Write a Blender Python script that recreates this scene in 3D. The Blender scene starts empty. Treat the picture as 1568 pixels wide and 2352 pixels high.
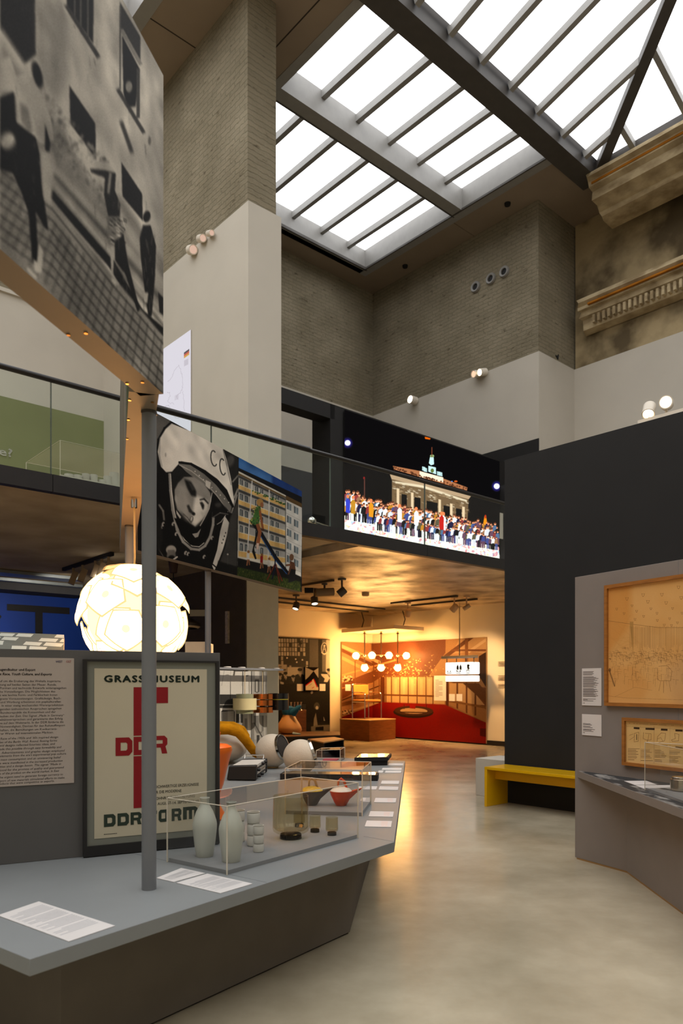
SKY_STRENGTH = 3.1
EXPOSURE = 0.0
GLOBE_STRENGTH = 150
import bpy, bmesh, math, random
import numpy as np
from mathutils import Vector, Matrix, noise as mnoise

random.seed(7)
RNG = np.random.default_rng(7)
SC = bpy.context.scene
COL = SC.collection

# ------------------------------------------------------------------ survey of the hall
# Eye point at (0,0,H) looking along +Y with a shifted lens; the building grid is turned
# against it: u runs along B, v along A.
H, F, CX, HZ = 1.4, 1684.0, 784.0, 1571.0
T = .575                                      # top of the long display table
B = Vector((.7468, .6651, 0)); A = Vector((-.6651, .7468, 0))
B.normalize(); A.normalize()

def P(u, v, z=0.0):
    return B*u + A*v + Vector((0, 0, z))
def at(px, py, Y):
    return Vector(((px-CX)/F*Y, Y, H-(py-HZ)/F*Y))
def atz(px, py, z):
    return at(px, py, (H-z)*F/(py-HZ))
def project(p):
    return ((p[0]/p[1])*F+CX, HZ-(p[2]-H)/p[1]*F)
def u_at(px, v):
    k = (px-CX)/F
    return (A.x*-v + k*A.y*v)/(B.x-k*B.y)
def v_at(px, u):
    k = (px-CX)/F
    return (B.x*u-k*B.y*u)/(k*A.y-A.x)
def z_at(py, p):
    return H-(py-HZ)/F*p[1]

class Plane:
    """vertical plane through p with horizontal direction d"""
    def __init__(s, p, d):
        s.p = Vector((p[0], p[1], 0)); s.d = Vector((d[0], d[1], 0)).normalized()
        n = Vector((s.d.y, -s.d.x, 0))
        s.n = n if n.dot(-s.p) > 0 else -n          # towards the viewer
    def pt(s, px, py, off=0.0):
        k = (px-CX)/F
        r = Vector((k, 1, 0))
        t = (s.p+s.n*off).dot(s.n)/r.dot(s.n)
        return at(px, py, t)

# ------------------------------------------------------------------ materials
def lin(c):
    return tuple((x/12.92 if x <= .04045 else ((x+.055)/1.055)**2.4) for x in c)
def rgb(r, g, b):
    return lin((r/255, g/255, b/255))
def c4(c):
    return (c[0], c[1], c[2], 1)
MATS = {}
class NT:
    def __init__(s, m):
        s.t = m.node_tree; s.t.nodes.clear()
    def n(s, typ, **kw):
        x = s.t.nodes.new(typ)
        for k, v in kw.items():
            if k.startswith('i_'):
                x.inputs[k[2:].replace('_', ' ')].default_value = v
            else:
                setattr(x, k, v)
        return x
    def l(s, a, ao, b, bi):
        s.t.links.new(a.outputs[ao], b.inputs[bi])

def mat(name, col, rough=.6, metal=0.0, spec=.4, var=.06, scale=6.0, bump=0.0, bscale=40.0, stretch=(1, 1, 1), col2=None, detail=4, coat=0.0, lo=.3, hi=.7, rvar=0.0):
    """principled surface whose colour drifts with object-space noise"""
    if name in MATS: return MATS[name]
    m = bpy.data.materials.new(name); m.use_nodes = True
    t = NT(m)
    out = t.n('ShaderNodeOutputMaterial'); b = t.n('ShaderNodeBsdfPrincipled')
    t.l(b, 'BSDF', out, 'Surface')
    b.inputs['Roughness'].default_value = rough; b.inputs['Metallic'].default_value = metal
    b.inputs['Specular IOR Level'].default_value = spec
    if coat: b.inputs['Coat Weight'].default_value = coat; b.inputs['Coat Roughness'].default_value = .08
    tc = t.n('ShaderNodeTexCoord'); mp = t.n('ShaderNodeMapping'); mp.inputs['Scale'].default_value = stretch
    t.l(tc, 'Object', mp, 'Vector')
    nz = t.n('ShaderNodeTexNoise', i_Scale=scale, i_Detail=detail)
    t.l(mp, 'Vector', nz, 'Vector')
    rp = t.n('ShaderNodeValToRGB')
    rp.color_ramp.elements[0].position = lo; rp.color_ramp.elements[1].position = hi
    c2 = col2 if col2 else tuple(min(1, x*(1+var)) for x in col)
    c1 = col if col2 else tuple(x*(1-var) for x in col)
    rp.color_ramp.elements[0].color = c4(c1); rp.color_ramp.elements[1].color = c4(c2)
    t.l(nz, 'Fac', rp, 'Fac'); t.l(rp, 'Color', b, 'Base Color')
    if rvar:
        mr = t.n('ShaderNodeMapRange'); mr.inputs['From Min'].default_value = .3; mr.inputs['From Max'].default_value = .7
        mr.inputs['To Min'].default_value = max(0, rough-rvar); mr.inputs['To Max'].default_value = rough+rvar
        t.l(nz, 'Fac', mr, 'Value'); t.l(mr, 'Result', b, 'Roughness')
    if bump:
        n2 = t.n('ShaderNodeTexNoise', i_Scale=bscale, i_Detail=5)
        t.l(mp, 'Vector', n2, 'Vector')
        bp = t.n('ShaderNodeBump', i_Strength=bump, i_Distance=.02)
        t.l(n2, 'Fac', bp, 'Height'); t.l(bp, 'Normal', b, 'Normal')
    MATS[name] = m
    return m

def emit(name, col, strength, var=0.0, scale=1.0):
    if name in MATS: return MATS[name]
    m = bpy.data.materials.new(name); m.use_nodes = True
    t = NT(m)
    out = t.n('ShaderNodeOutputMaterial'); e = t.n('ShaderNodeEmission', i_Strength=strength)
    t.l(e, 'Emission', out, 'Surface')
    if var:
        tc = t.n('ShaderNodeTexCoord'); nz = t.n('ShaderNodeTexNoise', i_Scale=scale, i_Detail=2)
        t.l(tc, 'Object', nz, 'Vector')
        rp = t.n('ShaderNodeValToRGB'); rp.color_ramp.elements[0].position = .3; rp.color_ramp.elements[1].position = .7
        rp.color_ramp.elements[0].color = c4(tuple(x*(1-var) for x in col)); rp.color_ramp.elements[1].color = c4(col)
        t.l(nz, 'Fac', rp, 'Fac'); t.l(rp, 'Color', e, 'Color')
    else:
        e.inputs['Color'].default_value = c4(col)
    MATS[name] = m
    return m

def clear(name, tint=(1, 1, 1), ior=1.47, rough=0.0, gloss=1.0):
    """thin clear sheet: lets light straight through, mirrors by the Fresnel law on its outer faces"""
    if name in MATS: return MATS[name]
    m = bpy.data.materials.new(name); m.use_nodes = True
    t = NT(m)
    out = t.n('ShaderNodeOutputMaterial'); mx = t.n('ShaderNodeMixShader')
    tr = t.n('ShaderNodeBsdfTransparent'); tr.inputs['Color'].default_value = c4(tint)
    gl = t.n('ShaderNodeBsdfGlossy'); gl.inputs['Roughness'].default_value = rough
    fr = t.n('ShaderNodeFresnel', i_IOR=ior); ge = t.n('ShaderNodeNewGeometry')
    a = t.n('ShaderNodeMath', operation='SUBTRACT'); a.inputs[0].default_value = 1
    b = t.n('ShaderNodeMath', operation='MULTIPLY'); c = t.n('ShaderNodeMath', operation='MULTIPLY'); c.inputs[1].default_value = gloss
    t.t.links.new(ge.outputs['Backfacing'], a.inputs[1])
    t.t.links.new(fr.outputs['Fac'], b.inputs[0]); t.t.links.new(a.outputs[0], b.inputs[1])
    t.t.links.new(b.outputs[0], c.inputs[0])
    t.t.links.new(c.outputs[0], mx.inputs['Fac']); t.t.links.new(tr.outputs[0], mx.inputs[1]); t.t.links.new(gl.outputs[0], mx.inputs[2])
    t.l(mx, 'Shader', out, 'Surface')
    MATS[name] = m
    return m

def brick(name, c1, c2, mortar, rot):
    """old brickwork: courses of about 8 cm with worn joints; rot turns the courses onto the wall's own axis"""
    if name in MATS: return MATS[name]
    m = bpy.data.materials.new(name); m.use_nodes = True
    t = NT(m)
    out = t.n('ShaderNodeOutputMaterial'); b = t.n('ShaderNodeBsdfPrincipled'); b.inputs['Roughness'].default_value = .95; b.inputs['Specular IOR Level'].default_value = .1
    t.l(b, 'BSDF', out, 'Surface')
    ge = t.n('ShaderNodeNewGeometry')
    sx = t.n('ShaderNodeSeparateXYZ'); t.l(ge, 'Position', sx, 'Vector')
    # distance along the wall = dot(position, axis)
    dt = t.n('ShaderNodeVectorMath', operation='DOT_PRODUCT'); dt.inputs[1].default_value = rot
    t.l(ge, 'Position', dt, 0)
    cx = t.n('ShaderNodeCombineXYZ')
    t.t.links.new(dt.outputs['Value'], cx.inputs[0]); t.t.links.new(sx.outputs['Z'], cx.inputs[1])
    nd = t.n('ShaderNodeTexNoise', i_Scale=9.0, i_Detail=4); t.l(ge, 'Position', nd, 'Vector')
    vm = t.n('ShaderNodeVectorMath', operation='MULTIPLY_ADD'); vm.inputs[1].default_value = (.10, .06, 0)
    t.l(nd, 'Color', vm, 0); t.t.links.new(cx.outputs[0], vm.inputs[2])
    bk = t.n('ShaderNodeTexBrick', i_Scale=1.0)
    bk.inputs['Brick Width'].default_value = .26; bk.inputs['Row Height'].default_value = .085; bk.inputs['Mortar Size'].default_value = .012
    bk.inputs['Color1'].default_value = c4(c1); bk.inputs['Color2'].default_value = c4(c2); bk.inputs['Mortar'].default_value = c4(mortar)
    bk.inputs['Mortar Smooth'].default_value = .6
    t.t.links.new(vm.outputs[0], bk.inputs['Vector'])
    big = t.n('ShaderNodeTexNoise', i_Scale=1.3, i_Detail=6); t.l(ge, 'Position', big, 'Vector')
    rp = t.n('ShaderNodeValToRGB'); rp.color_ramp.elements[0].position = .3; rp.color_ramp.elements[1].position = .72
    rp.color_ramp.elements[0].color = (.70, .69, .66, 1); rp.color_ramp.elements[1].color = (1, 1, 1, 1)
    t.l(big, 'Fac', rp, 'Fac')
    mx = t.n('ShaderNodeMix', data_type='RGBA', blend_type='MULTIPLY'); mx.inputs['Factor'].default_value = 1
    t.t.links.new(bk.outputs['Color'], mx.inputs['A']); t.t.links.new(rp.outputs['Color'], mx.inputs['B'])
    # chipped dark spots
    pit = t.n('ShaderNodeTexNoise', i_Scale=5.0, i_Detail=3); pm = t.n('ShaderNodeMapping'); pm.inputs['Scale'].default_value = (1, 1, 2.6)
    t.l(ge, 'Position', pm, 'Vector'); t.l(pm, 'Vector', pit, 'Vector')
    pr = t.n('ShaderNodeValToRGB'); pr.color_ramp.elements[0].position = .27; pr.color_ramp.elements[1].position = .36
    pr.color_ramp.elements[0].color = (.55, .53, .5, 1); pr.color_ramp.elements[1].color = (1, 1, 1, 1); t.l(pit, 'Fac', pr, 'Fac')
    m2 = t.n('ShaderNodeMix', data_type='RGBA', blend_type='MULTIPLY'); m2.inputs['Factor'].default_value = 1
    t.t.links.new(mx.outputs['Result'], m2.inputs['A']); t.t.links.new(pr.outputs['Color'], m2.inputs['B'])
    t.t.links.new(m2.outputs['Result'], b.inputs['Base Color'])
    fine = t.n('ShaderNodeTexNoise', i_Scale=22.0, i_Detail=6); t.l(ge, 'Position', fine, 'Vector')
    ad = t.n('ShaderNodeMath', operation='SUBTRACT'); t.t.links.new(fine.outputs['Fac'], ad.inputs[0]); t.t.links.new(bk.outputs['Fac'], ad.inputs[1])
    bp = t.n('ShaderNodeBump', i_Strength=.45, i_Distance=.03); t.t.links.new(ad.outputs[0], bp.inputs['Height']); t.l(bp, 'Normal', b, 'Normal')
    MATS[name] = m
    return m

def picture(name, img, rough=.6, glow=0.0, spec=.08):
    m = bpy.data.materials.new(name); m.use_nodes = True
    t = NT(m)
    out = t.n('ShaderNodeOutputMaterial')
    tx = t.n('ShaderNodeTexImage'); tx.image = img; tx.extension = 'EXTEND'
    uv = t.n('ShaderNodeUVMap'); t.l(uv, 'UV', tx, 'Vector')
    if glow:
        e = t.n('ShaderNodeEmission', i_Strength=glow); t.l(tx, 'Color', e, 'Color'); t.l(e, 'Emission', out, 'Surface')
    else:
        b = t.n('ShaderNodeBsdfPrincipled'); b.inputs['Roughness'].default_value = rough; b.inputs['Specular IOR Level'].default_value = spec
        t.l(tx, 'Color', b, 'Base Color'); t.l(b, 'BSDF', out, 'Surface')
    return m

# ------------------------------------------------------------------ objects
WL = {}
def wloc(o):
    return WL.get(o.name, Vector((0, 0, 0)))
def tag(o, label=None, cat=None, group=None, kind=None):
    if label: o['label'] = label
    if cat: o['category'] = cat
    if group: o['group'] = group
    if kind: o['kind'] = kind
    return o
def thing(name, label, cat, loc, group=None, kind=None):
    o = bpy.data.objects.new(name, None); COL.objects.link(o)
    o.empty_display_size = .1
    o.location = loc; WL[o.name] = Vector(loc)
    return tag(o, label, cat, group, kind)

class MB:
    """collects shapes in world coordinates, then links them as ONE mesh object"""
    def __init__(s):
        s.b = bmesh.new()
    def poly(s, pts):
        return s.b.faces.new([s.b.verts.new(p) for p in pts])
    def hexa(s, lo, hi):
        """closed prism between two point loops of equal length"""
        a = [s.b.verts.new(p) for p in lo]; c = [s.b.verts.new(p) for p in hi]
        n = len(a)
        s.b.faces.new(a[::-1]); s.b.faces.new(c)
        for i in range(n):
            s.b.faces.new((a[i], a[(i+1) % n], c[(i+1) % n], c[i]))
        return s
    def prism(s, pts, z0, z1):
        return s.hexa([(p[0], p[1], z0) for p in pts], [(p[0], p[1], z1) for p in pts])
    def uvbox(s, u0, u1, v0, v1, z0, z1):
        return s.prism([P(u0, v0), P(u1, v0), P(u1, v1), P(u0, v1)], z0, z1)
    def box(s, c, size, rz=0.0, rx=0.0, ry=0.0):
        M = Matrix.Translation(c) @ Matrix.Rotation(rz, 4, 'Z') @ Matrix.Rotation(ry, 4, 'Y') @ Matrix.Rotation(rx, 4, 'X')
        x, y, z = (k/2 for k in size)
        lo = [M @ Vector(p) for p in ((-x, -y, -z), (x, -y, -z), (x, y, -z), (-x, y, -z))]
        hi = [M @ Vector(p) for p in ((-x, -y, z), (x, -y, z), (x, y, z), (-x, y, z))]
        return s.hexa(lo, hi)
    def beam(s, p, q, w, h, up=Vector((0, 0, 1))):
        p, q = Vector(p), Vector(q); d = (q-p).normalized(); r = d.cross(up).normalized(); t = r.cross(d).normalized()
        k = [r*-w/2-t*h/2, r*w/2-t*h/2, r*w/2+t*h/2, r*-w/2+t*h/2]
        return s.hexa([p+x for x in k], [q+x for x in k])
    def tube(s, pts, r, n=10, closed=False, caps=True):
        pts = [Vector(p) for p in pts]; m = len(pts)
        rs = r if isinstance(r, (list, tuple)) else [r]*m
        rings = []; ref = None
        for i, p in enumerate(pts):
            if closed: d = pts[(i+1) % m]-pts[i-1]
            else: d = pts[min(i+1, m-1)]-pts[max(i-1, 0)]
            d.normalize()
            if ref is None:
                ref = Vector((0, 0, 1)) if abs(d.z) < .9 else Vector((1, 0, 0))
            x = (ref-d*ref.dot(d)).normalized(); ref = x; y = d.cross(x)
            rings.append([s.b.verts.new(p+(x*math.cos(2*math.pi*k/n)+y*math.sin(2*math.pi*k/n))*rs[i]) for k in range(n)])
        for i in range(m if closed else m-1):
            a, c = rings[i], rings[(i+1) % m]
            for k in range(n):
                s.b.faces.new((a[k], a[(k+1) % n], c[(k+1) % n], c[k]))
        if caps and not closed:
            s.b.faces.new(rings[0][::-1]); s.b.faces.new(rings[-1])
        return s
    def lathe(s, prof, c, n=32, axis=None, sx=1.0):
        """prof: (radius, height) pairs from bottom to top around axis (default up)"""
        c = Vector(c); ax = Vector(axis or (0, 0, 1)).normalized()
        q = Vector((0, 0, 1)).rotation_difference(ax).to_matrix()
        rings = []
        for r, z in prof:
            if r < 1e-6: rings.append([s.b.verts.new(c+q @ Vector((0, 0, z)))])
            else: rings.append([s.b.verts.new(c+q @ Vector((r*sx*math.cos(2*math.pi*k/n), r*math.sin(2*math.pi*k/n), z))) for k in range(n)])
        for a, d in zip(rings, rings[1:]):
            for k in range(n):
                k2 = (k+1) % n
                if len(a) == 1 and len(d) == 1: continue
                if len(a) == 1: s.b.faces.new((a[0], d[k2], d[k]))
                elif len(d) == 1: s.b.faces.new((a[k], a[k2], d[0]))
                else: s.b.faces.new((a[k], a[k2], d[k2], d[k]))
        if len(rings[0]) > 1: s.b.faces.new(rings[0][::-1])
        if len(rings[-1]) > 1: s.b.faces.new(rings[-1])
        return s
    def ball(s, c, r, n=24, m=14, sz=1.0):
        return s.lathe([(r*math.sin(math.pi*k/m), -r*sz*math.cos(math.pi*k/m)) for k in range(m+1)], c, n)
    def build(s, name, material, parent=None, label=None, cat=None, group=None, kind=None, bevel=0.0, smooth=True, origin=None):
        b = s.b
        bmesh.ops.remove_doubles(b, verts=b.verts, dist=1e-6)
        bmesh.ops.recalc_face_normals(b, faces=b.faces)
        if parent is not None:
            L = wloc(parent)
        elif origin is not None:
            L = Vector(origin)
        else:
            xs = [v.co for v in b.verts]
            lo = Vector([min(v[i] for v in xs) for i in range(3)]); hi = Vector([max(v[i] for v in xs) for i in range(3)])
            L = Vector(((lo.x+hi.x)/2, (lo.y+hi.y)/2, lo.z))
        bmesh.ops.translate(b, verts=b.verts, vec=-L)
        me = bpy.data.meshes.new(name); b.to_mesh(me); b.free()
        for mm in (material if isinstance(material, (list, tuple)) else [material]): me.materials.append(mm)
        if smooth:
            me.polygons.foreach_set('use_smooth', [True]*len(me.polygons)); me.set_sharp_from_angle(angle=math.radians(38))
        o = bpy.data.objects.new(name, me); COL.objects.link(o)
        if parent is not None:
            o.parent = parent; WL[o.name] = L
        else:
            o.location = L; WL[o.name] = L
        if bevel:
            md = o.modifiers.new('bevel', 'BEVEL'); md.width = bevel; md.segments = 2; md.limit_method = 'ANGLE'; md.angle_limit = math.radians(50)
        return tag(o, label, cat, group, kind)

def board(name, TL, TR, BR, BL, thick, edge_mat, front_mat, parent=None, label=None, cat=None, group=None, kind=None, uvr=(0, 1)):
    """flat board with its own thickness; front_mat only on the face towards the viewer side"""
    TL, TR, BR, BL = (Vector(p) for p in (TL, TR, BR, BL))
    n = (TR-TL).cross(BL-TL).normalized()
    n = -n if n.dot(-TL) < 0 else n
    b = bmesh.new()
    f = [b.verts.new(p) for p in (TL, TR, BR, BL)]; k = [b.verts.new(p-n*thick) for p in (TL, TR, BR, BL)]
    uvl = b.loops.layers.uv.new('UVMap')
    face = b.faces.new(f); face.material_index = 1
    for lp, uv in zip(face.loops, ((uvr[0], 1), (uvr[1], 1), (uvr[1], 0), (uvr[0], 0))): lp[uvl].uv = uv
    b.faces.new(k[::-1])
    for i in range(4): b.faces.new((f[i], k[i], k[(i+1) % 4], f[(i+1) % 4]))
    L = wloc(parent) if parent is not None else Vector(((BL+BR)/2))
    bmesh.ops.recalc_face_normals(b, faces=b.faces)
    bmesh.ops.translate(b, verts=b.verts, vec=-L)
    me = bpy.data.meshes.new(name); b.to_mesh(me); b.free()
    me.materials.append(edge_mat); me.materials.append(front_mat)
    o = bpy.data.objects.new(name, me); COL.objects.link(o)
    if parent is not None: o.parent = parent
    else: o.location = L
    WL[o.name] = L
    return tag(o, label, cat, group, kind)

def kids(o):
    return [c for c in COL.objects if c.parent == o]
def copy_tree(o, parent=None):
    c = o.copy(); COL.objects.link(c)
    if parent is not None: c.parent = parent
    for ch in kids(o): copy_tree(ch, c)
    return c

# ------------------------------------------------------------------ lettering
def text_obj(name, s, origin, rd, up, width, height, material, parent, bold=0.0, shear=0.0, space=1.0, label=None):
    """letters of cap height `height`, squeezed or stretched to `width`, starting at origin"""
    cu = bpy.data.curves.new('t', 'FONT'); cu.body = s; cu.size = 1; cu.resolution_u = 2; cu.shear = shear; cu.space_character = space
    ob = bpy.data.objects.new('t', cu); COL.objects.link(ob)
    dg = bpy.context.evaluated_depsgraph_get()
    me = bpy.data.meshes.new_from_object(ob.evaluated_get(dg))
    bpy.data.objects.remove(ob); bpy.data.curves.remove(cu)
    xs = [v.co.x for v in me.vertices]
    if not xs: return None
    x0, x1 = min(xs), max(xs)
    sx = (width/(x1-x0)) if width else height/.69
    sy = height/.69
    rd = Vector(rd).normalized(); up = Vector(up).normalized(); L = wloc(parent)
    for v in me.vertices:
        v.co = Vector(origin)+rd*((v.co.x-x0)*sx)+up*(v.co.y*sy)-L
    if bold:                                  # heavier strokes: the same outlines set twice more, a hair to each side
        bm = bmesh.new(); bm.from_mesh(me); src = bm.faces[:]
        for k in (-1, 1, 2, -2):
            r_ = bmesh.ops.duplicate(bm, geom=src)
            bmesh.ops.translate(bm, verts=[v for v in r_['geom'] if isinstance(v, bmesh.types.BMVert)], vec=(rd if abs(k) == 1 else up)*(bold*(sx if abs(k) == 1 else sy)*(1 if k > 0 else -1)))
        bm.to_mesh(me); bm.free()
    me.materials.clear(); me.materials.append(material); me.name = name
    o = bpy.data.objects.new(name, me); COL.objects.link(o); o.parent = parent; WL[o.name] = L
    if label: o['label'] = label
    return o

# ------------------------------------------------------------------ printed pictures (drawn here, no files)
class Pic:
    """canvas for a flat printed picture; points are given in survey coordinates and mapped flat"""
    def __init__(s, quad3d, w, h, base=(.5, .5, .5), ox=0, oy=0, sc=1.0):
        s.w, s.h = w, h
        s.a = np.empty((h, w, 3), np.float32); s.a[:] = base
        src = [project(p) for p in quad3d]; dst = [(0, 0), (w, 0), (w, h), (0, h)]
        M = []; r = []
        for (x, y), (X, Y) in zip(src, dst):
            M.append([x, y, 1, 0, 0, 0, -X*x, -X*y]); r.append(X)
            M.append([0, 0, 0, x, y, 1, -Y*x, -Y*y]); r.append(Y)
        k = np.linalg.solve(np.array(M), np.array(r)); s.Hm = np.append(k, 1).reshape(3, 3)
        s.o = (ox, oy, sc)
    def m(s, pts):
        p = np.asarray(pts, float); ox, oy, sc = s.o
        q = np.stack([p[:, 0]/sc+ox, p[:, 1]/sc+oy, np.ones(len(p))], 1) @ s.Hm.T
        return q[:, :2]/q[:, 2:]
    def fill(s, conts, col, a=1.0, blur=0):
        """even-odd fill of canvas-space contours"""
        al = np.concatenate(conts)
        x0, y0 = np.floor(al.min(0)-blur*2-1).astype(int); x1, y1 = np.ceil(al.max(0)+blur*2+1).astype(int)
        x0, y0 = max(0, x0), max(0, y0); x1, y1 = min(s.w, x1), min(s.h, y1)
        if x1 <= x0 or y1 <= y0: return
        acc = np.zeros((y1-y0, x1-x0), np.float32)
        for oy in (.25, .75):
            ys = np.arange(y0, y1)+oy; xs = np.arange(x0, x1)+.5
            ins = np.zeros((len(ys), len(xs)), bool)
            for c in conts:
                for (ax, ay), (bx, by) in zip(c, np.roll(c, -1, 0)):
                    if ay == by: continue
                    row = (ay > ys) != (by > ys)
                    if not row.any(): continue
                    xi = ax+(ys[row]-ay)/(by-ay)*(bx-ax)
                    ins[row] ^= xs[None, :] < xi[:, None]
            acc += ins*.5
        if blur:
            acc = boxblur(acc, blur)
        acc = (acc*a)[..., None]
        v = s.a[y0:y1, x0:x1]; v[:] = v*(1-acc)+np.asarray(col, np.float32)*acc
    def poly(s, pts, col, a=1.0, blur=0):
        s.fill([s.m(pts)], col, a, blur)
    def multi(s, conts, col, a=1.0):
        s.fill([s.m(c) for c in conts], col, a)
    def ell(s, x, y, rx, ry, col, rot=0.0, a=1.0, blur=0, n=20):
        t = np.linspace(0, 2*math.pi, n, endpoint=False); c, d = math.cos(rot), math.sin(rot)
        s.poly(np.stack([x+rx*np.cos(t)*c-ry*np.sin(t)*d, y+rx*np.cos(t)*d+ry*np.sin(t)*c], 1), col, a, blur)
    def line(s, pts, w, col, a=1.0, blur=0):
        p = np.asarray(pts, float)
        for q, r in zip(p, p[1:]):
            d = r-q; L = math.hypot(*d) or 1; nn = np.array([-d[1], d[0]])/L*w/2; e = d/L*w*.3
            s.poly([q-e+nn, r+e+nn, r+e-nn, q-e-nn], col, a, blur)
    def noise(s, amt, cell=1, mono=True):
        h, w = -(-s.h//cell), -(-s.w//cell)
        n = RNG.normal(0, amt, (h, w, 1 if mono else 3)).astype(np.float32)
        n = np.repeat(np.repeat(n, cell, 0), cell, 1)[:s.h, :s.w]
        if cell > 2: n = np.stack([boxblur(n[..., i], cell//2) for i in range(n.shape[2])], 2)
        s.a += n
    def tone(s, amt, cell):
        """uneven exposure and grain of an enlarged print"""
        h, w = -(-s.h//cell)+1, -(-s.w//cell)+1
        n = np.repeat(np.repeat(RNG.normal(0, 1, (h, w)).astype(np.float32), cell, 0), cell, 1)[:s.h, :s.w]
        s.a *= 1+amt*boxblur(boxblur(n, cell//2), cell//2)[..., None]
    def soften(s, r):
        s.a = np.stack([boxblur(s.a[..., i], r) for i in range(3)], 2)
    def image(s, name):
        im = bpy.data.images.new(name, s.w, s.h)
        px = np.ones((s.h, s.w, 4), np.float32); px[..., :3] = np.clip(s.a, 0, 1)[::-1]
        im.pixels.foreach_set(px.ravel()); im.update(); im.pack()
        return im
def boxblur(a, r):
    r = int(r)
    for ax in (0, 1):
        p = np.pad(a, [(r+1, r) if i == ax else (0, 0) for i in (0, 1)], mode='edge').cumsum(ax)
        k = 2*r+1
        a = (np.take(p, range(k, p.shape[ax]), ax)-np.take(p, range(0, p.shape[ax]-k), ax))/k
    return a.astype(np.float32)
def g(x):
    return (x, x*.965, x*.9)
# ================================================================== THE HALL
WHITE = mat('white_plaster', rgb(188, 181, 168), .85, var=.03, scale=1.5, spec=.15)
WHITE2 = mat('cream_plaster', rgb(214, 202, 178), .85, var=.03, scale=1.5, spec=.15)
BRK_B = brick('old_brick_b', rgb(147, 137, 116), rgb(140, 131, 111), rgb(131, 123, 104), tuple(B))
BRK_A = brick('old_brick_a', rgb(147, 137, 116), rgb(140, 131, 111), rgb(131, 123, 104), tuple(A))
SOFFIT = mat('soffit_panels', rgb(142, 127, 110), .8, var=.07, scale=1.2, spec=.2)
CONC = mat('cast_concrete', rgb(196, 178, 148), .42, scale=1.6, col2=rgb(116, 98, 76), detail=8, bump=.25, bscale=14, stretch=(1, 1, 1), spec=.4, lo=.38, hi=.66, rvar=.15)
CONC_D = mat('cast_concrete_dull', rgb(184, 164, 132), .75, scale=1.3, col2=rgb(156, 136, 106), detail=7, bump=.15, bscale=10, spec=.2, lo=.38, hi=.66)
DARK = mat('dark_wall_paint', rgb(33, 32, 31), .7, var=.08, scale=2, spec=.25)
BLACK = mat('black_paint', rgb(26, 25, 25), .6, var=.1, spec=.25)
DGREY = mat('dark_grey_paint', rgb(70, 70, 71), .8, var=.05, spec=.2)
PIERD = mat('pier_brown_grey_paint', rgb(84, 74, 64), .8, var=.06, spec=.2)
GREEN = mat('olive_green_paint', rgb(124, 128, 88), .85, var=.12, scale=.8, spec=.15)
BLUE = mat('deep_blue_paint', rgb(4, 54, 142), .6, var=.2, scale=.5, spec=.3)
STEEL = mat('painted_steel', rgb(140, 138, 134), .45, var=.06, spec=.4)
STEEL_D = mat('dark_painted_steel', rgb(74, 70, 66), .5, var=.08, spec=.3)
TRIMB = mat('black_skirting', rgb(30, 26, 24), .6, spec=.2)

# polished screed: large soft blotches, fine mottling, gloss that wanders
def floor_mat():
    m = bpy.data.materials.new('polished_screed'); m.use_nodes = True
    t = NT(m)
    out = t.n('ShaderNodeOutputMaterial'); b = t.n('ShaderNodeBsdfPrincipled'); t.l(b, 'BSDF', out, 'Surface')
    b.inputs['Specular IOR Level'].default_value = .55
    ge = t.n('ShaderNodeNewGeometry')
    n1 = t.n('ShaderNodeTexNoise', i_Scale=.9, i_Detail=6, i_Roughness=.6); t.l(ge, 'Position', n1, 'Vector')
    r1 = t.n('ShaderNodeValToRGB'); e = r1.color_ramp.elements
    e[0].position = .18; e[1].position = .82
    e[0].color = c4(rgb(138, 127, 103)); e[1].color = c4(rgb(204, 193, 168)); t.l(n1, 'Fac', r1, 'Fac')
    n2 = t.n('ShaderNodeTexNoise', i_Scale=4.0, i_Detail=4, i_Roughness=.6); t.l(ge, 'Position', n2, 'Vector')
    r2 = t.n('ShaderNodeValToRGB'); r2.color_ramp.elements[0].position = .3; r2.color_ramp.elements[1].position = .55
    r2.color_ramp.elements[0].color = (.93, .925, .91, 1); r2.color_ramp.elements[1].color = (1, 1, 1, 1); t.l(n2, 'Fac', r2, 'Fac')
    mx = t.n('ShaderNodeMix', data_type='RGBA', blend_type='MULTIPLY'); mx.inputs['Factor'].default_value = 1
    t.t.links.new(r1.outputs['Color'], mx.inputs['A']); t.t.links.new(r2.outputs['Color'], mx.inputs['B'])
    t.t.links.new(mx.outputs['Result'], b.inputs['Base Color'])
    mr = t.n('ShaderNodeMapRange'); mr.inputs['From Min'].default_value = .35; mr.inputs['From Max'].default_value = .65
    mr.inputs['To Min'].default_value = .17; mr.inputs['To Max'].default_value = .262
    t.l(n1, 'Fac', mr, 'Value'); t.l(mr, 'Result', b, 'Roughness')
    bp = t.n('ShaderNodeBump', i_Strength=.06, i_Distance=.02)
    n3 = t.n('ShaderNodeTexNoise', i_Scale=3.0, i_Detail=3); t.l(ge, 'Position', n3, 'Vector'); t.l(n3, 'Fac', bp, 'Height'); t.l(bp, 'Normal', b, 'Normal')
    return m
FLOORM = floor_mat()

def struct(name, mb, m, label=None, **kw):
    return mb.build(name, m, label=label, kind='structure', cat='wall' if name.startswith('wall') else name.split('_')[0], **kw)

UW, VW, VP, VB = 13.68, 14.11, 9.04, 7.04     # right wall, back wall, pier end, balcony edge
UL, VF = -7.0, -7.0
ZC, ZD, ZS = 3.22, 3.38, 11.87
ZG, ZT = 6.65, 8.575                          # top of the painted dado, top of the white lining
UR, VC = 15.1, 8.97
PU0, PU1 = 6.20, 6.81                         # the brick pier

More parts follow.
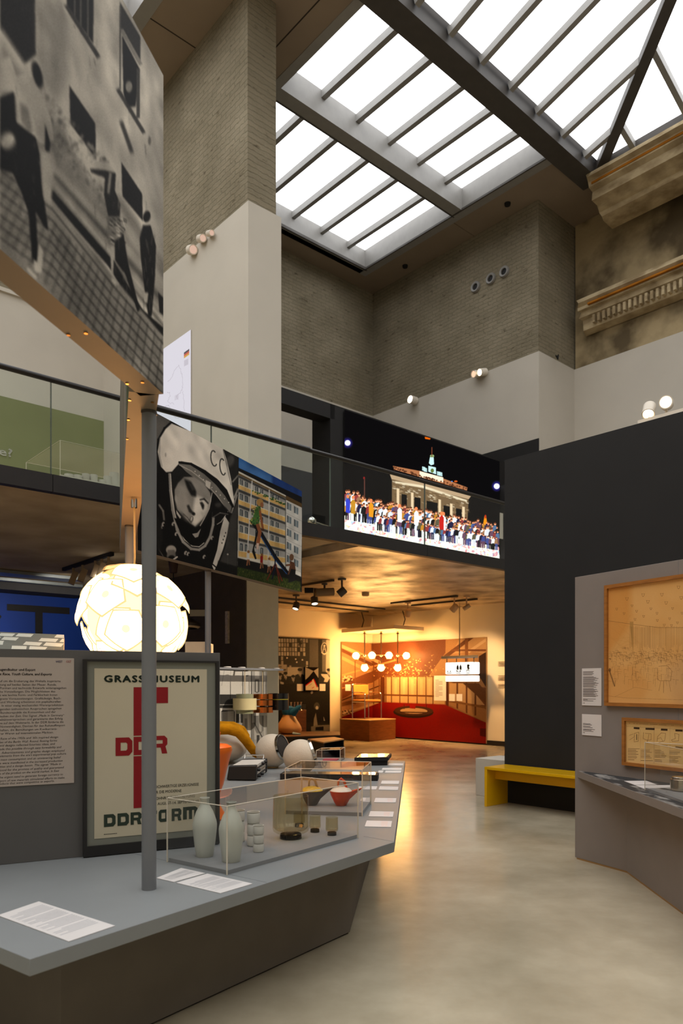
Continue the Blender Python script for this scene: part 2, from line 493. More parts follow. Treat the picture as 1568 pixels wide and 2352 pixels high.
struct('floor', MB().uvbox(UL-.3, UR+.3, VF-.3, VW+.3, -.1, 0), FLOORM, 'pale beige polished screed floor with soft blotches')
struct('wall_back_lower', MB().uvbox(6.8, UW, VW, VW+.3, 0, ZC), WHITE2, 'cream lit wall behind the chandelier, lower storey')
struct('wall_back_blue', MB().uvbox(UL, PU0+.03, VW, VW+.3, 0, ZC), BLUE, 'deep blue wall with a big black letter')
struct('wall_back_dado', MB().uvbox(PU0+.2, UW, VW, VW+.3, ZD, ZG), DGREY, 'dark grey painted band of the upper gallery wall')
struct('wall_back_green', MB().uvbox(-1.2, PU0, VW-.01, VW+.3, ZD, ZG), GREEN, 'olive green painted band on the upper gallery wall')
mb = MB().uvbox(UL, PU0, VW, VW+.3, ZG, ZT); mb.uvbox(UL, -1.2, VW, VW+.3, ZD, ZG); mb.uvbox(UL, PU0, VW-.05, VW, ZT-.02, ZT+.05)
struct('wall_back_white', mb, WHITE, 'white lined gallery wall above the green band')
struct('wall_back_upper_white', MB().uvbox(PU0+.2, UW, VW, VW+.3, ZG, ZT), WHITE, 'white lined strip above the dark grey band')
struct('wall_back_brick', MB().uvbox(UL, UW+.4, VW+.03, VW+.4, ZT, ZS), BRK_B, 'grey brown old brickwork below the roof')

struct('wall_pier', MB().uvbox(PU0+.03, PU1-.055, VP+.06, VW, ZT-.3, ZS), BRK_A, 'old brick pier rising to the roof')
struct('wall_pier_lining', MB().uvbox(PU0, PU1, VP, VW, ZC+.1, ZT), WHITE, 'white lining around the brick pier')
struct('wall_pier_foot', MB().uvbox(PU0+.015, PU1-.01, VP+.06, VW, 0, ZC+.1), mat('pier_beige_paint', rgb(206, 198, 176), .85, var=.03, spec=.15), 'beige foot of the pier beside the dark side wall')
struct('wall_pier_side', MB().uvbox(PU0-.005, PU0+.015, VP+.065, VW, 0, ZC), PIERD, 'dark brown grey side of the pier below the gallery')

struct('wall_right_lower', MB().uvbox(UW, UW+.3, 0, VW+.3, 0, ZC), WHITE2, 'cream lit wall carrying the red carpet picture')
struct('wall_right_dado', MB().uvbox(UW, UW+.3, VC, VW+.3, ZD, ZG+.05), DARK, 'charcoal painted band of the right gallery wall')
struct('wall_right_white', MB().uvbox(UW, UW+.3, VC, VW+.3, ZG+.05, ZT), WHITE, 'white lined right gallery wall')
struct('wall_right_brick', MB().uvbox(UW+.04, UW+.4, VC+.04, VW+.4, ZT, ZS), BRK_A, 'old brickwork with three round holes')
struct('wall_return_white', MB().uvbox(UW+.01, UR+.3, VC-.003, VC+.28, ZD, ZT), WHITE, 'short white return wall beside the plaster wall')
struct('wall_return_brick', MB().uvbox(UW+.05, UR+.3, VC+.037, VC+.32, ZT, ZS), BRK_B, 'short return of old brickwork beside the plaster wall')
struct('wall_far_right_white', MB().uvbox(UR, UR+.3, VF, VC, 0, ZT), WHITE, 'white lined wall below the ornate plaster')
PLAST = mat('stained_plaster', rgb(166, 148, 114), .95, scale=.9, col2=rgb(92, 80, 60), detail=9, bump=.7, bscale=7, spec=.05, lo=.42, hi=.6)
struct('wall_far_right_plaster', MB().uvbox(UR+.05, UR+.3, VF, VC, ZT, ZS), PLAST, 'stained bare plaster wall between two cornices')
# behind and beside the viewer the hall closes the same way
struct('wall_front', MB().uvbox(UL, UR, VF-.3, VF, 0, ZS), WHITE, 'white end wall of the hall')
struct('wall_left', MB().uvbox(UL-.3, UL, VF, VW, 0, ZS), WHITE, 'white side wall of the hall')

# near charcoal partition on the right
mb = MB().uvbox(7.23, 7.53, -5.5, 5.21, 0, 4.055)
struct('wall_partition', mb, DARK, 'tall charcoal partition behind the yellow bench')

# gallery slab: soffit seen from below, dark edge beam
SL = 6.62
CUPM = bpy.data.materials['cast_concrete']
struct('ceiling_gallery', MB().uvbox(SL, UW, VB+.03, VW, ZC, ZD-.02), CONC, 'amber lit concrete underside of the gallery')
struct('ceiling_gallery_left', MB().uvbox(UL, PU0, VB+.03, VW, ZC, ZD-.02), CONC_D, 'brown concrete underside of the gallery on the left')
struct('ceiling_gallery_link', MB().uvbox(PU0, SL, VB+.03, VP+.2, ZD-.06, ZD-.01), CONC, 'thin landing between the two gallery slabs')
EDGE = mat('gallery_edge_black', rgb(36, 34, 33), .55, var=.1, spec=.3)
mb = MB(); us = [UL]+[u_at(p, VB) for p in (116, 974)]+[11.2]
for a, b in zip(us, us[1:]): mb.uvbox(a+.003, b-.003, VB-.06, VB+.03, ZC-.005, ZD)
struct('trim_gallery_edge', mb, EDGE, 'black edge beam of the gallery')

# roof: soffit strips round the glass
WA, WB_, WM, WC_, WD = 7.72, 12.82, 10.45, 13.5, 8.12     # window_1: left, right, middle beam, back, front
mb = MB()
mb.uvbox(5.4, WA, VF, VW+.4, ZS, ZS+.12)
mb.uvbox(UL-.3, 5.4, WC_, VW+.4, ZS, ZS+.12)
mb.uvbox(WA, UW+.4, WC_, VW+.4, ZS, ZS+.12)
mb.uvbox(WB_, UR+.4, 10.75, WC_, ZS, ZS+.12); mb.uvbox(WB_, UR+.4, 7.9, 10.73, ZS, ZS+.12)
mb.uvbox(14.25, UR+.4, VF, 7.88, ZS, ZS+.12)
struct('ceiling_soffit', mb, SOFFIT, 'brown soffit panels around the skylights')
SEAM = mat('soffit_seam', rgb(52, 43, 35), .9)
mb = MB()
for v in (10.6, 5.6, 2.5, -.5): mb.uvbox(5.4, WA, v, v+.02, ZS-.004, ZS+.01)
mb.uvbox(7.2, 7.22, VF, VW, ZS-.004, ZS+.01)
struct('trim_soffit', mb, SEAM, 'thin dark joints between soffit panels')

PANE = emit('frosted_skylight_pane', (1.0, 1.005, 1.02), SKY_STRENGTH, var=.14, scale=.35)
# window_1: flat glass in two rows with deep beams
w1 = thing('window_1', 'frosted skylight of long panes in two rows', 'window', P(9.9, 10.8, ZS), kind='structure')
MB().uvbox(WA, WB_, WD-.3, WC_, ZS+.5, ZS+.52).build('pane', PANE, w1, label='glowing frosted glass')
mb = MB()
mb.uvbox(WA-.1, WB_+.15, WC_-.05, WC_+.15, ZS, ZS+.55)
mb.uvbox(WB_-.05, WB_+.15, WD, WC_+.15, ZS-.01, ZS+.55); mb.uvbox(WA-.12, WA+.05, WD, WC_+.15, ZS-.01, ZS+.55)
mb.build('frame', STEEL, w1)
MB().uvbox(WA, WB_-.05, WM-.12, WM+.15, ZS, ZS+.48).build('beam', STEEL, w1)
MB().uvbox(WA-.2, 14.1, WD-.36, WD+.04, ZS-.06, ZS+.5).build('beam', STEEL_D, w1)
for k in range(6):
    u = 12.21-.865*k
    MB().beam(P(u, WD, ZS+.40), P(u, WC_-.03, ZS+.40), .10, .14).build('glazing_bar', STEEL, w1)
mb = MB().uvbox(WA, WB_, WC_-.09, WC_-.045, ZS-.012, ZS+.05); mb.uvbox(WB_-.08, WB_-.045, WD+.04, WC_-.05, ZS-.012, ZS+.03); mb.uvbox(WA, WB_, WM+.14, WM+.17, ZS-.012, ZS+.04)
mb.build('gasket', STEEL_D, w1)

# window_2: hipped glass roof over the middle of the hall
w2 = thing('window_2', 'large hipped frosted glass roof over the hall', 'window', P(10, 3, 11.95), kind='structure')
HC = (13.9, 7.67, 12.05); HR = (9.32, 2.26, 13.57)
dh = (HR[0]-HC[0], HR[1]-HC[1]); S1_ = (HR[2]-HC[2])/-dh[1]; S2_ = (HR[2]-HC[2])/-dh[0]
mb = MB()
mb.poly([P(7.2, HC[1], HC[2]), P(*HC), P(*HR), P(7.2, HR[1], HR[2])])
mb.poly([P(*HC), P(HC[0], VF, HC[2]), P(HR[0], VF, HR[2]), P(*HR)])
mb.poly([P(7.2, HR[1], HR[2]), P(*HR), P(HR[0], VF, HR[2]), P(7.2, VF, HR[2])])
o = mb.build('pane', PANE, w2, label='glowing frosted glass')
md = o.modifiers.new('thick', 'SOLIDIFY'); md.thickness = .03; md.offset = 0
MB().beam(P(*HC)+Vector((0, 0, -.03)), P(*HR)+Vector((0, 0, -.03)), .2, .3).build('hip_rafter', STEEL_D, w2)
for px in (1328, 1276, 1218, 1157, 1090, 1018, 941):
    u = u_at(px, 7.85)
    ve = HC[1]+dh[1]*min(1, (u-HC[0])/dh[0])
    MB().beam(P(u, HC[1]+.05, HC[2]-.08), P(u, ve, HC[2]+S1_*(HC[1]-ve)-.08), .10, .15).build('glazing_bar', STEEL, w2)
for k in range(12):
    v = 6.95-1.05*k
    ue = HC[0]+dh[0]*min(1, (v-HC[1])/dh[1])
    MB().beam(P(14.0, v, HC[2]-.1), P(ue, v, HC[2]+S2_*(HC[0]-ue)-.08), .10, .15).build('glazing_bar', STEEL, w2)
MB().uvbox(13.85, 14.3, VF, 7.8, ZS-.02, HC[2]+.03).build('eaves_beam', STEEL_D, w2)
# window_3: neighbouring glass on the left
w3 = thing('window_3', 'neighbouring frosted skylight on the other side of the soffit', 'window', P(-1, 3, ZS), kind='structure')
MB().uvbox(UL, 5.4, VF, WC_, ZS+.45, ZS+.5).build('pane', PANE, w3, label='glowing frosted glass')
mb = MB().uvbox(5.2, 5.42, VF, WC_, ZS-.01, ZS+.5); mb.uvbox(UL, 5.4, WC_-.1, WC_+.02, ZS-.01, ZS+.5); mb.build('frame', STEEL, w3)
for v in (10.9, 8.4, 5.6, 2.8, 0, -2.8): MB().uvbox(UL, 5.3, v, v+.2, ZS+.1, ZS+.45).build('beam', STEEL, w3)

# ornate plaster mouldings, extruded along the far right wall
CORN = mat('painted_cornice', rgb(186, 168, 134), .9, scale=2.2, col2=rgb(142, 124, 94), detail=7, bump=.5, bscale=12, spec=.08, lo=.4, hi=.62, stretch=(1, 1, 2))
OCHRE = mat('ochre_stripe', rgb(160, 100, 32), .9, var=.3, scale=2, spec=.05)
def extr(prof, v0, v1, mb=None, jag=0.0):
    mb = mb or MB()
    lo = [P(u, v0+jag*math.sin(i*2.3), z) for i, (u, z) in enumerate(prof)]; hi = [P(u, v1, z) for u, z in prof]
    return mb.hexa(lo, hi)
du, dz = .5, .33
prof = [(14.7, 11.48), (13.62, 11.48), (13.60, 11.40), (13.70, 11.36), (13.72, 11.26), (13.82, 11.20), (13.86, 11.06), (14.02, 11.02), (14.08, 10.96), (14.16, 10.94), (14.2, 10.86), (14.3, 10.82), (14.7, 10.82)]
struct('cornice_upper', extr([(u+.08+(u-14.6)*.0, z+dz) for u, z in prof], 7.86, VF, jag=.02), CORN, 'heavy stepped plaster cornice under the glass roof')
struct('trim_ochre', MB().uvbox(13.78, 13.88, VF, 7.8, 11.29+dz, 11.335+dz), OCHRE, 'ochre line along the upper cornice')
prof = [(14.62, 9.62), (14.2, 9.60), (14.16, 9.50), (14.24, 9.44), (14.22, 9.36), (14.3, 9.34), (14.32, 9.24), (14.40, 9.20), (14.42, 8.98), (14.62, 8.94)]
struct('cornice_lower', extr([(u+du, z+.3) for u, z in prof], 8.65, VF, jag=.04), CORN, 'weathered plaster moulding with a row of dentils')
mb = MB()
for k in range(70):
    v = 8.3-.118*k; mb.uvbox(14.30+du, 14.43+du, v, v+.055, 9.33, 9.50)
struct('trim_dentil', mb, CORN, 'row of small plaster dentils')
struct('trim_orange', MB().uvbox(14.17+du, 14.26+du, VF, 8.4, 9.70, 9.735), OCHRE, 'orange stain line on the lower moulding')

# skirting in the far room
mb = MB().uvbox(UW-.02, UW+.01, 0, VW, 0, .11); mb.uvbox(6.8, UW, VW-.02, VW+.01, 0, .11)
struct('baseboard_back', mb, TRIMB, 'black skirting at the foot of the cream walls')

# round holes in the brick
for px, py, w in ((1093, 660, 'nearest the room corner'), (1128, 641, 'between the other two'), (1159, 625, 'nearest the brick corner')):
    v = v_at(px, UW+.04); p = P(UW+.04, v); p.z = z_at(py, p)
    t = thing('vent', 'round grey rimmed hole in the brick wall, ' + w, 'vent', p, 'round holes in the brick wall')
    MB().lathe([(.075, 0), (.125, 0), (.125, .04), (.11, .06), (.075, .05), (.07, 0)], p, 24, axis=-B).build('rim', STEEL, t)
    MB().lathe([(.0, -.0), (.075, .0), (.075, .02), (.0, .02)], p, 24, axis=-B).build('throat', BLACK, t)
for px, py, w in ((930, 610, 'above the room corner'), (1165, 467, 'above the brick corner')):
    p = atz(px, py, ZS)
    MB().lathe([(.0, -.05), (.06, -.05), (.07, 0), (.0, 0)], p, 16).build('downlight', BLACK, None, 'small dark recessed fitting in the soffit ' + w, 'light', 'soffit fittings')

# ------------------------------------------------------------------ glass balustrade of the gallery
GLASS = clear('balustrade_glass', (.93, .965, .95), gloss=.8)
GEDGE = mat('glass_edge', rgb(74, 84, 80), .2, spec=.6)
RAILM = mat('black_handrail', rgb(32, 29, 27), .4, var=.1, spec=.4)
rail = thing('glass_railing', 'long glass balustrade with black handrail along the gallery edge', 'railing', P(2, VB, ZD))
UE = 11.2
MB().tube([P(UL, VB-.02, 4.285), P(UE, VB-.02, 4.285)], .027, 14).build('handrail', RAILM, rail)
MB().tube([P(u_at(300, VB), VB-.02, 4.292), P(u_at(707, VB), VB-.02, 4.292)], .033, 12).build('handrail_cap', RAILM, rail)
js = [UL]+[u_at(p, VB) for p in (116, 484, 757, 974)]+[UE]
for a, b in zip(js, js[1:]):
    gp = MB().uvbox(a+.006, b-.006, VB-.015, VB+.005, ZD, 4.275).build('glass_panel', GLASS, rail)
    MB().uvbox(a-.002, a+.004, VB-.016, VB+.006, ZD, 4.265).build('panel_edge', GEDGE, gp)
# ================================================================== PHOTO BOARDS ON POSTS
ZB0, ZB1, TB = 2.496, 3.70, .095
BEDGE = mat('board_edge_grey', rgb(128, 114, 96), .6, var=.04, spec=.3)
POLEM = mat('pole_grey_lacquer', rgb(112, 114, 116), .42, var=.04, spec=.4)
SCREWM = mat('screw_brass', rgb(200, 150, 80), .3, metal=1)
def zz(p, z): return Vector((p[0], p[1], z))
E1 = Vector((-.673, 2.771, 0)); d1 = Vector((.198, .98, 0)).normalized(); n1 = Vector((-d1.y, d1.x, 0))
S1 = E1-d1*1.9
bA = [zz(S1, ZB1), zz(E1, ZB1), zz(E1, ZB0), zz(S1, ZB0)]
pic = Pic(bA, 900, 620, g(.74), 0, 0, 4.02)
# --- street scene in black and white (coordinates of a close look, 4.02 to 1)
Wd = g(.07); Bk = g(.03)
for i in range(40):
    x = RNG.uniform(300, 1500); y = RNG.uniform(100, 1500)
    pic.ell(x, y, RNG.uniform(40, 160), RNG.uniform(60, 220), g(RNG.uniform(.45, .75)), .5, .25, 14)
pic.poly([(0, -400), (318, -400), (330, 500), (220, 600), (0, 275)], g(.10), 1, 2)
pic.poly([(330, 0), (600, 0), (640, 780), (520, 900), (380, 760), (340, 500)], g(.42), .55, 10)
pic.poly([(600, -200), (865, -200), (860, 400), (620, 60)], Wd, 1, 2)
for x in (690, 745, 810): pic.line([(x, -100), (x, 250+(x-690)*1.2)], 16, g(.33), 1, 1)
pic.line([(610, 60), (905, 520)], 40, g(.2), 1, 2)
pic.line([(590, 70), (880, 540)], 18, g(.72), 1, 2)
pic.poly([(1108, 20), (1295, 340), (1296, 560), (1112, 260)], g(.16), 1, 2)
pic.line([(1125, 280), (1296, 590)], 34, g(.5), 1, 1)
pic.poly([(1128, 330), (1290, 640), (1250, 980), (1180, 990), (1140, 860)], Bk, 1, 2)
pic.line([(1275, 640), (1275, 1080)], 30, g(.24), 1, 1)
pic.line([(1110, 60), (1108, 820)], 14, g(.3), 1, 1)
pic.ell(1190, 800, 32, 55, g(.5), 0, 1, 2)
pic.line([(1090, 830), (1325, 1220)], 34, g(.15), .9, 2)
pic.line([(1120, 1130), (1215, 1400)], 36, g(.16), .9, 4)
pic.poly([(640, 790), (880, 1140), (885, 1470), (650, 1140)], g(.06), 1, 2)
pic.poly([(1120, 1500), (1312, 1790), (1318, 2040), (1130, 1810)], g(.07), 1, 2)
pic.ell(1380, 1300, 14, 40, g(.4), 0, 1, 2)
# plinth and pavement bands
pic.poly([(0, 250), (560, 1130), (960, 1800), (1120, 1830), (1520, 2420), (1520, 2900), (0, 1500)], g(.44), .8, 8)
pic.line([(0, 300), (430, 950), (960, 1760), (1520, 2660)], 70, g(.66), .7, 6)
for o_, w_, c_ in ((0, 60, .62), (70, 40, .3), (140, 70, .58), (215, 30, .34)):
    pic.line([(430, 1480+o_), (960, 2060+o_*1.25), (1520, 2700+o_*1.5)], w_, g(c_), .8, 4)
for i in range(260):
    x = RNG.uniform(350, 1000); y = 900+(x-350)*1.15+RNG.uniform(-150, 330)
    pic.ell(x, y, RNG.uniform(6, 22), RNG.uniform(8, 26), g(RNG.uniform(.2, .7)), .6, .5, 2)
pic.line([(470, 1790), (1030, 2440), (1290, 2880), (1520, 3080)], 66, g(.06), 1, 2)
pic.line([(520, 1730), (1040, 2350), (1520, 2900)], 22, g(.66), .8, 2)
# sett paving of the road
pic.poly([(0, 1500), (470, 1830), (1050, 2560), (1520, 3120), (1530, 3800), (1480, 3640), (0, 2300)], g(.50), 1, 3)
for k in range(24):
    f_ = k/23; pic.line([(60+1500*f_, 1560+1640*f_), (-160+1640*f_, 1960+1900*f_)], 17-8*f_, g(.16), .7, 3)
for k in range(7):
    o_ = 90+k*104
    pic.line([(0, 1480+o_), (480, 1840+o_), (1050, 2560+o_*.95), (1520, 3110+o_*.9)], 12, g(.14), .8, 2)
for k in range(220):
    f_ = RNG.uniform(0, 1); o_ = RNG.uniform(40, 640)
    x, y = 1500*f_, 1500+1640*f_**1.02+o_
    pic.line([(x, y), (x+26, y+30)], 7, g(RNG.uniform(.22, .66)), .5, 1)
# walking figures
pic.poly([(0, 560), (90, 520), (150, 700), (250, 680), (400, 900), (470, 1100), (500, 1300), (380, 1330), (330, 1270), (180, 1120), (140, 860), (0, 830)], g(.66), 1, 2)
pic.poly([(190, 950), (260, 1000), (300, 1200), (280, 1250), (190, 1120)], g(.3), .7, 4)
pic.ell(300, 640, 45, 80, g(.68), .2, 1, 2); pic.ell(345, 690, 42, 125, Bk, -.25, 1, 3)
pic.poly([(0, 900), (130, 850), (150, 1130), (330, 1270), (365, 1420), (385, 1700), (420, 1930), (445, 2130), (400, 2080), (330, 1950), (355, 2420), (300, 2420), (262, 1960), (200, 1780), (120, 1600), (0, 1560)], Bk, 1, 2)
pic.ell(70, 1300, 70, 80, g(.58), .4, 1, 4)
pic.poly([(380, 1400), (480, 1380), (520, 1500), (490, 1640), (470, 1900), (400, 1830)], g(.6), 1, 3)
pic.poly([(418, 1150), (465, 1320), (455, 1400), (415, 1390)], Bk, 1, 2)
pic.poly([(360, 2240), (400, 2330), (385, 2520), (330, 2520)], g(.7), 1, 2)
pic.poly([(250, 2460), (345, 2560), (330, 2580), (250, 2500)], g(.72), 1, 2); pic.poly([(310, 2390), (380, 2470), (370, 2510), (320, 2500)], g(.72), 1, 2)
pic.poly([(770, 1500), (1000, 1500), (1070, 1600), (1040, 1640), (960, 1560), (800, 1560)], g(.66), 1, 2)
pic.poly([(830, 1560), (960, 1570), (1070, 1600), (1060, 1760), (1110, 1880), (1105, 2010), (1000, 2000), (960, 1800), (970, 1640), (840, 1590)], g(.10), 1, 2)
pic.line([(1020, 1600), (1000, 1780)], 26, g(.5), 1, 2)
pic.poly([(985, 2000), (1110, 2000), (1160, 2130), (1080, 2260), (1000, 2260)], g(.42), 1, 2)
for k in range(50):
    x = RNG.uniform(1000, 1140); y = RNG.uniform(2010, 2240); pic.line([(x, y), (x+30, y+20)], 9, g(RNG.choice([.1, .75])), .8, 1)
pic.poly([(1060, 2230), (1140, 2160), (1180, 2420), (1290, 2860), (1270, 2880), (1160, 2540), (1060, 2400)], g(.06), 1, 2)
pic.poly([(1020, 2270), (1055, 2270), (1045, 2540), (1025, 2520)], g(.62), 1, 2)
pic.poly([(1030, 2560), (1100, 2620), (1070, 2640), (1030, 2600)], g(.7), 1, 2)
pic.ell(1355, 2000, 34, 52, Bk, .2, 1, 2)
pic.poly([(1320, 2080), (1390, 2080), (1440, 2270), (1430, 2560), (1400, 2920), (1370, 2930), (1340, 2720), (1300, 2380), (1290, 2200)], g(.06), 1, 2)
pic.poly([(1330, 2700), (1370, 2700), (1360, 2800), (1330, 2780)], g(.72), 1, 2)
pic.poly([(1460, 2700), (1515, 2760), (1515, 2920), (1470, 2880)], g(.08), 1, 2)
for k in range(90):                          # folds in clothes and worn render
    x, y = [(RNG.uniform(60, 420), RNG.uniform(700, 2000)), (RNG.uniform(960, 1200), RNG.uniform(1600, 2700)), (RNG.uniform(1300, 1430), RNG.uniform(2080, 2800)), (RNG.uniform(350, 1500), RNG.uniform(300, 2000))][k % 4]
    pic.line([(x, y), (x+RNG.uniform(-14, 14), y+RNG.uniform(40, 130))], RNG.uniform(4, 12), g(RNG.choice([.08, .2, .5, .6])), .35, 2)
pic.tone(.14, 60); pic.tone(.10, 18); pic.soften(1)
pic.noise(.025, 1)
t = thing('photo_board', 'huge black and white street photograph board high on a post', 'photo board', zz((S1+E1)/2, ZB0))
board('board', *bA, TB, BEDGE, picture('street_photo', pic.image('street_photo')), t)
for s in (.12, .5, 1.1):
    for o_ in (.025, .085):
        q = E1-d1*s+n1*o_; MB().lathe([(0, -.004), (.006, -.004), (.006, .003), (0, .003)], zz(q, ZB0), 10).build('screw', SCREWM, t)

# board 2, seen almost edge-on
R2 = Vector((-.692, 2.78, 0)); F2 = Vector((-1.735, 6.12, 0)); d2 = (F2-R2).normalized(); n2 = Vector((-d2.y, d2.x, 0))
L2a, L2b = R2+n2*.11, F2+n2*.11
bB = [zz(L2b, ZB1), zz(L2a, ZB1), zz(L2a, ZB0), zz(L2b, ZB0)]
pic = Pic([(0.1, 1, 0), (1, 1, 0), (1, 1, -1), (0.1, 1, -1)], 500, 400, g(.45))
pic.Hm = np.eye(3)
for k in range(120):
    x = RNG.uniform(0, 500); c_ = RNG.uniform(.15, .7); pic.poly([(x, 0), (x+RNG.uniform(2, 14), 0), (x+RNG.uniform(2, 14), 400), (x-4, 400)], g(c_), .6, 1)
for x in (110, 240, 330): pic.poly([(x, 0), (x+16, 0), (x+16, 400), (x, 400)], (.46, .38, .16), .8, 1)
pic.poly([(430, 60), (500, 60), (500, 400), (430, 400)], (.2, .26, .12), .7, 1)
pic.noise(.03)
t = thing('photo_board', 'photo board turned edge-on between the other two, lit orange underneath', 'photo board', zz((R2+F2)/2, ZB0))
board('board', *bB, .11, BEDGE, picture('streaked_photo', pic.image('streaked_photo')), t)
for s in (.08, .3, .55):
    for o_ in (.02, .105):
        q = R2+d2*s+n2*o_; MB().lathe([(0, -.004), (.006, -.004), (.006, .003), (0, .003)], zz(q, ZB0), 10).build('screw', SCREWM, t)

# board 3: cosmonaut and housing block
A3 = Vector((-1.668, 6.004, 0)); B3 = Vector((-.473, 8.75, 0)); d3 = (B3-A3).normalized(); n3 = Vector((-d3.y, d3.x, 0))
pl3 = Plane(A3, d3)
b3 = [zz(A3, ZB1), zz(B3, ZB1), zz(B3, ZB0), zz(A3, ZB0)]
pic = Pic(b3, 1150, 560, g(.04), 340, 930, 4.356)
c = lambda x: g(x)
pic.poly([(-200, -200), (240, 120), (230, 190), (120, 330), (90, 500), (80, 900), (-200, 900)], c(.34), 1, 3)
for k in range(60): pic.ell(RNG.uniform(-160, 60), RNG.uniform(0, 1500), 10, 14, c(RNG.uniform(.1, .6)), 0, .6, 2)
pic.line([(250, 165), (170, 240), (110, 350), (95, 480)], 34, c(.03), 1, 2)
pic.poly([(235, 185), (430, 265), (620, 368), (750, 440), (790, 560), (830, 740), (862, 960), (850, 1010), (790, 850), (690, 740), (560, 650), (430, 585), (330, 565), (280, 620), (240, 668), (180, 675), (130, 620), (112, 540), (95, 470), (120, 330), (175, 240)], c(.82), 1, 2)
pic.ell(190, 470, 75, 150, c(.76), .2, .5, 12); pic.line([(120, 330), (112, 500), (140, 620)], 10, c(.5), .8, 3)
pic.ell(175, 500, 8, 22, c(.55), 0, .8, 2)
def arc(cx, cy, rx, ry, a0, a1, rot, w, col):
    ts = np.linspace(a0, a1, 14); k, s_ = math.cos(rot), math.sin(rot)
    pic.line([(cx+rx*math.cos(t)*k-ry*math.sin(t)*s_, cy+rx*math.cos(t)*s_+ry*math.sin(t)*k) for t in ts], w, col)
arc(658, 535, 30, 78, .9, 5.4, -.12, 12, c(.26)); arc(746, 620, 28, 82, .9, 5.4, -.12, 12, c(.24))
pic.line([(750, 450), (785, 600), (830, 800)], 8, c(.45), .9, 1)
pic.poly([(752, 440), (906, 522), (900, 900), (868, 980), (838, 780), (800, 560)], c(.12), 1, 2)
pic.ell(820, 560, 40, 60, c(.4), .3, .6, 8); pic.line([(845, 770), (905, 700)], 14, c(.55), .8, 2); pic.line([(860, 930), (900, 840)], 18, c(.6), .9, 2); pic.line([(835, 1080), (890, 900)], 16, c(.6), .8, 2)
# visor rim
pic.poly([(300, 585), (420, 600), (560, 690), (680, 800), (770, 910), (835, 1020), (822, 1085), (790, 1040), (690, 920), (600, 830), (470, 740), (380, 670)], c(.40), 1, 1)
pic.line([(310, 575), (430, 590), (570, 665), (700, 765), (790, 880), (850, 1020)], 20, c(.03), 1, 1)
pic.line([(310, 600), (430, 660), (560, 760), (690, 910), (800, 1070)], 8, c(.62), 1, 1)
for k in range(9): pic.ell(470+k*42, 665+k*42-(k*k)*.4, 6, 6, c(.75), 0, 1)
pic.poly([(575, 750), (628, 775), (615, 850), (575, 815)], c(.72), 1, 1)
# interior and face
pic.poly([(235, 690), (300, 610), (400, 690), (560, 800), (640, 870), (600, 1090), (520, 1230), (420, 1230), (300, 1130), (240, 960)], c(.10), 1, 3)
pic.poly([(265, 850), (300, 780), (360, 720), (460, 720), (560, 790), (622, 880), (632, 960), (604, 1050), (545, 1145), (470, 1215), (415, 1180), (345, 1105), (292, 1050), (268, 950)], c(.50), 1, 3)
pic.poly([(300, 870), (380, 900), (420, 1000), (390, 1080), (340, 1090), (290, 1010)], c(.56), .9, 10)
pic.poly([(470, 900), (600, 960), (600, 1050), (540, 1145), (470, 1212), (430, 1170), (450, 1060)], c(.80), .9, 9)
pic.poly([(360, 740), (430, 770), (480, 860), (480, 920), (430, 905), (390, 830)], c(.06), .95, 6)
pic.poly([(400, 770), (445, 800), (470, 850), (440, 860)], c(.2), .8, 3)
pic.poly([(500, 760), (600, 850), (620, 930), (540, 900)], c(.5), .8, 6)
pic.poly([(515, 975), (540, 968), (562, 1000), (558, 1040), (545, 1050), (530, 1010)], c(.10), .95, 4); pic.line([(520, 950), (560, 940), (600, 985)], 15, c(.10), .9, 3); pic.ell(548, 1012, 6, 12, c(.02), -.2, 1, 1); pic.poly([(520, 1060), (560, 1070), (590, 1040), (580, 1100), (540, 1130)], c(.66), .7, 6); pic.line([(352, 1092), (392, 1128), (432, 1180)], 9, c(.16), .9, 3); pic.line([(360, 1112), (398, 1146)], 9, c(.68), .8, 3)
pic.line([(400, 1010), (420, 1060), (460, 1095)], 26, c(.12), .9, 4); pic.ell(455, 1090, 16, 14, c(.05), 0, .9, 3)
pic.line([(330, 1080), (360, 1120), (390, 1160)], 22, c(.3), .7, 6)
pic.ell(434, 1145, 18, 34, c(.3), .25, .9, 3); pic.ell(434, 1140, 8, 22, c(.75), .25, .9, 2)
pic.poly([(280, 1050), (330, 1120), (320, 1140), (285, 1090)], c(.7), 1, 1)
pic.ell(285, 945, 16, 44, c(.55), -.2, .9, 3)
# neck ring and dark suit details
pic.line([(215, 690), (225, 860), (245, 1050), (290, 1250), (350, 1370), (430, 1440), (510, 1450), (570, 1410), (620, 1320), (650, 1200), (655, 1080)], 26, c(.52), 1, 2)
pic.line([(225, 690), (235, 860), (262, 1060), (305, 1240), (365, 1350), (440, 1412), (510, 1420), (560, 1380)], 8, c(.8), .9, 1)
pic.poly([(260, 1130), (340, 1150), (470, 1230), (560, 1190), (630, 1100), (610, 1280), (530, 1400), (420, 1400), (330, 1300)], c(.02), 1, 2)
pic.line([(640, 880), (610, 1040), (560, 1140), (520, 1210)], 9, c(.7), .9, 1)
pic.poly([(440, 1290), (490, 1280), (530, 1235), (500, 1320), (470, 1330)], c(.6), .9, 1)
pic.poly([(655, 880), (800, 1060), (770, 1100), (640, 1130)], c(.04), 1, 2); pic.ell(700, 1000, 34, 26, c(.22), 0, .8, 6)
pic.line([(640, 1130), (720, 1080), (800, 1095)], 10, c(.5), .7, 2); pic.line([(690, 1195), (730, 1170), (775, 1105)], 8, c(.7), .9, 1)
pic.poly([(765, 1108), (812, 1180), (795, 1290), (748, 1450), (690, 1600), (662, 1660), (640, 1610), (690, 1450), (722, 1260)], c(.70), 1, 1)
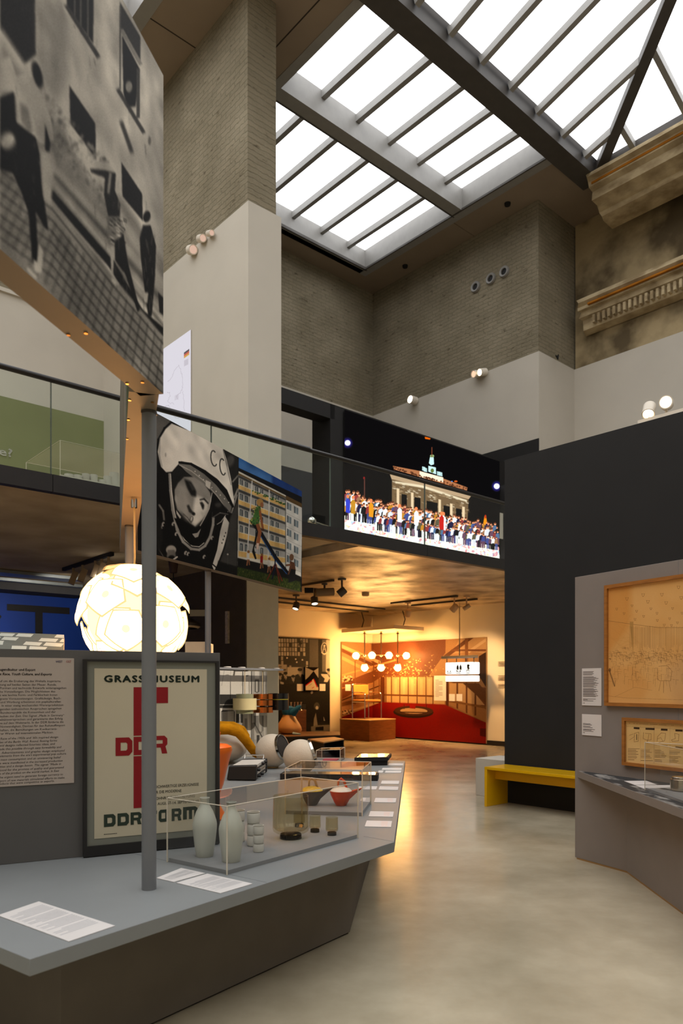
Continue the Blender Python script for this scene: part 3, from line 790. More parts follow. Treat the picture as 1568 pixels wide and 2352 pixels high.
pic.line([(640, 1590), (680, 1625)], 12, c(.04), 1)
for k in range(4): pic.ell(775-k*12, 1280+k*34, 5, 9, c(.1), 0, 1)
pic.poly([(820, 1130), (898, 950), (890, 1690), (690, 1650), (770, 1420)], c(.2), 1, 5); pic.poly([(700, 1560), (890, 1620), (890, 1700), (690, 1660)], c(.05), 1, 4)
pic.ell(796, 1495, 9, 9, c(.7), 0, 1, 2); pic.line([(796, 1500), (796, 1600)], 4, c(.3), .6, 1)
pic.line([(110, 1000), (150, 1060), (160, 1150)], 18, c(.5), .8, 3)
for x, y in ((150, 1190), (250, 1190), (140, 1220), (280, 1290), (375, 1480), (400, 1490), (640, 1330), (560, 1520)): pic.ell(x, y, 14, 22, c(.6), .4, .9, 2); pic.ell(x+8, y+6, 6, 10, c(.02), 0, 1)
pic.ell(230, 1450, 52, 46, c(.55), 0, 1, 3); pic.poly([(195, 1450), (265, 1450), (285, 1540), (240, 1560), (185, 1520)], c(.35), 1, 3); pic.ell(235, 1535, 36, 30, c(.03), 0, 1, 3)
pic.line([(255, 1545), (292, 1520)], 16, c(.7), 1, 1); pic.line([(95, 1350), (110, 1450), (160, 1530)], 8, c(.4), .8, 2)
pic.poly([(80, 1100), (130, 1180), (150, 1350), (120, 1480), (80, 1400)], c(.09), .9, 5)
# housing block
pic.poly([(908, 440), (1548, 800), (1545, 945), (906, 640)], (.16, .34, .56), 1); pic.poly([(908, 560), (1548, 880), (1545, 945), (906, 640)], (.30, .46, .66), .55, 9); pic.poly([(1240, 700), (1548, 840), (1545, 945), (1240, 800)], (.03, .12, .34), .7, 12)
pic.poly([(906, 630), (1545, 925), (1543, 1020), (905, 668)], (.05, .05, .06), 1)
pic.poly([(905, 662), (1378, 905), (1378, 1660), (893, 1610)], (.74, .72, .66), 1)
pic.line([(905, 690), (1378, 928)], 14, (.36, .27, .14), 1)
pic.poly([(1378, 915), (1543, 1010), (1530, 1740), (1372, 1680)], (.74, .73, .70), 1)
pic.poly([(1378, 905), (1543, 990), (1542, 1030), (1378, 950)], (.32, .24, .13), 1)
Lb = [(796, 842), (946, 996), (1106, 1158), (1272, 1332), (1460, 1520)]; Rb = [(985, 1036), (1122, 1174), (1258, 1312), (1396, 1448), (1530, 1582)]
prevL, prevR = 700, 935
for (l0, l1), (r0, r1) in zip(Lb, Rb):
    pic.poly([(905, prevL), (1372, prevR), (1372, r0), (903, l0)], (.42, .42, .42), .55)
    pic.poly([(905, prevL), (1372, prevR), (1372, prevR+22), (905, prevL+28)], (.08, .08, .08), .7, 2)
    for k in range(9):
        f0 = .02+k*.11; f1 = f0+.066
        if k % 3 == 2: continue
        xa, xb = 905+467*f0, 905+467*f1
        ya0 = prevL+(prevR-prevL)*f0; yb0 = prevL+(prevR-prevL)*f1; ya1 = l0+(r0-l0)*f0; yb1 = l0+(r0-l0)*f1
        m0 = .38
        pic.poly([(xa, ya0+(ya1-ya0)*m0), (xb, yb0+(yb1-yb0)*m0), (xb, yb1), (xa, ya1)], (.16, .19, .21), 1)
        pic.line([((xa+xb)/2, (ya0+ya1)/2), ((xa+xb)/2, (ya1+yb1)/2)], 6, (.66, .66, .62), 1)
        pic.line([(xa, ya1-6), (xa, ya0+(ya1-ya0)*m0)], 5, (.7, .7, .66), 1)
    pic.poly([(905, l0), (1372, r0), (1372, r1), (903, l1)], (.74, .60, .36), 1)
    pic.line([(905, l0), (1372, r0)], 8, (.74, .70, .60), 1); pic.line([(904, l1), (1372, r1)], 8, (.70, .68, .62), 1)
    for k in range(14):
        f0 = k/14; pic.line([(905+467*f0, l0+(r0-l0)*f0), (905+467*f0, l1+(r1-l1)*f0)], 2, (.5, .35, .14), .5)
    prevL, prevR = l1, r1
for k in range(30):
    f0 = RNG.uniform(.3, 1); pic.ell(905+467*f0, 790+190*f0+RNG.uniform(0, 24), 10, 7, (.1, .26, .1), 0, .8)
for xa, xb in ((1040, 990), (1212, 1200)): pic.line([(xa, 760 if xa < 1100 else 850), (xb, 1520 if xa < 1100 else 1580)], 11, (.70, .69, .66), 1)
pic.line([(1375, 920), (1375, 1660)], 8, (.3, .3, .28), 1)
for r in range(5):
    for k in range(2):
        xa = 1393+k*70; ya = 975+r*132+k*38
        pic.poly([(xa, ya), (xa+40, ya+20), (xa+38, ya+86), (xa-1, ya+66)], (.40, .45, .47), 1); pic.line([(xa, ya), (xa-1, ya+66)], 6, (.14, .14, .14), 1); pic.line([(xa+20, ya+10), (xa+20, ya+76)], 4, (.7, .7, .68), 1)
for r in range(5): pic.line([(1378, 1080+r*132), (1540, 1165+r*128)], 3, (.45, .44, .42), .7)
pic.poly([(895, 1530), (1200, 1605), (1372, 1650), (1530, 1720), (1525, 1790), (893, 1650)], (.05, .05, .05), 1, 2)
pic.poly([(893, 1620), (1200, 1690), (1525, 1770), (1520, 1900), (893, 1730)], (.13, .17, .055), 1, 3)
for k in range(420):
    x = RNG.uniform(893, 1525); y = 1640+(x-893)*.22+RNG.uniform(0, 110); pic.line([(x, y), (x+RNG.uniform(-6, 6), y-14)], 4, RNG.choice([(.24, .27, .09), (.07, .1, .03), (.3, .3, .14)]), .7)
# seesaw and children of the picture
pic.line([(1130, 1285), (1270, 1520), (1400, 1690)], 34, (.03, .05, .09), 1); pic.line([(1124, 1310), (1262, 1540), (1385, 1690)], 9, (.14, .28, .46), 1)
for q in ([(1270, 1590), (1190, 1750)], [(1272, 1590), (1340, 1760)], [(1280, 1600), (1315, 1780)]): pic.line(q, 12, (.33, .12, .07), 1)
pic.line([(1272, 1520), (1268, 1640), (1240, 1740)], 12, (.03, .05, .14), 1)
pic.poly([(1012, 1150), (1040, 1180), (1110, 1215), (1080, 1370), (1060, 1440), (1085, 1540), (1070, 1545), (1040, 1470), (1085, 1260), (1040, 1200)], (.03, .03, .03), 1, 1)
pic.poly([(1070, 1030), (1120, 1000), (1130, 1080), (1105, 1210), (1060, 1200), (1015, 1160), (1050, 1120)], (.22, .36, .16), 1, 1)
for k in range(60): pic.ell(RNG.uniform(1030, 1125), RNG.uniform(1020, 1200), 5, 6, RNG.choice([(.6, .6, .3), (.1, .2, .1), (.5, .25, .2)]), 0, .8)
pic.ell(1118, 975, 34, 38, (.62, .47, .26), 0, 1, 1); pic.ell(1138, 1000, 17, 26, (.5, .32, .2), 0, 1, 1)
pic.line([(1118, 1060), (1132, 1150), (1150, 1250)], 22, (.48, .28, .16), 1); pic.ell(1148, 1250, 14, 12, (.25, .15, .1), 0)
pic.line([(1095, 1200), (1118, 1270), (1098, 1390)], 34, (.50, .29, .17), 1); pic.line([(1096, 1390), (1092, 1440)], 24, (.72, .62, .56), 1); pic.poly([(1070, 1430), (1100, 1450), (1115, 1500), (1085, 1490), (1065, 1450)], (.62, .6, .58), 1)
for x, y, cc in ((1000, 1500, (.7, .68, .64)), (1135, 1530, (.5, .08, .08)), (1208, 1570, (.68, .66, .62))):
    pic.ell(x+4, y-30, 13, 15, (.45, .3, .16), 0); pic.poly([(x-12, y-18), (x+14, y-18), (x+12, y+50), (x-14, y+50)], cc, 1); pic.line([(x-4, y+50), (x-12, y+105)], 12, (.5, .32, .2), 1); pic.line([(x+8, y+50), (x+14, y+100)], 11, (.45, .28, .17), 1)
pic.ell(1435, 1525, 22, 34, (.42, .29, .2), 0, 1, 1); pic.poly([(1420, 1560), (1465, 1580), (1478, 1660), (1430, 1690), (1395, 1700), (1415, 1620)], (.33, .2, .13), 1, 1)
pic.line([(1425, 1600), (1385, 1604)], 18, (.42, .26, .16), 1); pic.poly([(1430, 1640), (1475, 1650), (1470, 1760), (1400, 1780), (1410, 1700)], (.06, .06, .07), 1, 1)
pic.line([(900, 520), (890, 1700)], 3, (.02, .02, .02), .8)
pic.tone(.08, 30); pic.soften(1)
pic.noise(.02)
t = thing('photo_board', 'hanging board with a cosmonaut portrait and a housing block photograph', 'photo board', zz((A3+B3)/2, ZB0))
board('board', *b3, TB, BEDGE, picture('cosmonaut_and_block_photo', pic.image('cosmonaut_and_block_photo')), t)

for p, w in (((-.774, 2.95), 'standing on the near table edge'), ((-1.466, 5.07), 'behind the glowing globe lamp'), ((-1.29, 7.09), 'under the cosmonaut photograph')):
    mb = MB().lathe([(.029, T-.001), (.029, ZB0)], (p[0], p[1], 0), 28)
    t = thing('post', 'slim round grey steel post ' + w, 'post', (p[0], p[1], T), 'posts of the photo boards')
    mb.build('shaft', POLEM, t)
    MB().lathe([(.0315, ZB0-.012), (.0315, ZB0)], (p[0], p[1], 0), 28).build('collar', STEEL_D, t)

# ================================================================== VIDEO WALL ON THE GALLERY
VS = 9.35
zt = z_at(1060, P(u_at(1158, VS), VS)); zo = z_at(925, P(u_at(650, VS), VS))
uL, uA, uB, uR = PU1+.02, u_at(760, VS), u_at(790, VS), u_at(1146, VS)
vw = thing('video_wall', 'black video wall showing a night crowd in front of a floodlit gate', 'video wall', P(9.5, VS, ZD))
UX = u_at(1185, VS); mb = MB().uvbox(uA, UX, VS+.02, VS+.5, ZD, zt); mb.build('housing', BLACK, vw)
MB().uvbox(uL, uA+.1, VS+.02, VS+.3, zo, zt).build('header', BLACK, vw)
MB().tube([P(uL+.06, VS+.15, zo), P(uL+.05, VS+.15, zo-1.2), P(uL-.02, VS+.15, ZD)], .012, 8).build('cable', BLACK, vw)
MB().uvbox(uR+.02, UX, VS-.14, VS+.02, ZD, zt-.55).build('side_post', DARK, vw)
zs0, zs1 = ZD+.02, zt-.04
q3 = [P(uB, VS, zs1), P(uR, VS, zs1), P(uR, VS, zs0), P(uB, VS, zs0)]
pic = Pic(q3, 1100, 700, (.035, .032, .034), 780, 960, 4.126)
st = [(.46, .36, .24), (.66, .55, .42), (.36, .28, .18), (.85, .78, .68)]
pic.poly([(470, 535), (800, 590), (1240, 740), (1210, 780), (490, 590)], (.70, .58, .46), 1)
pic.poly([(498, 455), (760, 505), (990, 580), (1205, 660), (1200, 690), (960, 620), (750, 560), (510, 490)], (.62, .40, .26), 1)
pic.poly([(490, 580), (1215, 770), (1205, 990), (490, 850)], (.44, .34, .24), 1)
pic.poly([(752, 505), (975, 565), (975, 612), (752, 560)], (.95, .86, .74), 1); pic.poly([(520, 600), (780, 640), (1200, 780), (1200, 800), (780, 665), (520, 620)], (.92, .84, .72), .9, 2)
for k in range(170):
    x = RNG.uniform(490, 1205); y = 590+(x-490)*.26+RNG.uniform(0, 150); i = RNG.integers(0, 4)
    pic.poly([(x, y), (x+26, y+7), (x+26, y+19), (x, y+12)], st[i], .6)
for k in range(60):
    x = RNG.uniform(505, 1195); y = 465+(x-500)*.285+RNG.uniform(0, 22); pic.ell(x, y, 9, 8, (.3, .17, .1), 0, .8)
for xa, xb, ya, yb in ((580, 632, 720, 790), (702, 760, 750, 820), (818, 922, 785, 850), (978, 1038, 828, 880), (1096, 1150, 855, 910)):
    pic.poly([(xa, ya), (xb, ya+(xb-xa)*.22), (xb, yb+60), (xa, yb+40)], (.04, .035, .035), 1)
for x, y in ((545, 670), (680, 705), (940, 770), (1050, 810), (1165, 840)): pic.poly([(x-10, y), (x+14, y+6), (x+14, y+190), (x-10, y+180)], (.88, .76, .62), 1)
gr = (.70, .84, .84)
pic.poly([(835, 510), (835, 455), (905, 470), (908, 535)], gr, 1); pic.poly([(840, 430), (850, 372), (885, 375), (888, 440), (860, 450)], gr, 1); pic.ell(870, 362, 20, 14, (.5, .6, .4), 0)
for x, y in ((805, 490), (930, 525), (950, 530), (790, 480)): pic.poly([(x-14, y-20), (x+16, y-12), (x+18, y+25), (x-14, y+18)], gr, .9)
pic.line([(868, 280), (868, 370)], 7, (.42, .22, .14), 1); pic.ell(872, 500, 16, 20, (.35, .42, .2), 0)
pic.poly([(800, 180), (858, 190), (850, 207), (805, 200)], (.80, .34, .02), 1); pic.ell(1095, 602, 16, 9, (.7, .3, .1), 0); pic.ell(1058, 602, 5, 5, (.3, .6, 1), 0)
for x, y in ((70, 238), (1482, 648)):
    pic.ell(x, y, 44, 44, (.16, .13, .5), 0, .8, 7); pic.ell(x, y, 27, 26, (1, 1, 1), 0, 1, 2)
# painted wall top, crowd
yw = lambda x: 905+(x-45)*.1745
pic.poly([(42, 925), (180, 940), (420, 1000), (800, 1080), (1500, 1225), (1510, 1345), (800, 1200), (40, 1080)], (.99, .95, .90), 1)
for k in range(340):
    x = RNG.uniform(45, 1500); f_ = RNG.uniform(0, 1); y = 960+(x-45)*.19+f_*110
    cc = [(.92, .55, .55), (.95, .85, .6), (.6, .75, .95), (1, 1, 1), (1, 1, 1), (1, .9, .85), (.75, .35, .45)][RNG.integers(0, 7)]
    pic.ell(x, y, RNG.uniform(4, 22), RNG.uniform(3, 12), cc, RNG.uniform(0, 3), .6)
pic.line([(230, 570), (230, 740)], 8, (.42, .24, .2), 1); pic.ell(226, 570, 9, 12, (.5, .1, .1), 0)
pal = [(.10, .09, .09), (.07, .07, .08), (.10, .10, .24), (.97, .96, .94), (.06, .05, .05), (.24, .28, .52), (.85, .85, .9), (.9, .9, .88), (.6, .42, .3), (.75, .5, .15), (.35, .32, .24), (.55, .2, .2), (.4, .26, .34), (.3, .42, .56), (.95, .95, .98)]
def person_in_crowd(x, y, h, leg=None):
    w = h*.115; cc = pal[RNG.integers(0, len(pal))]; lc = leg or pal[RNG.choice([0, 1, 2, 3, 6, 7, 12, 4, 5])]
    pic.ell(x, y-h*.89, h*.062, h*.08, (.95, .62, .46), 0); pic.ell(x, y-h*.94, h*.062, h*.05, (.30, .14, .07), 0, .85)
    pic.poly([(x-w, y-h*.42), (x-w*.9, y-h*.76), (x, y-h*.82), (x+w*.9, y-h*.74), (x+w, y-h*.40)], cc, 1)
    pic.line([(x-w*.45, y), (x-w*.4, y-h*.44)], w*.75, lc, 1); pic.line([(x+w*.5, y), (x+w*.4, y-h*.43)], w*.75, lc, 1); pic.line([(x-w*.9, y-h*.72), (x-w*1.25, y-h*.45)], w*.45, cc, 1); pic.line([(x+w*.9, y-h*.7), (x+w*1.2, y-h*.45)], w*.45, tuple(q*.6 for q in cc), 1)
for row, (h, dy, n) in enumerate(((205, 0, 74), (195, 42, 70), (175, 95, 62))):
    for k in range(n):
        f_ = (k+RNG.uniform(.1, .9))/n; x = 55+1440*f_
        if row == 2 and x < 330: continue
        yb = 915+(x-45)*.168+dy-(35 if x < 200 and row == 0 else 0)
        person_in_crowd(x, yb, h*RNG.uniform(.85, 1.1)*(1-.25*f_))
for x, cc in ((72, (.2, .24, .75)), (122, (.75, .52, .14)), (292, (.88, .56, .1)), (720, (.97, .95, .95)), (978, (.98, .98, 1)), (960, (.75, .1, .08)), (562, (.98, .97, .97))):
    y = 930+(x-45)*.18; pic.poly([(x-20, y-40), (x-20, y-150), (x, y-175), (x+22, y-150), (x+20, y-30)], cc, 1); pic.ell(x, y-190, 14, 17, (.95, .5, .3), 0)
pic.poly([(1355, 1000), (1368, 925), (1382, 925), (1388, 980), (1375, 1020)], (.95, .55, .05), 1); pic.poly([(1368, 925), (1378, 915), (1384, 950), (1370, 955)], (.7, .1, .05), 1)
pic.line([(1372, 1010), (1360, 1060)], 5, (.5, .4, .3), 1)
sm = picture('video_screen', pic.image('video_screen'), glow=1.5)
board('screen', *[p-A*.012 for p in q3], .012, BLACK, sm, vw, label='glowing screen with a crowd before a gate')
p = [P(u_at(x, VS-.15), VS-.15) for x in (1149, 1155)]
MB().uvbox(u_at(1148.5, VS-.155), u_at(1155, VS-.155), VS-.155, VS-.14, z_at(1237, p[0]), z_at(1178, p[0])).build('label_plate', WHITE, vw)

# ================================================================== PROJECTION, LETTERING, SHOWCASE UPSTAIRS
up_ = PU0-.018
vR = v_at(438, up_); vLft = v_at(330, up_); pR = P(up_, vR)
zt_, zb_ = z_at(757, pR), z_at(990, pR)
q3 = [P(up_, vLft, zt_), P(up_, vR, zt_), P(up_, vR, zb_), P(up_, vLft, zb_)]
pic = Pic(q3, 620, 420, (.90, .885, .92), 370, 740, 8.711)
for r, cc in ((0, (.25, .22, .22)), (1, (.80, .30, .22)), (2, (.85, .62, .2))):
    pic.poly([(455, 610+r*38), (560, 535+r*38), (560, 573+r*38), (455, 648+r*38)], cc, .85, 1)
for k in range(7): pic.line([(460, 775+k*17), (540, 735+k*17)], 7, (.68, .64, .68), .8, 1)
def coast(pts, col=(.66, .62, .66)):
    o_ = [pts[0]]
    for a_, b_ in zip(pts, pts[1:]):
        for k in range(1, 7): o_.append((a_[0]+(b_[0]-a_[0])*k/6+RNG.normal(0, 7), a_[1]+(b_[1]-a_[1])*k/6+RNG.normal(0, 7)))
    pic.line(o_, 4, col, .9)
coast([(130, 1190), (200, 1130), (270, 960), (350, 850), (390, 960), (420, 1060), (430, 1250), (410, 1350)]); coast([(410, 1350), (380, 1420), (300, 1480), (340, 1560)]); coast([(440, 1380), (450, 1550), (470, 1780)]); coast([(120, 1400), (180, 1420), (140, 1600), (260, 1640)]); coast([(80, 1690), (150, 1660), (260, 1900), (360, 1920)])
for k in range(5): pic.line([(270, 1480+k*20), (350, 1440+k*20)], 6, (.72, .68, .72), .8)
board('projection_sheet', *q3, .012, WHITE, picture('map_projection', pic.image('map_projection'), glow=.92), None, 'bright projected map with a small flag on the pier', 'projection')

# white words on the green band
gw = thing('wall_lettering', 'white letters of a question on the olive green wall', 'lettering', P(-1, VW-.04, 4.5))
LET = mat('white_lettering', rgb(225, 222, 212), .7, var=.02)
plg = Plane(P(0, VW-.034), B)
a_, b_ = plg.pt(-2, 1044), plg.pt(27.5, 1046)
text_obj('letter', 'e?', zz(a_, z_at(1044, a_)), B, (0, 0, 1), (b_-a_).length, (1044-1026)/F*a_.y, LET, gw, bold=.01)
a_ = plg.pt(-60, 1074); b_ = plg.pt(4, 1076)
text_obj('letter', 'ries', zz(a_, z_at(1080, a_)), B, (0, 0, 1), (b_-a_).length, 18/F*a_.y, LET, gw, bold=.01)

ACR = clear('acrylic', (.985, .985, .98), 1.49, gloss=1.0)
AEDGE = mat('acrylic_edge', rgb(205, 195, 175), .25, var=.03, spec=.6)
def vitrine(corners, z0, z1, name, label, base_m, plate=.018, base_label=None, group=None, rod=.0035):
    """clear cover over a base plate; corners are the four foot points (front left, front right, back right, back left)"""
    cs = [Vector((c_[0], c_[1], 0)) for c_ in corners]; cen = sum(cs, Vector())/4
    t = thing(name, label, 'display case', zz(cen, z0), group)
    ins = [cen+(c_-cen)*.985 for c_ in cs]
    MB().prism(ins, z0, z0+plate).build('base_plate', base_m, t)
    for i in range(4):
        a_, b_ = cs[i], cs[(i+1) % 4]; e = (b_-a_).normalized(); nn = Vector((e.y, -e.x, 0)); nn = nn if nn.dot(a_-cen) > 0 else -nn
        MB().prism([a_-nn*.002, b_-nn*.002, b_-nn*.008, a_-nn*.008], z0, z1-.006).build('side_pane', ACR, t)
    MB().prism([cen+(c_-cen)*.995 for c_ in cs], z1-.006, z1).build('top_pane', ACR, t)
    for i in range(4):
        MB().tube([zz(cs[i], z0), zz(cs[i], z1)], rod, 6).build('edge_strip', AEDGE, t)
        MB().tube([zz(cs[i], z1), zz(cs[(i+1) % 4], z1)], rod*.6, 6).build('edge_strip', AEDGE, t)
    return t
# long showcase with white cups behind the balustrade
vv = 7.3
u0, u1 = u_at(138, vv), u_at(345, vv)
vf = v_at(60, u0)
vq = [P(u0, vv), P(u1, vv), P(u1, vf), P(u0, vf)]
pz = z_at(1096, P(u0, vv))+.03
MB().uvbox(u0+.05, u1-.05, vv+.05, vf-.05, ZD, pz-.03).build('plinth', WHITE, None, 'white plinth carrying the showcase behind the balustrade', 'plinth')
vt = vitrine(vq, pz-.03, z_at(1011, P(u0, vv)), 'showcase', 'clear showcase of white cups up on the gallery', WHITE, .03)
for px, hh, r, w in ((158, .045, .045, 'first'), (178, .05, .045, 'second'), (197, .075, .038, 'third'), (215, .08, .04, 'fourth'), (234, .05, .04, 'fifth'), (247, .09, .042, 'sixth'), (262, .13, .05, 'tallest')):
    p = P(u_at(px, vv+.15), vv+.15, pz)
    hh *= 1.25
    MB().lathe([(r*.8, 0), (r, .01), (r, hh), (r*.9, hh), (r*.88, hh*.2), (0, hh*.2)], p, 20).build('cup', WHITE, None, 'white ceramic cup in the gallery showcase, ' + w + ' along the row' if w != 'tallest' else 'tall white ceramic vase at the end of the gallery showcase', 'cup', 'white ceramics in the gallery showcase')

# ================================================================== SPOTLIGHTS ON LEDGES
SPOTW = mat('spot_white', rgb(216, 206, 190), .45, var=.03)
SPOTG = mat('spot_gunmetal', rgb(66, 60, 54), .4, var=.08, spec=.5)
LED = emit('spot_glow', (1, .80, .55), 9)
LEDW = emit('spot_glow_cool', (1, .94, .86), 9)
def spot(name, p, aim, r, L, body, label, stem=.1, group=None, glow=LED, cat='spotlight'):
    """cylinder head on a short bent arm; p is the foot of the arm, aim the direction of the beam"""
    p = Vector(p); aim = Vector(aim).normalized()
    t = thing(name, label, cat, p, group)
    h = p+Vector((0, 0, stem))
    MB().tube([p, h], r*.22, 8).build('arm', body, t)
    MB().lathe([(r*.75, -L*.55), (r, -L*.45), (r, L*.5), (r*.86, L*.5), (r*.84, L*.42), (0, L*.42)], h, 24, axis=aim).build('head', body, t)
    if glow: MB().lathe([(0, L*.425), (r*.8, L*.43), (r*.8, L*.44), (0, L*.45)], h, 20, axis=aim).build('lens', glow, t)
    return t
rl = thing('light_track', 'white rail on top of the charcoal partition', 'light track', P(7.3, 3.4, 4.055))
MB().uvbox(7.25, 7.33, 1.0, v_at(1467, 7.28), 4.055, 4.095).build('rail', SPOTW, rl)
spot('spotlight', zz(P(7.29, v_at(1490, 7.29)), 4.095), -B*.55-A*.15+Vector((0, 0, -.75)), .062, .14, SPOTW, 'white spotlight on the partition rail, tilted down', .09, 'white spotlights on the partition')
spot('spotlight', zz(P(7.29, v_at(1530, 7.29)), 4.095), -B*.85-A*.3+Vector((0, 0, -.18)), .066, .15, SPOTW, 'white spotlight on the partition rail, glowing towards the hall', .11, 'white spotlights on the partition')
v = v_at(948, UW-.1); p = P(UW-.1, v); q = zz(p, z_at(922, p))
spot('spotlight', q, -B+A*.1+Vector((0, 0, .02)), .10, .2, SPOTW, 'dazzling spotlight on the white ledge nearest the room corner', .03, 'spotlights on the white ledge', emit('spot_dazzle', (1, .82, .6), 40))
for px, py, w in ((1108, 862, 'brightly lit'), (1094, 866, 'dim')):
    v = v_at(px, UW-.1); p = P(UW-.1, v)
    spot('spotlight', zz(p, z_at(py, p)), -B+A*.2+Vector((0, 0, -.25)), .085, .2, SPOTW, w + ' spotlight of the pair on the white ledge', .07, 'spotlights on the white ledge', LED if w[0] == 'b' else emit('spot_dim', (1, .6, .4), 1.2))
v = VC-.05; p = P(14.3, v, ZT)
MB().tube([p+Vector((0, 0, .03)), p+B*-.1-A*.1+Vector((0, 0, .02)), p-B*.2-A*.15+Vector((0, 0, -.12)), p-B*.28-A*.15+Vector((0, 0, -.06))], .014, 8).build('cable', BLACK, None, 'short black cable poking over the white return wall', 'cable')
for px, py, r, w in ((440, 578, .075, 'lowest of three'), (462, 552, .06, 'middle of three'), (482, 540, .045, 'highest of three')):
    v = v_at(px, PU0-.06); p = P(PU0-.06, v)
    spot('spotlight', zz(p, min(z_at(py, p), ZT+.12)), -B*.16-A*.75+Vector((0, 0, -.35)), r, .2, SPOTW, 'white spotlight on the ledge of the pier, ' + w, .03, 'spotlights on the pier ledge', emit('spot_rose', (1, .66, .5), .7))
# small chrome fitting on the gallery floor behind the balustrade
p = P(u_at(716, VB+.12), VB+.12); z_ = ZD+.005
q = P(u_at(757, VB+.12), VB+.12)
t = thing('chrome_fitting', 'small chrome rail fitting on the gallery floor behind the glass', 'fitting', zz(p, z_))
CHR_ = mat('bright_chrome', rgb(210, 206, 200), .12, metal=1, var=.03)
MB().tube([zz(p, z_+.06), zz(q, z_+.03)], .022, 10).build('bar', CHR_, t)
MB().ball(zz(p, z_+.07), .055, 16, 10).build('knob', CHR_, t)
MB().lathe([(.03, 0), (.03, .05)], zz(p, z_), 12).build('foot', CHR_, t)
# ================================================================== FAR ROOM UNDER THE GALLERY
FRAME_E = mat('picture_edge', rgb(186, 150, 104), .6, var=.05)
WOODB = mat('brown_veneer', rgb(142, 84, 40), .5, scale=5, col2=rgb(120, 68, 30), stretch=(1, 1, 6), detail=6, spec=.35)
CHROME = mat('chrome', rgb(205, 200, 192), .12, metal=1, var=.03)
CARD = mat('white_card', rgb(204, 199, 195), .7, var=.015, spec=.2)
INK = mat('black_ink', rgb(34, 33, 33), .8, spec=.1)
INKG = mat('grey_ink', rgb(120, 116, 114), .8, spec=.1)
plW = Plane(P(UW-.05, VW), A)                 # picture on the right wall
plK = Plane(P(6, VW-.05), B)                  # pictures on the back wall
cor = P(UW-.05, VW-.05)
ztm = z_at(1478, cor); zbm = z_at(1688.5, cor)
pR = plW.pt(1116, 1463); zr = pR.z
pL = plK.pt(784.5, 1470)
ztm = zr
RED, WALN = (.40, .045, .022), (.36, .19, .10)
def mural(q3, name, w):
    pc = Pic(q3, w, 560, (.50, .36, .22), 740, 1300, 3.564)
    # back wall hanging and side glazing
    pc.poly([(300, 560), (1140, 540), (1000, 720), (870, 900), (500, 900), (400, 780), (300, 700)], (.36, .20, .12), 1)
    pc.poly([(500, 900), (1010, 900), (1010, 1140), (500, 1120)], (.62, .50, .34), 1)
    pc.poly([(120, 560), (400, 640), (400, 1140), (120, 1240)], (.52, .37, .24), 1)
    pc.poly([(1010, 560), (1345, 560), (1345, 1290), (1000, 1140)], (.50, .36, .22), 1)
    for x in (520, 566, 634, 703, 775, 848, 905): pc.line([(x, 905), (x, 1130)], 9, (.33, .20, .10), 1)
    for x in (545, 600, 668, 738, 810, 876): pc.line([(x, 930), (x, 1050)], 22, (.70, .60, .44), .5, 2)
    pc.line([(515, 1055), (1010, 1068)], 14, (.34, .20, .10), 1); pc.line([(515, 905), (920, 905)], 8, (.34, .2, .1), 1)
    pc.poly([(475, 880), (512, 880), (512, 1130), (475, 1140)], (.30, .15, .07), 1); pc.poly([(1010, 900), (1034, 900), (1034, 1150), (1010, 1140)], (.26, .13, .06), 1)
    # left stairs: slanting bands
    for a_, b_, c_ in ((640, 640, (.66, .54, .38)), (670, 690, (.34, .19, .10)), (730, 760, (.60, .46, .3))): pc.line([(120, a_), (470, b_+150)], 26, c_, 1)
    pc.poly([(160, 960), (560, 800), (590, 840), (400, 960), (160, 1090)], (.36, .20, .11), 1); pc.line([(160, 895), (600, 770)], 14, (.62, .44, .26), 1); pc.line([(160, 1000), (420, 960)], 10, (.56, .38, .2), 1)
    pc.line([(160, 1100), (470, 980)], 10, (.26, .14, .07), 1); pc.line([(160, 1135), (470, 1060)], 30, (.40, .25, .14), 1); pc.line([(160, 1210), (480, 1110)], 16, (.60, .46, .30), 1)
    for x in (268, 420, 465): pc.line([(x, 780), (x, 1130)], 8, (.38, .22, .11), 1)
    for k in range(40): pc.ell(RNG.uniform(165, 245), RNG.uniform(900, 945), 8, 6, RNG.choice([(.7, .6, .45), (.25, .15, .1)]), 0, .8)
    for k in range(40): pc.ell(RNG.uniform(165, 250), RNG.uniform(1180, 1215), 8, 6, RNG.choice([(.7, .6, .45), (.2, .12, .08)]), 0, .8)
    # right stairs
    pc.poly([(1060, 720), (1140, 560), (1345, 560), (1345, 720), (1200, 700)], (.55, .42, .28), 1)
    for a_, b_, w_, c_ in (((1010, 740), (1250, 560), 30, (.30, .17, .09)), ((1200, 700), (1345, 600), 22, (.62, .50, .36)), ((1060, 690), (1345, 690), 16, (.34, .20, .11)), ((1180, 560), (1180, 900), 26, (.36, .22, .12))): pc.line([a_, b_], w_, c_, 1)
    pc.poly([(1280, 740), (1345, 700), (1345, 1000), (1280, 900)], (.16, .09, .05), 1)
    pc.poly([(1030, 930), (1180, 960), (1345, 1000), (1345, 1180), (1200, 1060)], (.34, .21, .12), 1)
    pc.poly([(1040, 960), (1180, 960), (1330, 1140), (1040, 1110)], (.60, .47, .32), 1)
    for x in (1104, 1180, 1252): pc.line([(x, 960), (x, 1220)], 14, (.30, .17, .09), 1)
    pc.line([(1040, 1105), (1345, 1160)], 18, (.40, .26, .14), 1); pc.line([(1040, 1145), (1345, 1290)], 14, (.44, .32, .2), 1)
    pc.poly([(1150, 960), (1280, 960), (1345, 1040), (1345, 1130)], (.30, .18, .10), 1)
    # red floor and the round bar
    pc.poly([(100, 1260), (480, 1115), (1000, 1135), (1345, 1285), (1345, 1500), (100, 1420)], RED, 1)
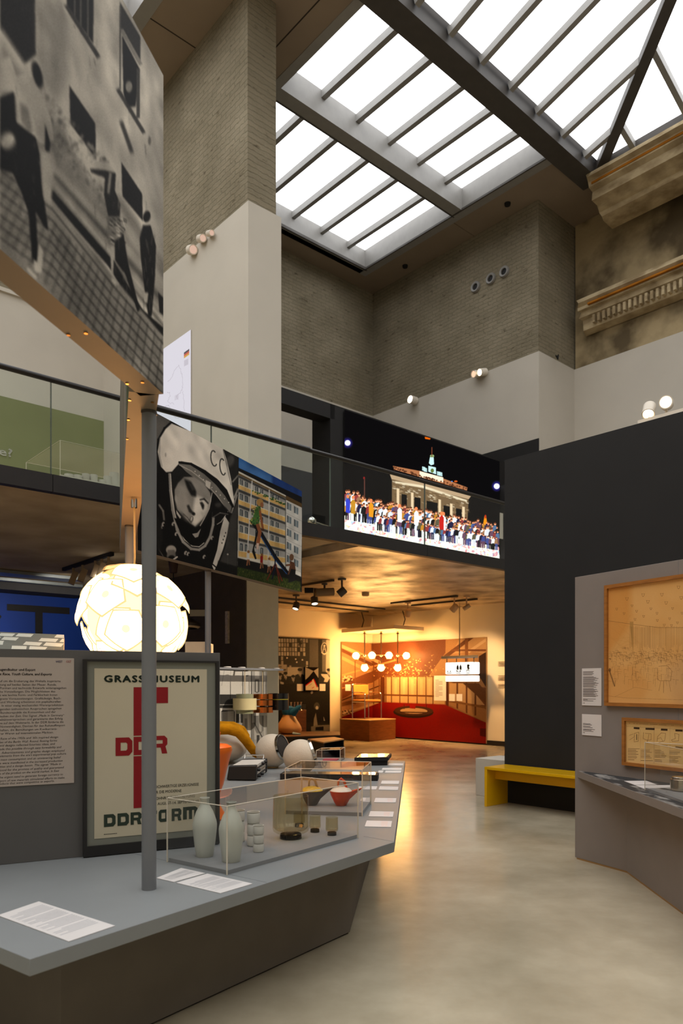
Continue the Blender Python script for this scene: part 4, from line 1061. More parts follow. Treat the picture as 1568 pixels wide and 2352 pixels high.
    pc.poly([(400, 1170), (480, 1115), (1000, 1135), (1080, 1170)], (.42, .05, .03), .8, 6)
    pc.ell(745, 1197, 165, 48, (.13, .07, .04), .02, 1); pc.ell(748, 1185, 160, 40, (.22, .12, .07), .02, 1); pc.ell(748, 1186, 112, 24, (.60, .48, .34), .02, 1); pc.poly([(715, 1130), (765, 1130), (760, 1170), (715, 1165)], (.45, .05, .03), 1)
    pc.line([(640, 1196), (850, 1200)], 10, (.15, .08, .05), .8)
    for x in (670, 852): pc.line([(x, 1135), (x, 1170)], 5, (.2, .12, .08), 1)
    pc.poly([(1290, 1330), (1340, 1330), (1340, 1400), (1290, 1390)], (.18, .03, .02), .8)
    # spray of lamps reflected high on the hanging
    for k in range(130):
        x = RNG.normal(740, 110); y = 860+RNG.normal(0, 45); pc.ell(x, y, RNG.uniform(2, 6), RNG.uniform(2, 6), (.80, .62, .38), 0, .7)
        if k % 3 == 0: pc.line([(x, y), (x+RNG.uniform(-26, 26), y+RNG.uniform(-26, 26))], 2.5, (.70, .50, .28), .6)
    pc.noise(.02)
    return picture(name, pc.image(name), rough=.45)
qa = [zz(plK.pt(784.5, 1500), ztm), zz(cor, ztm), zz(cor, zbm), zz(plK.pt(784.5, 1500), zbm)]
qb = [zz(cor, ztm), zz(pR, ztm), zz(pR, zbm), zz(cor, zbm)]
t = thing('wall_picture', 'large photo of a red carpeted foyer wrapped round the room corner', 'wall picture', zz(cor, zbm))
board('panel', *qa, .045, FRAME_E, mural(qa, 'foyer_picture_side', 320), t); board('panel', *qb, .045, FRAME_E, mural(qb, 'foyer_picture_main', 900), t)

# black and white crowd picture on the back wall
a_, b_ = plK.pt(560, 1466), plK.pt(757.5, 1469)
q3 = [zz(a_, b_.z), b_, zz(b_, z_at(1683, b_)), zz(a_, z_at(1683, b_))]
pic = Pic(q3, 620, 640, g(.11), 640, 1440, 6.817)
pic.poly([(-600, 150), (480, 190), (480, 640), (-600, 620)], g(.16), 1)
for r in range(7):
    for k in range(22):
        x = -480+k*43+(r % 2)*3; y = 175+r*70+k*.5
        if RNG.uniform() < .86 and not (y > 420 and 60 < x < 400 and RNG.uniform() < .75): pic.poly([(x, y), (x+32, y+1), (x+32, y+60), (x, y+59)], g(RNG.uniform(.45, .66)), 1)
for k in range(60): pic.line([(RNG.uniform(300, 380), RNG.uniform(200, 320)), (RNG.uniform(300, 380), RNG.uniform(200, 320))], 4, g(.12), .7)
for x, y in ((130, 485), (370, 515), (265, 505), (282, 552)): pic.ell(x, y, 13, 13, g(.72), 0)
pic.poly([(480, 190), (620, 195), (620, 660), (480, 640)], g(.30), 1, 2); pic.poly([(620, 195), (680, 198), (680, 900), (620, 900)], g(.10), 1); pic.poly([(680, 198), (740, 200), (735, 700), (680, 700)], g(.34), 1); pic.poly([(740, 200), (810, 205), (810, 760), (735, 700)], g(.64), 1, 2)
# state emblem: oval wreath with a standing sign and ribbon
pic.ell(714, 340, 54, 100, g(.60), 0, 1); pic.ell(714, 340, 40, 84, g(.22), 0, 1)
pic.line([(712, 280), (690, 390)], 9, g(.68), 1); pic.line([(712, 280), (736, 390)], 9, g(.68), 1); pic.line([(694, 350), (734, 350)], 8, g(.68), 1); pic.poly([(698, 285), (730, 285), (728, 305), (700, 305)], g(.68), 1)
pic.line([(672, 400), (714, 425), (758, 400)], 18, g(.70), 1)
pic.poly([(-200, 580), (125, 590), (125, 740), (-200, 730)], g(.55), 1); pic.poly([(132, 628), (400, 632), (400, 775), (132, 770)], g(.60), 1)
for (x, y, w_) in ((5, 625, 46), (5, 672, 26), (50, 672, 62)):
    for k in range(int(w_/10)): pic.poly([(x+k*11, y-14), (x+k*11+8, y-14), (x+k*11+8, y+14), (x+k*11, y+14)], g(.14), .9)
def head(x, y, r, suit=.09, f=.55):
    pic.poly([(x-2.2*r, y+4.6*r), (x-1.7*r, y+1.5*r), (x, y+.9*r), (x+1.7*r, y+1.5*r), (x+2.3*r, y+4.6*r)], g(suit), 1, 1)
    pic.poly([(x-.5*r, y+1*r), (x+.6*r, y+1*r), (x+.1*r, y+2.6*r)], g(.66), 1); pic.line([(x, y+1.2*r), (x, y+2.4*r)], r*.25, g(.1), 1)
    pic.ell(x, y, r*.8, r*1.05, g(f), 0, 1, 1); pic.ell(x, y-r*.55, r*.85, r*.62, g(.10), 0, 1, 1); pic.ell(x+r*.1, y+.05*r, r*.5, r*.14, g(.2), 0, .8, 1); pic.line([(x-.2*r, y+.5*r), (x+.35*r, y+.48*r)], r*.14, g(.25), .9)
for x, y, r in ((-330, 730, 40), (-180, 745, 38), (-60, 780, 40), (105, 745, 38), (225, 790, 34), (330, 690, 42), (20, 760, 36), (780, 690, 36)): head(x, y, r, RNG.uniform(.06, .13))
pic.poly([(-600, 900), (810, 880), (800, 1500), (-600, 1480)], g(.075), 1, 3)
pic.poly([(20, 850), (80, 870), (75, 900), (25, 890)], g(.6), 1, 1)
pic.poly([(660, 735), (760, 740), (800, 800), (760, 865), (705, 860), (720, 810), (670, 765)], g(.66), 1, 1)
pic.ell(518, 1025, 18, 24, g(.5), .3, 1, 1); pic.ell(595, 1240, 45, 60, g(.22), 0, 1, 2); pic.ell(598, 1265, 22, 28, g(.6), 0, 1, 1)
pic.poly([(580, 1340), (600, 1480), (620, 1600), (540, 1600), (550, 1440)], g(.42), 1, 1); pic.poly([(505, 1560), (600, 1540), (805, 1530), (805, 1660), (505, 1640)], g(.36), 1, 2); pic.poly([(575, 1570), (700, 1560), (700, 1620), (575, 1620)], g(.05), 1, 2); pic.poly([(700, 1400), (725, 1470), (705, 1470)], g(.55), 1)
pic.noise(.03)
board('wall_picture', *q3, .045, FRAME_E, picture('crowd_picture', pic.image('crowd_picture')), None, 'tall black and white picture of dark suited men on the cream wall', 'wall picture')

def sheet(name, plane, px0, py0, px1, py1, label, m, thick=.006, cat='label', group=None, off=.052):
    a_ = plane.pt(px0, (py0+py1)/2, off); b_ = plane.pt(px1, (py0+py1)/2, off)
    z1, z0 = z_at(py0, a_), z_at(py1, a_)
    return board(name, zz(a_, z1), zz(b_, z1), zz(b_, z0), zz(a_, z0), thick, m, m, None, label, cat, group)
plKf = Plane(P(6, VW-.1), B); plWf = Plane(P(UW-.1, VW), A)
# framed poster hung before the crowd picture
a_, b_ = plKf.pt(700.5, 1533), plKf.pt(731.5, 1533)
z1, z0 = z_at(1532, a_), z_at(1586.5, a_)
q3 = [zz(a_, z1), zz(b_, z1), zz(b_, z0), zz(a_, z0)]
pic = Pic(q3, 240, 380, (.04, .04, .04), 640, 1440, 6.817)
pic.poly([(415, 630), (545, 690), (470, 780), (415, 830)], g(.5), 1, 2); pic.poly([(545, 690), (620, 640), (620, 800)], g(.55), 1, 2); pic.poly([(420, 925), (540, 815), (618, 950), (618, 990), (420, 990)], (.70, .66, .58), 1)
pic.line([(425, 915), (520, 845)], 16, (.6, .05, .04), 1); pic.line([(545, 815), (600, 940)], 16, (.6, .05, .04), 1); pic.line([(520, 960), (550, 940)], 9, (.6, .08, .06), 1); pic.line([(470, 920), (520, 890)], 4, (.3, .3, .3), 1)
t = thing('framed_poster', 'small framed poster with red edged paper hung before the crowd picture', 'poster', zz((a_+b_)/2, z0))
board('frame', *q3, .05, BLACK, picture('paper_poster', pic.image('paper_poster'), rough=.1), t)
for px0, px1, w in ((682, 696, 'on the window side of the small framed poster'), (734, 747, 'on the corner side of the small framed poster')):
    sheet('label', plKf, px0, 1571, px1, 1587, 'small cream label ' + w, CARD, group='labels by the framed poster', off=-.044)
sheet('label', plKf, 793, 1572, 805, 1587, 'small cream label behind the chrome armchair', CARD, off=-.044)
tp = sheet('text_board', plWf, 996.5, 1552, 1024, 1609, 'tall cream text panel on the foyer picture beside the lit sign', CARD, cat='text board', off=-.044)
for px0, px1, w in ((1031, 1044, 'nearest the tall text panel'), (1048, 1061, 'nearest the room opening')):
    sheet('label', plWf, px0, 1594, px1, 1610, 'square cream label under the lit sign, ' + w, CARD, group='labels under the lit sign', off=-.044)
def greek(parent, plane, rows, off, m=INKG):
    """lines of print too small to read at this distance"""
    mb = MB()
    for x0, x1, y, h in rows:
        a_, b_ = plane.pt(x0, y, off), plane.pt(x1, y, off); b_.z = a_.z; hh = h/F*a_.y
        mb.poly([a_, b_, zz(b_, b_.z+hh), zz(a_, a_.z+hh)])
    return mb.build('lettering', m, parent, smooth=False)
greek(tp, plWf, [(999, 1016 if k % 4 else 1008, 1563+k*3.1, 1.2) for k in range(13)], -.042)
wt = thing('wall_lettering', 'faint printed paragraphs on the cream wall next to the charcoal partition', 'lettering', zz(plW.pt(1152, 1560), 1.2))
for ys_ in ((1521, 1524, 1527, 1530), (1553, 1557, 1560, 1563), (1573, 1576, 1580)): greek(wt, plW, [(1143.5, 1160, y, 1.3) for y in ys_], -.03, mat('brown_ink', rgb(120, 96, 66), .8))

# plinth with the chrome armchair
za = .52
f0, l0_, r0_ = atz(848, 1703.5, 0), atz(780.5, 1697.5, 0), atz(908, 1697.5, 0)
t = thing('plinth', 'brown veneered angular plinth under the chrome armchair', 'plinth', (f0.x, f0.y+.5, 0))
base = [f0, r0_, Vector((.75, 19.15, 0)), l0_]
MB().prism(base, 0, za-.02).build('body', WOODB, t)
cen = sum(base, Vector())/4
MB().prism([cen+(p-cen)*1.012 for p in base], za-.02, za).build('top', mat('plinth_top', rgb(196, 160, 112), .5), t)
def armchair(loc, rz):
    ch = thing('armchair', 'chrome tube armchair with ochre pads standing on the brown plinth', 'chair', loc)
    M = Matrix.Translation(loc) @ Matrix.Rotation(rz, 4, 'Z')
    q = lambda *p: M @ Vector(p)
    W_, D_, r = .27, .25, .013
    for sx in (-1, 1):
        x = sx*W_
        arch = [(x, -D_, 0), (x, -D_, .62), (x, -D_+.03, .655), (x, -D_+.07, .665), (x, D_-.02, .665)]
        MB().tube([q(*p) for p in arch], r, 8).build('front_leg', CHROME, ch)
        MB().tube([q(x, D_, 0), q(x, D_, .75), q(x*.96, D_+.02, .86)], r, 8).build('rear_leg', CHROME, ch)
        MB().tube([q(x, -D_, .42), q(x, D_, .42)], r*.8, 8).build('side_rail', CHROME, ch)
    MB().tube([q(-W_*.96, D_+.02, .86), q(-W_*.8, D_+.022, .885), q(W_*.8, D_+.022, .885), q(W_*.96, D_+.02, .86)], r, 8).build('top_rail', CHROME, ch)
    PAD = mat('ochre_fabric', rgb(190, 124, 52), .85, var=.06, scale=30)
    MB().box(q(0, 0, .455), (.52, .50, .055), rz).build('seat', PAD, ch, bevel=.02)
    MB().box(q(0, D_-.012, .73), (.50, .045, .26), rz, rx=-.06).build('backrest', PAD, ch, bevel=.018)
p = atz(844, 1645, za)
armchair(zz(atz(842, 1650.5, za), za), math.radians(38))

# canopy with three globe pendants
CANO = mat('canopy_white', rgb(222, 206, 178), .7, var=.03)
zc = 2.71
cq = [at(784, 1455, 18.75), at(905, 1446, 17.3), at(973, 1448, 18.05), at(855, 1456, 19.45)]
t = thing('canopy', 'white ceiling board carrying the globe pendants', 'canopy', zz(sum(cq, Vector())/4, zc))
MB().prism(cq, zc, zc+.09).build('board', CANO, t)
for f_ in (.25, .75):
    a_ = cq[0].lerp(cq[2], f_); MB().tube([zz(a_, zc+.09), zz(a_+Vector((.06, 0, 0)), zc+.3), zz(a_, ZC)], .012, 6).build('cable', BLACK, t)
GLOBE = emit('lamp_globe_glow', (1, .53, .17), GLOBE_STRENGTH)
SHELL = clear('globe_glass', (1, .97, .92), gloss=.9)
BRASS = mat('nickel_tube', rgb(190, 160, 120), .2, metal=1, var=.03)
for px, arms, w in ((837, ((817, 1506),), 'pendant nearest the crowd picture'), (875, ((854, 1505), (893, 1505)), 'pendant in the middle with three globes'), (913, ((933, 1506),), 'pendant nearest the lit sign')):
    Y = 18.3; s_ = at(px, 1506, Y); e_ = at(px, 1534, Y)
    t = thing('globe_pendant', 'nickel stem lamp with glowing glass globes, ' + w, 'pendant lamp', zz(s_, s_.z-.4), 'globe pendants under the canopy')
    MB().tube([zz(s_, zc), zz(s_, e_.z+.12)], .016, 8).build('stem', BRASS, t)
    MB().lathe([(.05, -.06), (.02, -.03), (.02, 0), (.075, .0)], zz(s_, zc), 16).build('rose', BRASS, t)
    MB().ball(s_, .035, 12, 8).build('joint', BRASS, t)
    for (ax, ay) in list(arms)+[(px, 1534)]:
        c_ = at(ax, ay, Y)
        if ay < 1520: MB().tube([s_, s_.lerp(c_, .55)], .018, 8).build('arm', BRASS, t)
        gl = MB().ball(c_, .125, 24, 14).build('globe', SHELL, t)
        MB().ball(c_, .08, 20, 12).build('bulb', GLOBE, gl, label='glowing lamp')

# lit sign with pictograms hanging from a dark board
Ys = 15.8
a_, b_ = at(1021, 1520, Ys), at(1088, 1520, Ys); dd = (A*-1)
a_ = plW.pt(1021, 1520, .75); b_ = plW.pt(1086.5, 1520, .75)
t = thing('lit_sign', 'lit white sign of square boxes with black pictograms hanging in the far room', 'sign', zz((a_+b_)/2, z_at(1566, a_)))
SIGN = emit('sign_glow', (1, .93, .80), 1.6)
MB().hexa([zz(plW.pt(1013, 1510, .55), z_at(1512.5, a_)), zz(plW.pt(1098, 1510, .55), z_at(1512.5, a_)), zz(plW.pt(1098, 1510, .95), z_at(1512.5, a_)), zz(plW.pt(1013, 1510, .95), z_at(1512.5, a_))],
          [zz(plW.pt(1013, 1510, .55), z_at(1508, a_)), zz(plW.pt(1098, 1510, .55), z_at(1508, a_)), zz(plW.pt(1098, 1510, .95), z_at(1508, a_)), zz(plW.pt(1013, 1510, .95), z_at(1508, a_))]).build('hanger_board', STEEL_D, t)
for x in (1026, 1048, 1070, 1088): q = plW.pt(x, 1510, .7); MB().tube([zz(q, z_at(1512, a_)), zz(q, z_at(1524, a_))], .01, 6).build('hanger', CHROME, t)
q = plW.pt(1055, 1510, .75); MB().tube([zz(q, z_at(1508, a_)), zz(q, ZC)], .012, 6).build('rod', CHROME, t)
nW = plW.n
W3 = (b_-a_)/3
for r, (y0, y1) in enumerate(((1522, 1549), (1552, 1565.5))):
    for k in range(3):
        p0 = a_+W3*(k+.045); p1 = a_+W3*(k+.955); zt_, zb_ = z_at(y0, a_), z_at(y1, a_)
        MB().hexa([zz(p0, zb_), zz(p1, zb_), zz(p1-nW*.25, zb_), zz(p0-nW*.25, zb_)], [zz(p0, zt_), zz(p1, zt_), zz(p1-nW*.25, zt_), zz(p0-nW*.25, zt_)]).build('light_box', SIGN, t, bevel=.02)
def flat(pts):                                # silhouettes on the sign, px of a close look (3.564)
    m_ = MB(); m_.poly([plW.pt(740+x/3.564, 1300+y/3.564, .757) for x, y in pts]); m_.build('pictogram', INK, t, smooth=False)
for o_ in (0, 24): flat([(1098+o_, 850), (1116+o_, 850), (1116+o_, 826), (1110+o_, 812), (1110+o_, 806), (1104+o_, 806), (1104+o_, 812), (1098+o_, 826)])
flat([(1096, 851), (1116, 864), (1134, 851), (1134, 866), (1096, 866)])
flat([(1184, 808), (1196, 803), (1206, 812), (1200, 826), (1206, 838), (1198, 850), (1186, 842), (1184, 824)]); flat([(1184, 845), (1174, 866), (1179, 866), (1190, 848)]); flat([(1198, 845), (1208, 866), (1203, 866), (1193, 848)]); flat([(1190, 848), (1188, 866), (1193, 866), (1194, 848)])
flat([(1020, 862), (1026, 856), (1032, 862), (1029, 868), (1023, 868)]); flat([(1042, 862), (1048, 856), (1054, 862), (1051, 868), (1045, 868)])
for x0, x1 in ((1018, 1058), (1094, 1132), (1176, 1206)): flat([(x0, 874), (x1, 874), (x1, 879), (x0, 879)])

# ceiling tracks and spots of the far room
def track(px0, py0, px1, py1, label):
    a_, b_ = atz(px0, py0, ZC-.02), atz(px1, py1, ZC-.02)
    t = thing('light_track', label, 'light track', zz((a_+b_)/2, ZC-.04))
    MB().beam(a_, b_, .05, .035).build('rail', SPOTG, t)
    return t
track(637, 1373, 883, 1399, 'thin dark ceiling track nearest the cosmonaut board'); track(637, 1383, 845, 1405, 'thin dark ceiling track nearest the cream back wall')
track(898, 1386, 1050, 1369, 'dark ceiling track in front of the lit sign, nearer one'); track(945, 1391, 1095, 1376, 'dark ceiling track in front of the lit sign, further one'); track(690, 1345, 765, 1333, 'short dark ceiling track beside the cosmonaut board')
def cspot(px, py, aim, label, r=.075, L=.17, m=SPOTG, glow=LED):
    p = atz(px, py, ZC); aim = Vector(aim).normalized()
    t = thing('ceiling_spotlight', label, 'spotlight', zz(p, ZC-.3), 'ceiling spotlights of the far room')
    MB().lathe([(.07, -.03), (.075, 0)], p, 16).build('foot', m, t)
    h = p-Vector((0, 0, .2)); MB().tube([p, h], .016, 8).build('arm', m, t)
    MB().lathe([(r*.75, -L*.55), (r, -L*.45), (r, L*.5), (r*.86, L*.5), (r*.84, L*.42), (0, L*.42)], h-Vector((0, 0, .03)), 20, axis=aim).build('head', m, t)
    if glow: MB().lathe([(0, L*.425), (r*.8, L*.43), (r*.8, L*.44), (0, L*.45)], h-Vector((0, 0, .03)), 16, axis=aim).build('lens', glow, t)
    return t
cspot(680, 1366, (-.25, -.3, -1), 'dark ceiling spotlight below the end of the cosmonaut board', .07, .14)
cspot(722, 1352, (.1, -.3, -1), 'dark ceiling spotlight beside the boxy floodlight', .07, .14)
cspot(785, 1329, (-.6, .1, -.5), 'dark ceiling spotlight nearest the gallery edge', .07, .14, glow=None)
SPOTB = mat('spot_beige', rgb(206, 176, 138), .45)
cspot(936, 1384, (-.15, .5, -.8), 'pale ceiling spotlight above the globe pendants', .07, .15, SPOTB, None)
cspot(1043, 1371, (-.5, .4, -.6), 'pale ceiling spotlight above the lit sign', .07, .15, SPOTB, None)
cspot(1071, 1369, (-.8, .1, -.5), 'small pale ceiling spotlight nearest the charcoal partition', .045, .15, SPOTB, None)
p = atz(745, 1340, ZC)
t = thing('floodlight', 'boxy half round floodlight hanging from the short ceiling track', 'floodlight', zz(p, ZC-.35))
MB().tube([p+Vector((0, 0, .01)), p-Vector((0, 0, .12))], .018, 8).build('arm', SPOTG, t); MB().lathe([(.05, -.03), (.055, 0)], p, 16).build('foot', SPOTG, t)
MB().lathe([(0, -.17), (.075, -.17), (.075, .17), (0, .17)], p+Vector((0, 0, -.16)), 24, axis=(1, .3, .08)).build('housing', mat('floodlight_bronze', rgb(128, 108, 84), .5), t)
MB().box(p+Vector((-.28, 0, -.13)), (.16, .12, .09)).build('driver', BLACK, t)
p = atz(839, 1362, ZC)
MB().lathe([(.05, -.07), (.075, -.05), (.075, 0)], p, 18).build('smoke_detector', SPOTB, None, 'small round detector on the amber ceiling', 'detector')

# black stepped platform with the bean bag figure, open box, veneered show box
zp = .34
pts = [atz(596, 1693, zp), atz(781, 1688, zp), atz(779, 1680, zp), atz(640, 1680, zp)]
t = thing('platform', 'long low black platform with brown top behind the white globe speakers', 'platform', zz(sum(pts, Vector())/4, 0))
MB().prism(pts, 0, zp-.015).build('body', BLACK, t); MB().prism(pts, zp-.015, zp).build('top', mat('platform_top', rgb(112, 76, 46), .45, var=.05), t)
zq = .42
f1, f2 = atz(743, 1704.5, zq), atz(789.5, 1697, zq)
g1, g2 = atz(768, 1692.5, zq), atz(707, 1697, zq)
t = thing('open_box', 'black open fronted box with a beige top beside the brown plinth', 'box', zz((f1+f2)/2, 0))
inner = f1.lerp(f2, .5)
BOXT = mat('box_top', rgb(196, 152, 104), .5)
MB().prism([g2, f1, f2, g1], zq-.02, zq).build('top', BOXT, t)
dv = (f2-f1).normalized(); nv = (g1-f2)
MB().prism([f1, f1+dv*.04, f1+dv*.04+nv, f1+nv], 0, zq-.02).build('side', BLACK, t); MB().prism([f2-dv*.04, f2, f2+nv, f2-dv*.04+nv], 0, zq-.02).build('side', BLACK, t)
MB().prism([f1+nv*.9, f2+nv*.9, f2+nv, f1+nv], 0, zq-.02).build('back', BLACK, t)
MB().prism([g2, f1, f1+nv*.5, g2+nv*.2], 0, zq-.02).build('flank', BLACK, t)
# show box with clear cover behind the bean bag
c0 = plK.pt(702, 1600, .9)
q = [plK.pt(655, 1650, 1.0), plK.pt(703, 1650, 1.0), plK.pt(703, 1650, .35), plK.pt(660, 1650, .35)]
zv = z_at(1633, q[1])
t = thing('show_box', 'orange brown veneered show box with a clear cover before the crowd picture', 'display case', zz(sum(q, Vector())/4, 0))
MB().prism(q, 0, zv).build('body', WOODB, t)
MB().prism([q[0].lerp(q[2], .02), q[1].lerp(q[3], .02), q[2].lerp(q[0], .02), q[3].lerp(q[1], .02)], zv, z_at(1617, q[1])).build('cover', ACR, t)
for k in range(4):
    p = q[0].lerp(q[1], .25+.16*k)+(q[2]-q[1])*.5; MB().lathe([(.03, 0), (.02, .02), (.01, .05), (.012, .12), (.03, .2)], zz(p, zv), 12).build('goblet', CHROME, None, 'small metal goblet in the veneered show box' , 'goblet', 'goblets in the show box')
# bean bag figure
Yb = 15.2; pb = zz(atz(663, 1685.5, zp), zp)
t = thing('bean_bag_figure', 'tan bean bag figure with blue scarf hood sitting on the black platform', 'figure', pb)
k = pb.y/F
TAN = mat('tan_leather', rgb(206, 148, 88), .5, var=.1, scale=5)
prof = [(16, 0), (24.5, 3), (28, 9), (27.5, 16), (24, 24), (19, 32), (15, 39), (13, 46), (12.5, 54)]
mb = MB().lathe([(0, 0)]+[(a_*k, b_*k) for a_, b_ in prof], pb, 28)
for v_ in mb.b.verts:
    d = v_.co-pb; v_.co.x += max(0, .25-d.z)*.12
mb.build('body', TAN, t)
HOOD = mat('teal_blue_cloth', rgb(16, 84, 120), .8, var=.15, scale=8)
mb = MB().lathe([(3*k, 36*k), (13.5*k, 43*k), (16*k, 52*k), (14*k, 60*k), (6*k, 64*k), (0, 64*k)], pb, 24)
mb.build('hood', HOOD, t)
a_ = pb+Vector((10*k, -.1, 48*k)); MB().tube([a_, a_+Vector((6*k, -.05, 6*k)), a_+Vector((14*k, -.06, 14*k)), a_+Vector((19*k, -.06, 17*k))], [9*k, 7*k, 5*k, 3*k], 12).build('scarf_end', HOOD, t)
MB().tube([pb+Vector((12*k, -.3, 3*k)), pb+Vector((22*k, -.35, 2.2*k)), pb+Vector((29*k, -.35, 1.6*k))], [3*k, 2.6*k, 1.4*k], 10).build('foot', mat('pale_blue_cloth', rgb(170, 190, 196), .8), t)

# white cube plinth past the partition
b0 = atz(1092, 1826, 0); zb_ = z_at(1741, b0)
MB().prism([b0, b0-A*.5, b0-A*.5+B*.5, b0+B*.5], 0, zb_).build('cube_plinth', WHITE, None, 'plain white cube plinth half hidden by the charcoal partition', 'plinth', bevel=.003)

# left bay: black letters on the blue wall, track of spots, dark lamp, white boxes, tilted print
lt = thing('wall_lettering', 'big black capital letter on the deep blue wall', 'lettering', P(3, VW-.02, 1.6))
plB = Plane(P(0, VW-.012), B)
mb = MB(); mb.poly([plB.pt(x, y) for x, y in ((16, 1387), (160, 1396), (160, 1411), (98, 1407), (98, 1500), (81, 1500), (81, 1406), (16, 1402))])
mb.build('letter_t', BLACK, lt, smooth=False)
mb = MB(); mb.poly([plB.pt(x, y) for x, y in ((-60, 1386), (-20, 1392), (4, 1416), (-2, 1424), (-30, 1402), (-60, 1400))]); mb.build('letter_s', BLACK, lt, smooth=False)
COVE = emit('cove_glow', (.75, .85, .92), .35)
t = thing('ceiling_strip', 'dropped ceiling strip with pale stripes for the cove glow above the blue wall', 'ceiling strip', P(2, VW-1, ZC-.1))
for v0, v1 in ((VW-1.9, VW-1.5), (VW-1.0, VW-.85)):
    MB().uvbox(-3, u_at(190, v0), v0, v1, ZC-.06, ZC-.01).build('glow_strip', mat('cove_glow_grey', rgb(150, 158, 158), .35, metal=.6), t)  # pale grey strips: the glow of the cove put into their colour
MB().uvbox(-3, 5.6, VW-.6, VW-.02, ZC-.16, ZC-.01).build('bulkhead', DGREY, t)
def brail(px0, py0, px1, py1): return atz(px0, py0, ZC-.03), atz(px1, py1, ZC-.03)
a_, b_ = brail(146, 1308, 258, 1272)
t = thing('light_track', 'black ceiling track with a row of spotlights above the globe lamp', 'light track', zz((a_+b_)/2, ZC-.05)); MB().beam(a_, b_, .05, .05).build('rail', BLACK, t)
SPOTT = mat('spot_taupe', rgb(150, 130, 104), .45)
for f_, w, gl in ((.22, 'first', None), (.42, 'second', None), (.68, 'third, lit', LEDW), (.80, 'fourth, lit', LEDW), (.93, 'last', None)):
    p = a_.lerp(b_, f_); t = thing('track_spotlight', 'taupe spotlight above the globe lamp, %s along the black track' % w, 'spotlight', zz(p, ZC-.35), 'spotlights on the black track')
    p = p-Vector((0, 0, .02)); h = p-Vector((0, 0, .1)); MB().tube([p, h], .02, 8).build('arm', SPOTT, t)
    aim = Vector((.55, -.5, -.75)).normalized() if gl else Vector((-.2, -.3, -1)).normalized()
    MB().box(h-Vector((0, 0, .06)), (.09, .09, .2), .4, ry=.35).build('head', SPOTT, t)
    if gl: MB().box(h+Vector((.06, -.05, -.14)), (.085, .05, .03), .4, ry=.35).build('lens', gl, t)
p = atz(398, 1289, ZC); k = p.y/F
t = thing('cone_pendant', 'dark cone pendant lamp behind the glowing globe lamp', 'pendant lamp', zz(p, z_at(1447, p)))
MB().lathe([(8*k, -27*k), (11.5*k, -2*k), (11.5*k, 0)], p, 20).build('ceiling_cup', mat('maroon_plastic', rgb(52, 28, 22), .5), t)
MB().tube([p-Vector((0, 0, 25*k)), zz(p, z_at(1395, p))], .008, 6).build('cord', BLACK, t)
zc_ = z_at(1433, p)
MB().lathe([(0, 45*k), (10*k, 42*k), (30*k, 20*k), (62*k, 0), (63*k, -6*k), (61*k, -6*k)], zz(p, zc_), 40).build('shade', mat('lamp_black_lacquer', rgb(52, 42, 34), .35, spec=.5), t)
for r_ in (56, 46, 36): MB().lathe([(r_*k, -10*k), ((r_+5)*k, -6*k), ((r_+4)*k, -6*k), ((r_-1)*k, -10*k)], zz(p, zc_), 32).build('louvre_ring', mat('louvre_cream', rgb(222, 190, 150), .5), t)
# things on and behind the pier side wall
Yp = 8.2
def post_box(x0, y0, x1, y1, Y, dY, m, name, label, cat, z0=None):
    a_, b_ = at(x0, y0, Y), at(x1, y1, Y); zb = b_.z if z0 is None else z0
    return MB().prism([(a_.x, Y), (b_.x, Y), (b_.x, Y+dY), (a_.x, Y+dY)], zb, a_.z).build(name, m, None, label, cat)
post_box(425, 1474, 471, 1560, 7.9, .5, mat('warm_white_lacquer', rgb(216, 196, 166), .4), 'cabinet', 'white cabinet behind the globe lamp', 'cabinet', T)
post_box(471.5, 1411, 475, 1560, 7.85, .03, mat('bronze_strip', rgb(120, 104, 84), .4), 'upright', 'thin bronze upright beside the white cabinet', 'upright', T)
v_ = v_at(521, PU0-.03); p = P(PU0-.03, v_); MB().uvbox(PU0-.04, PU0-.0055, v_-.035, v_+.035, z_at(1478, p), z_at(1404, p)).build('wall_strip', mat('perforated_strip', rgb(186, 172, 146), .4, var=.3, scale=30), None, 'pale perforated strip fixed to the dark side of the pier', 'strip')
post_box(436, 1415, 472, 1432, 8.2, .03, mat('khaki_board', rgb(92, 82, 62), .7), 'shelf_board', 'khaki board hung beside the bronze upright', 'board', 1.4+.83)
# tilted print with a ceiling grid, seen above the grey display wall
a_, b_, c_, d_ = at(-150, 1444, 4.6), at(147, 1458, 4.6), at(146, 1500, 4.2), at(-150, 1500, 4.2)
pic = Pic([a_, b_, c_, d_], 600, 160, (.36, .39, .38), 0, 1300, 3.267)
for r in range(5):
    for k in range(8):
        x = -400+k*120+r*30; y = 500+r*34+k*2
        if (r+k) % 3: pic.poly([(x, y), (x+100, y+4), (x+84, y+30), (x-16, y+26)], (.66, .70, .68), 1)
pic.noise(.01)
pa = zz((a_+b_)/2, T)
t = thing('tilted_print', 'tilted glossy print of a ceiling grid above the grey display wall', 'print', pa)
board('print', a_, b_, c_, d_, .03, STEEL, picture('ceiling_grid_print', pic.image('ceiling_grid_print'), rough=.2), t)
for x in (a_.x+.1, b_.x-.08): MB().prism([(x-.02, 4.62), (x+.02, 4.62), (x+.02, 4.7), (x-.02, 4.7)], T, 1.6).build('prop', STEEL_D, t)
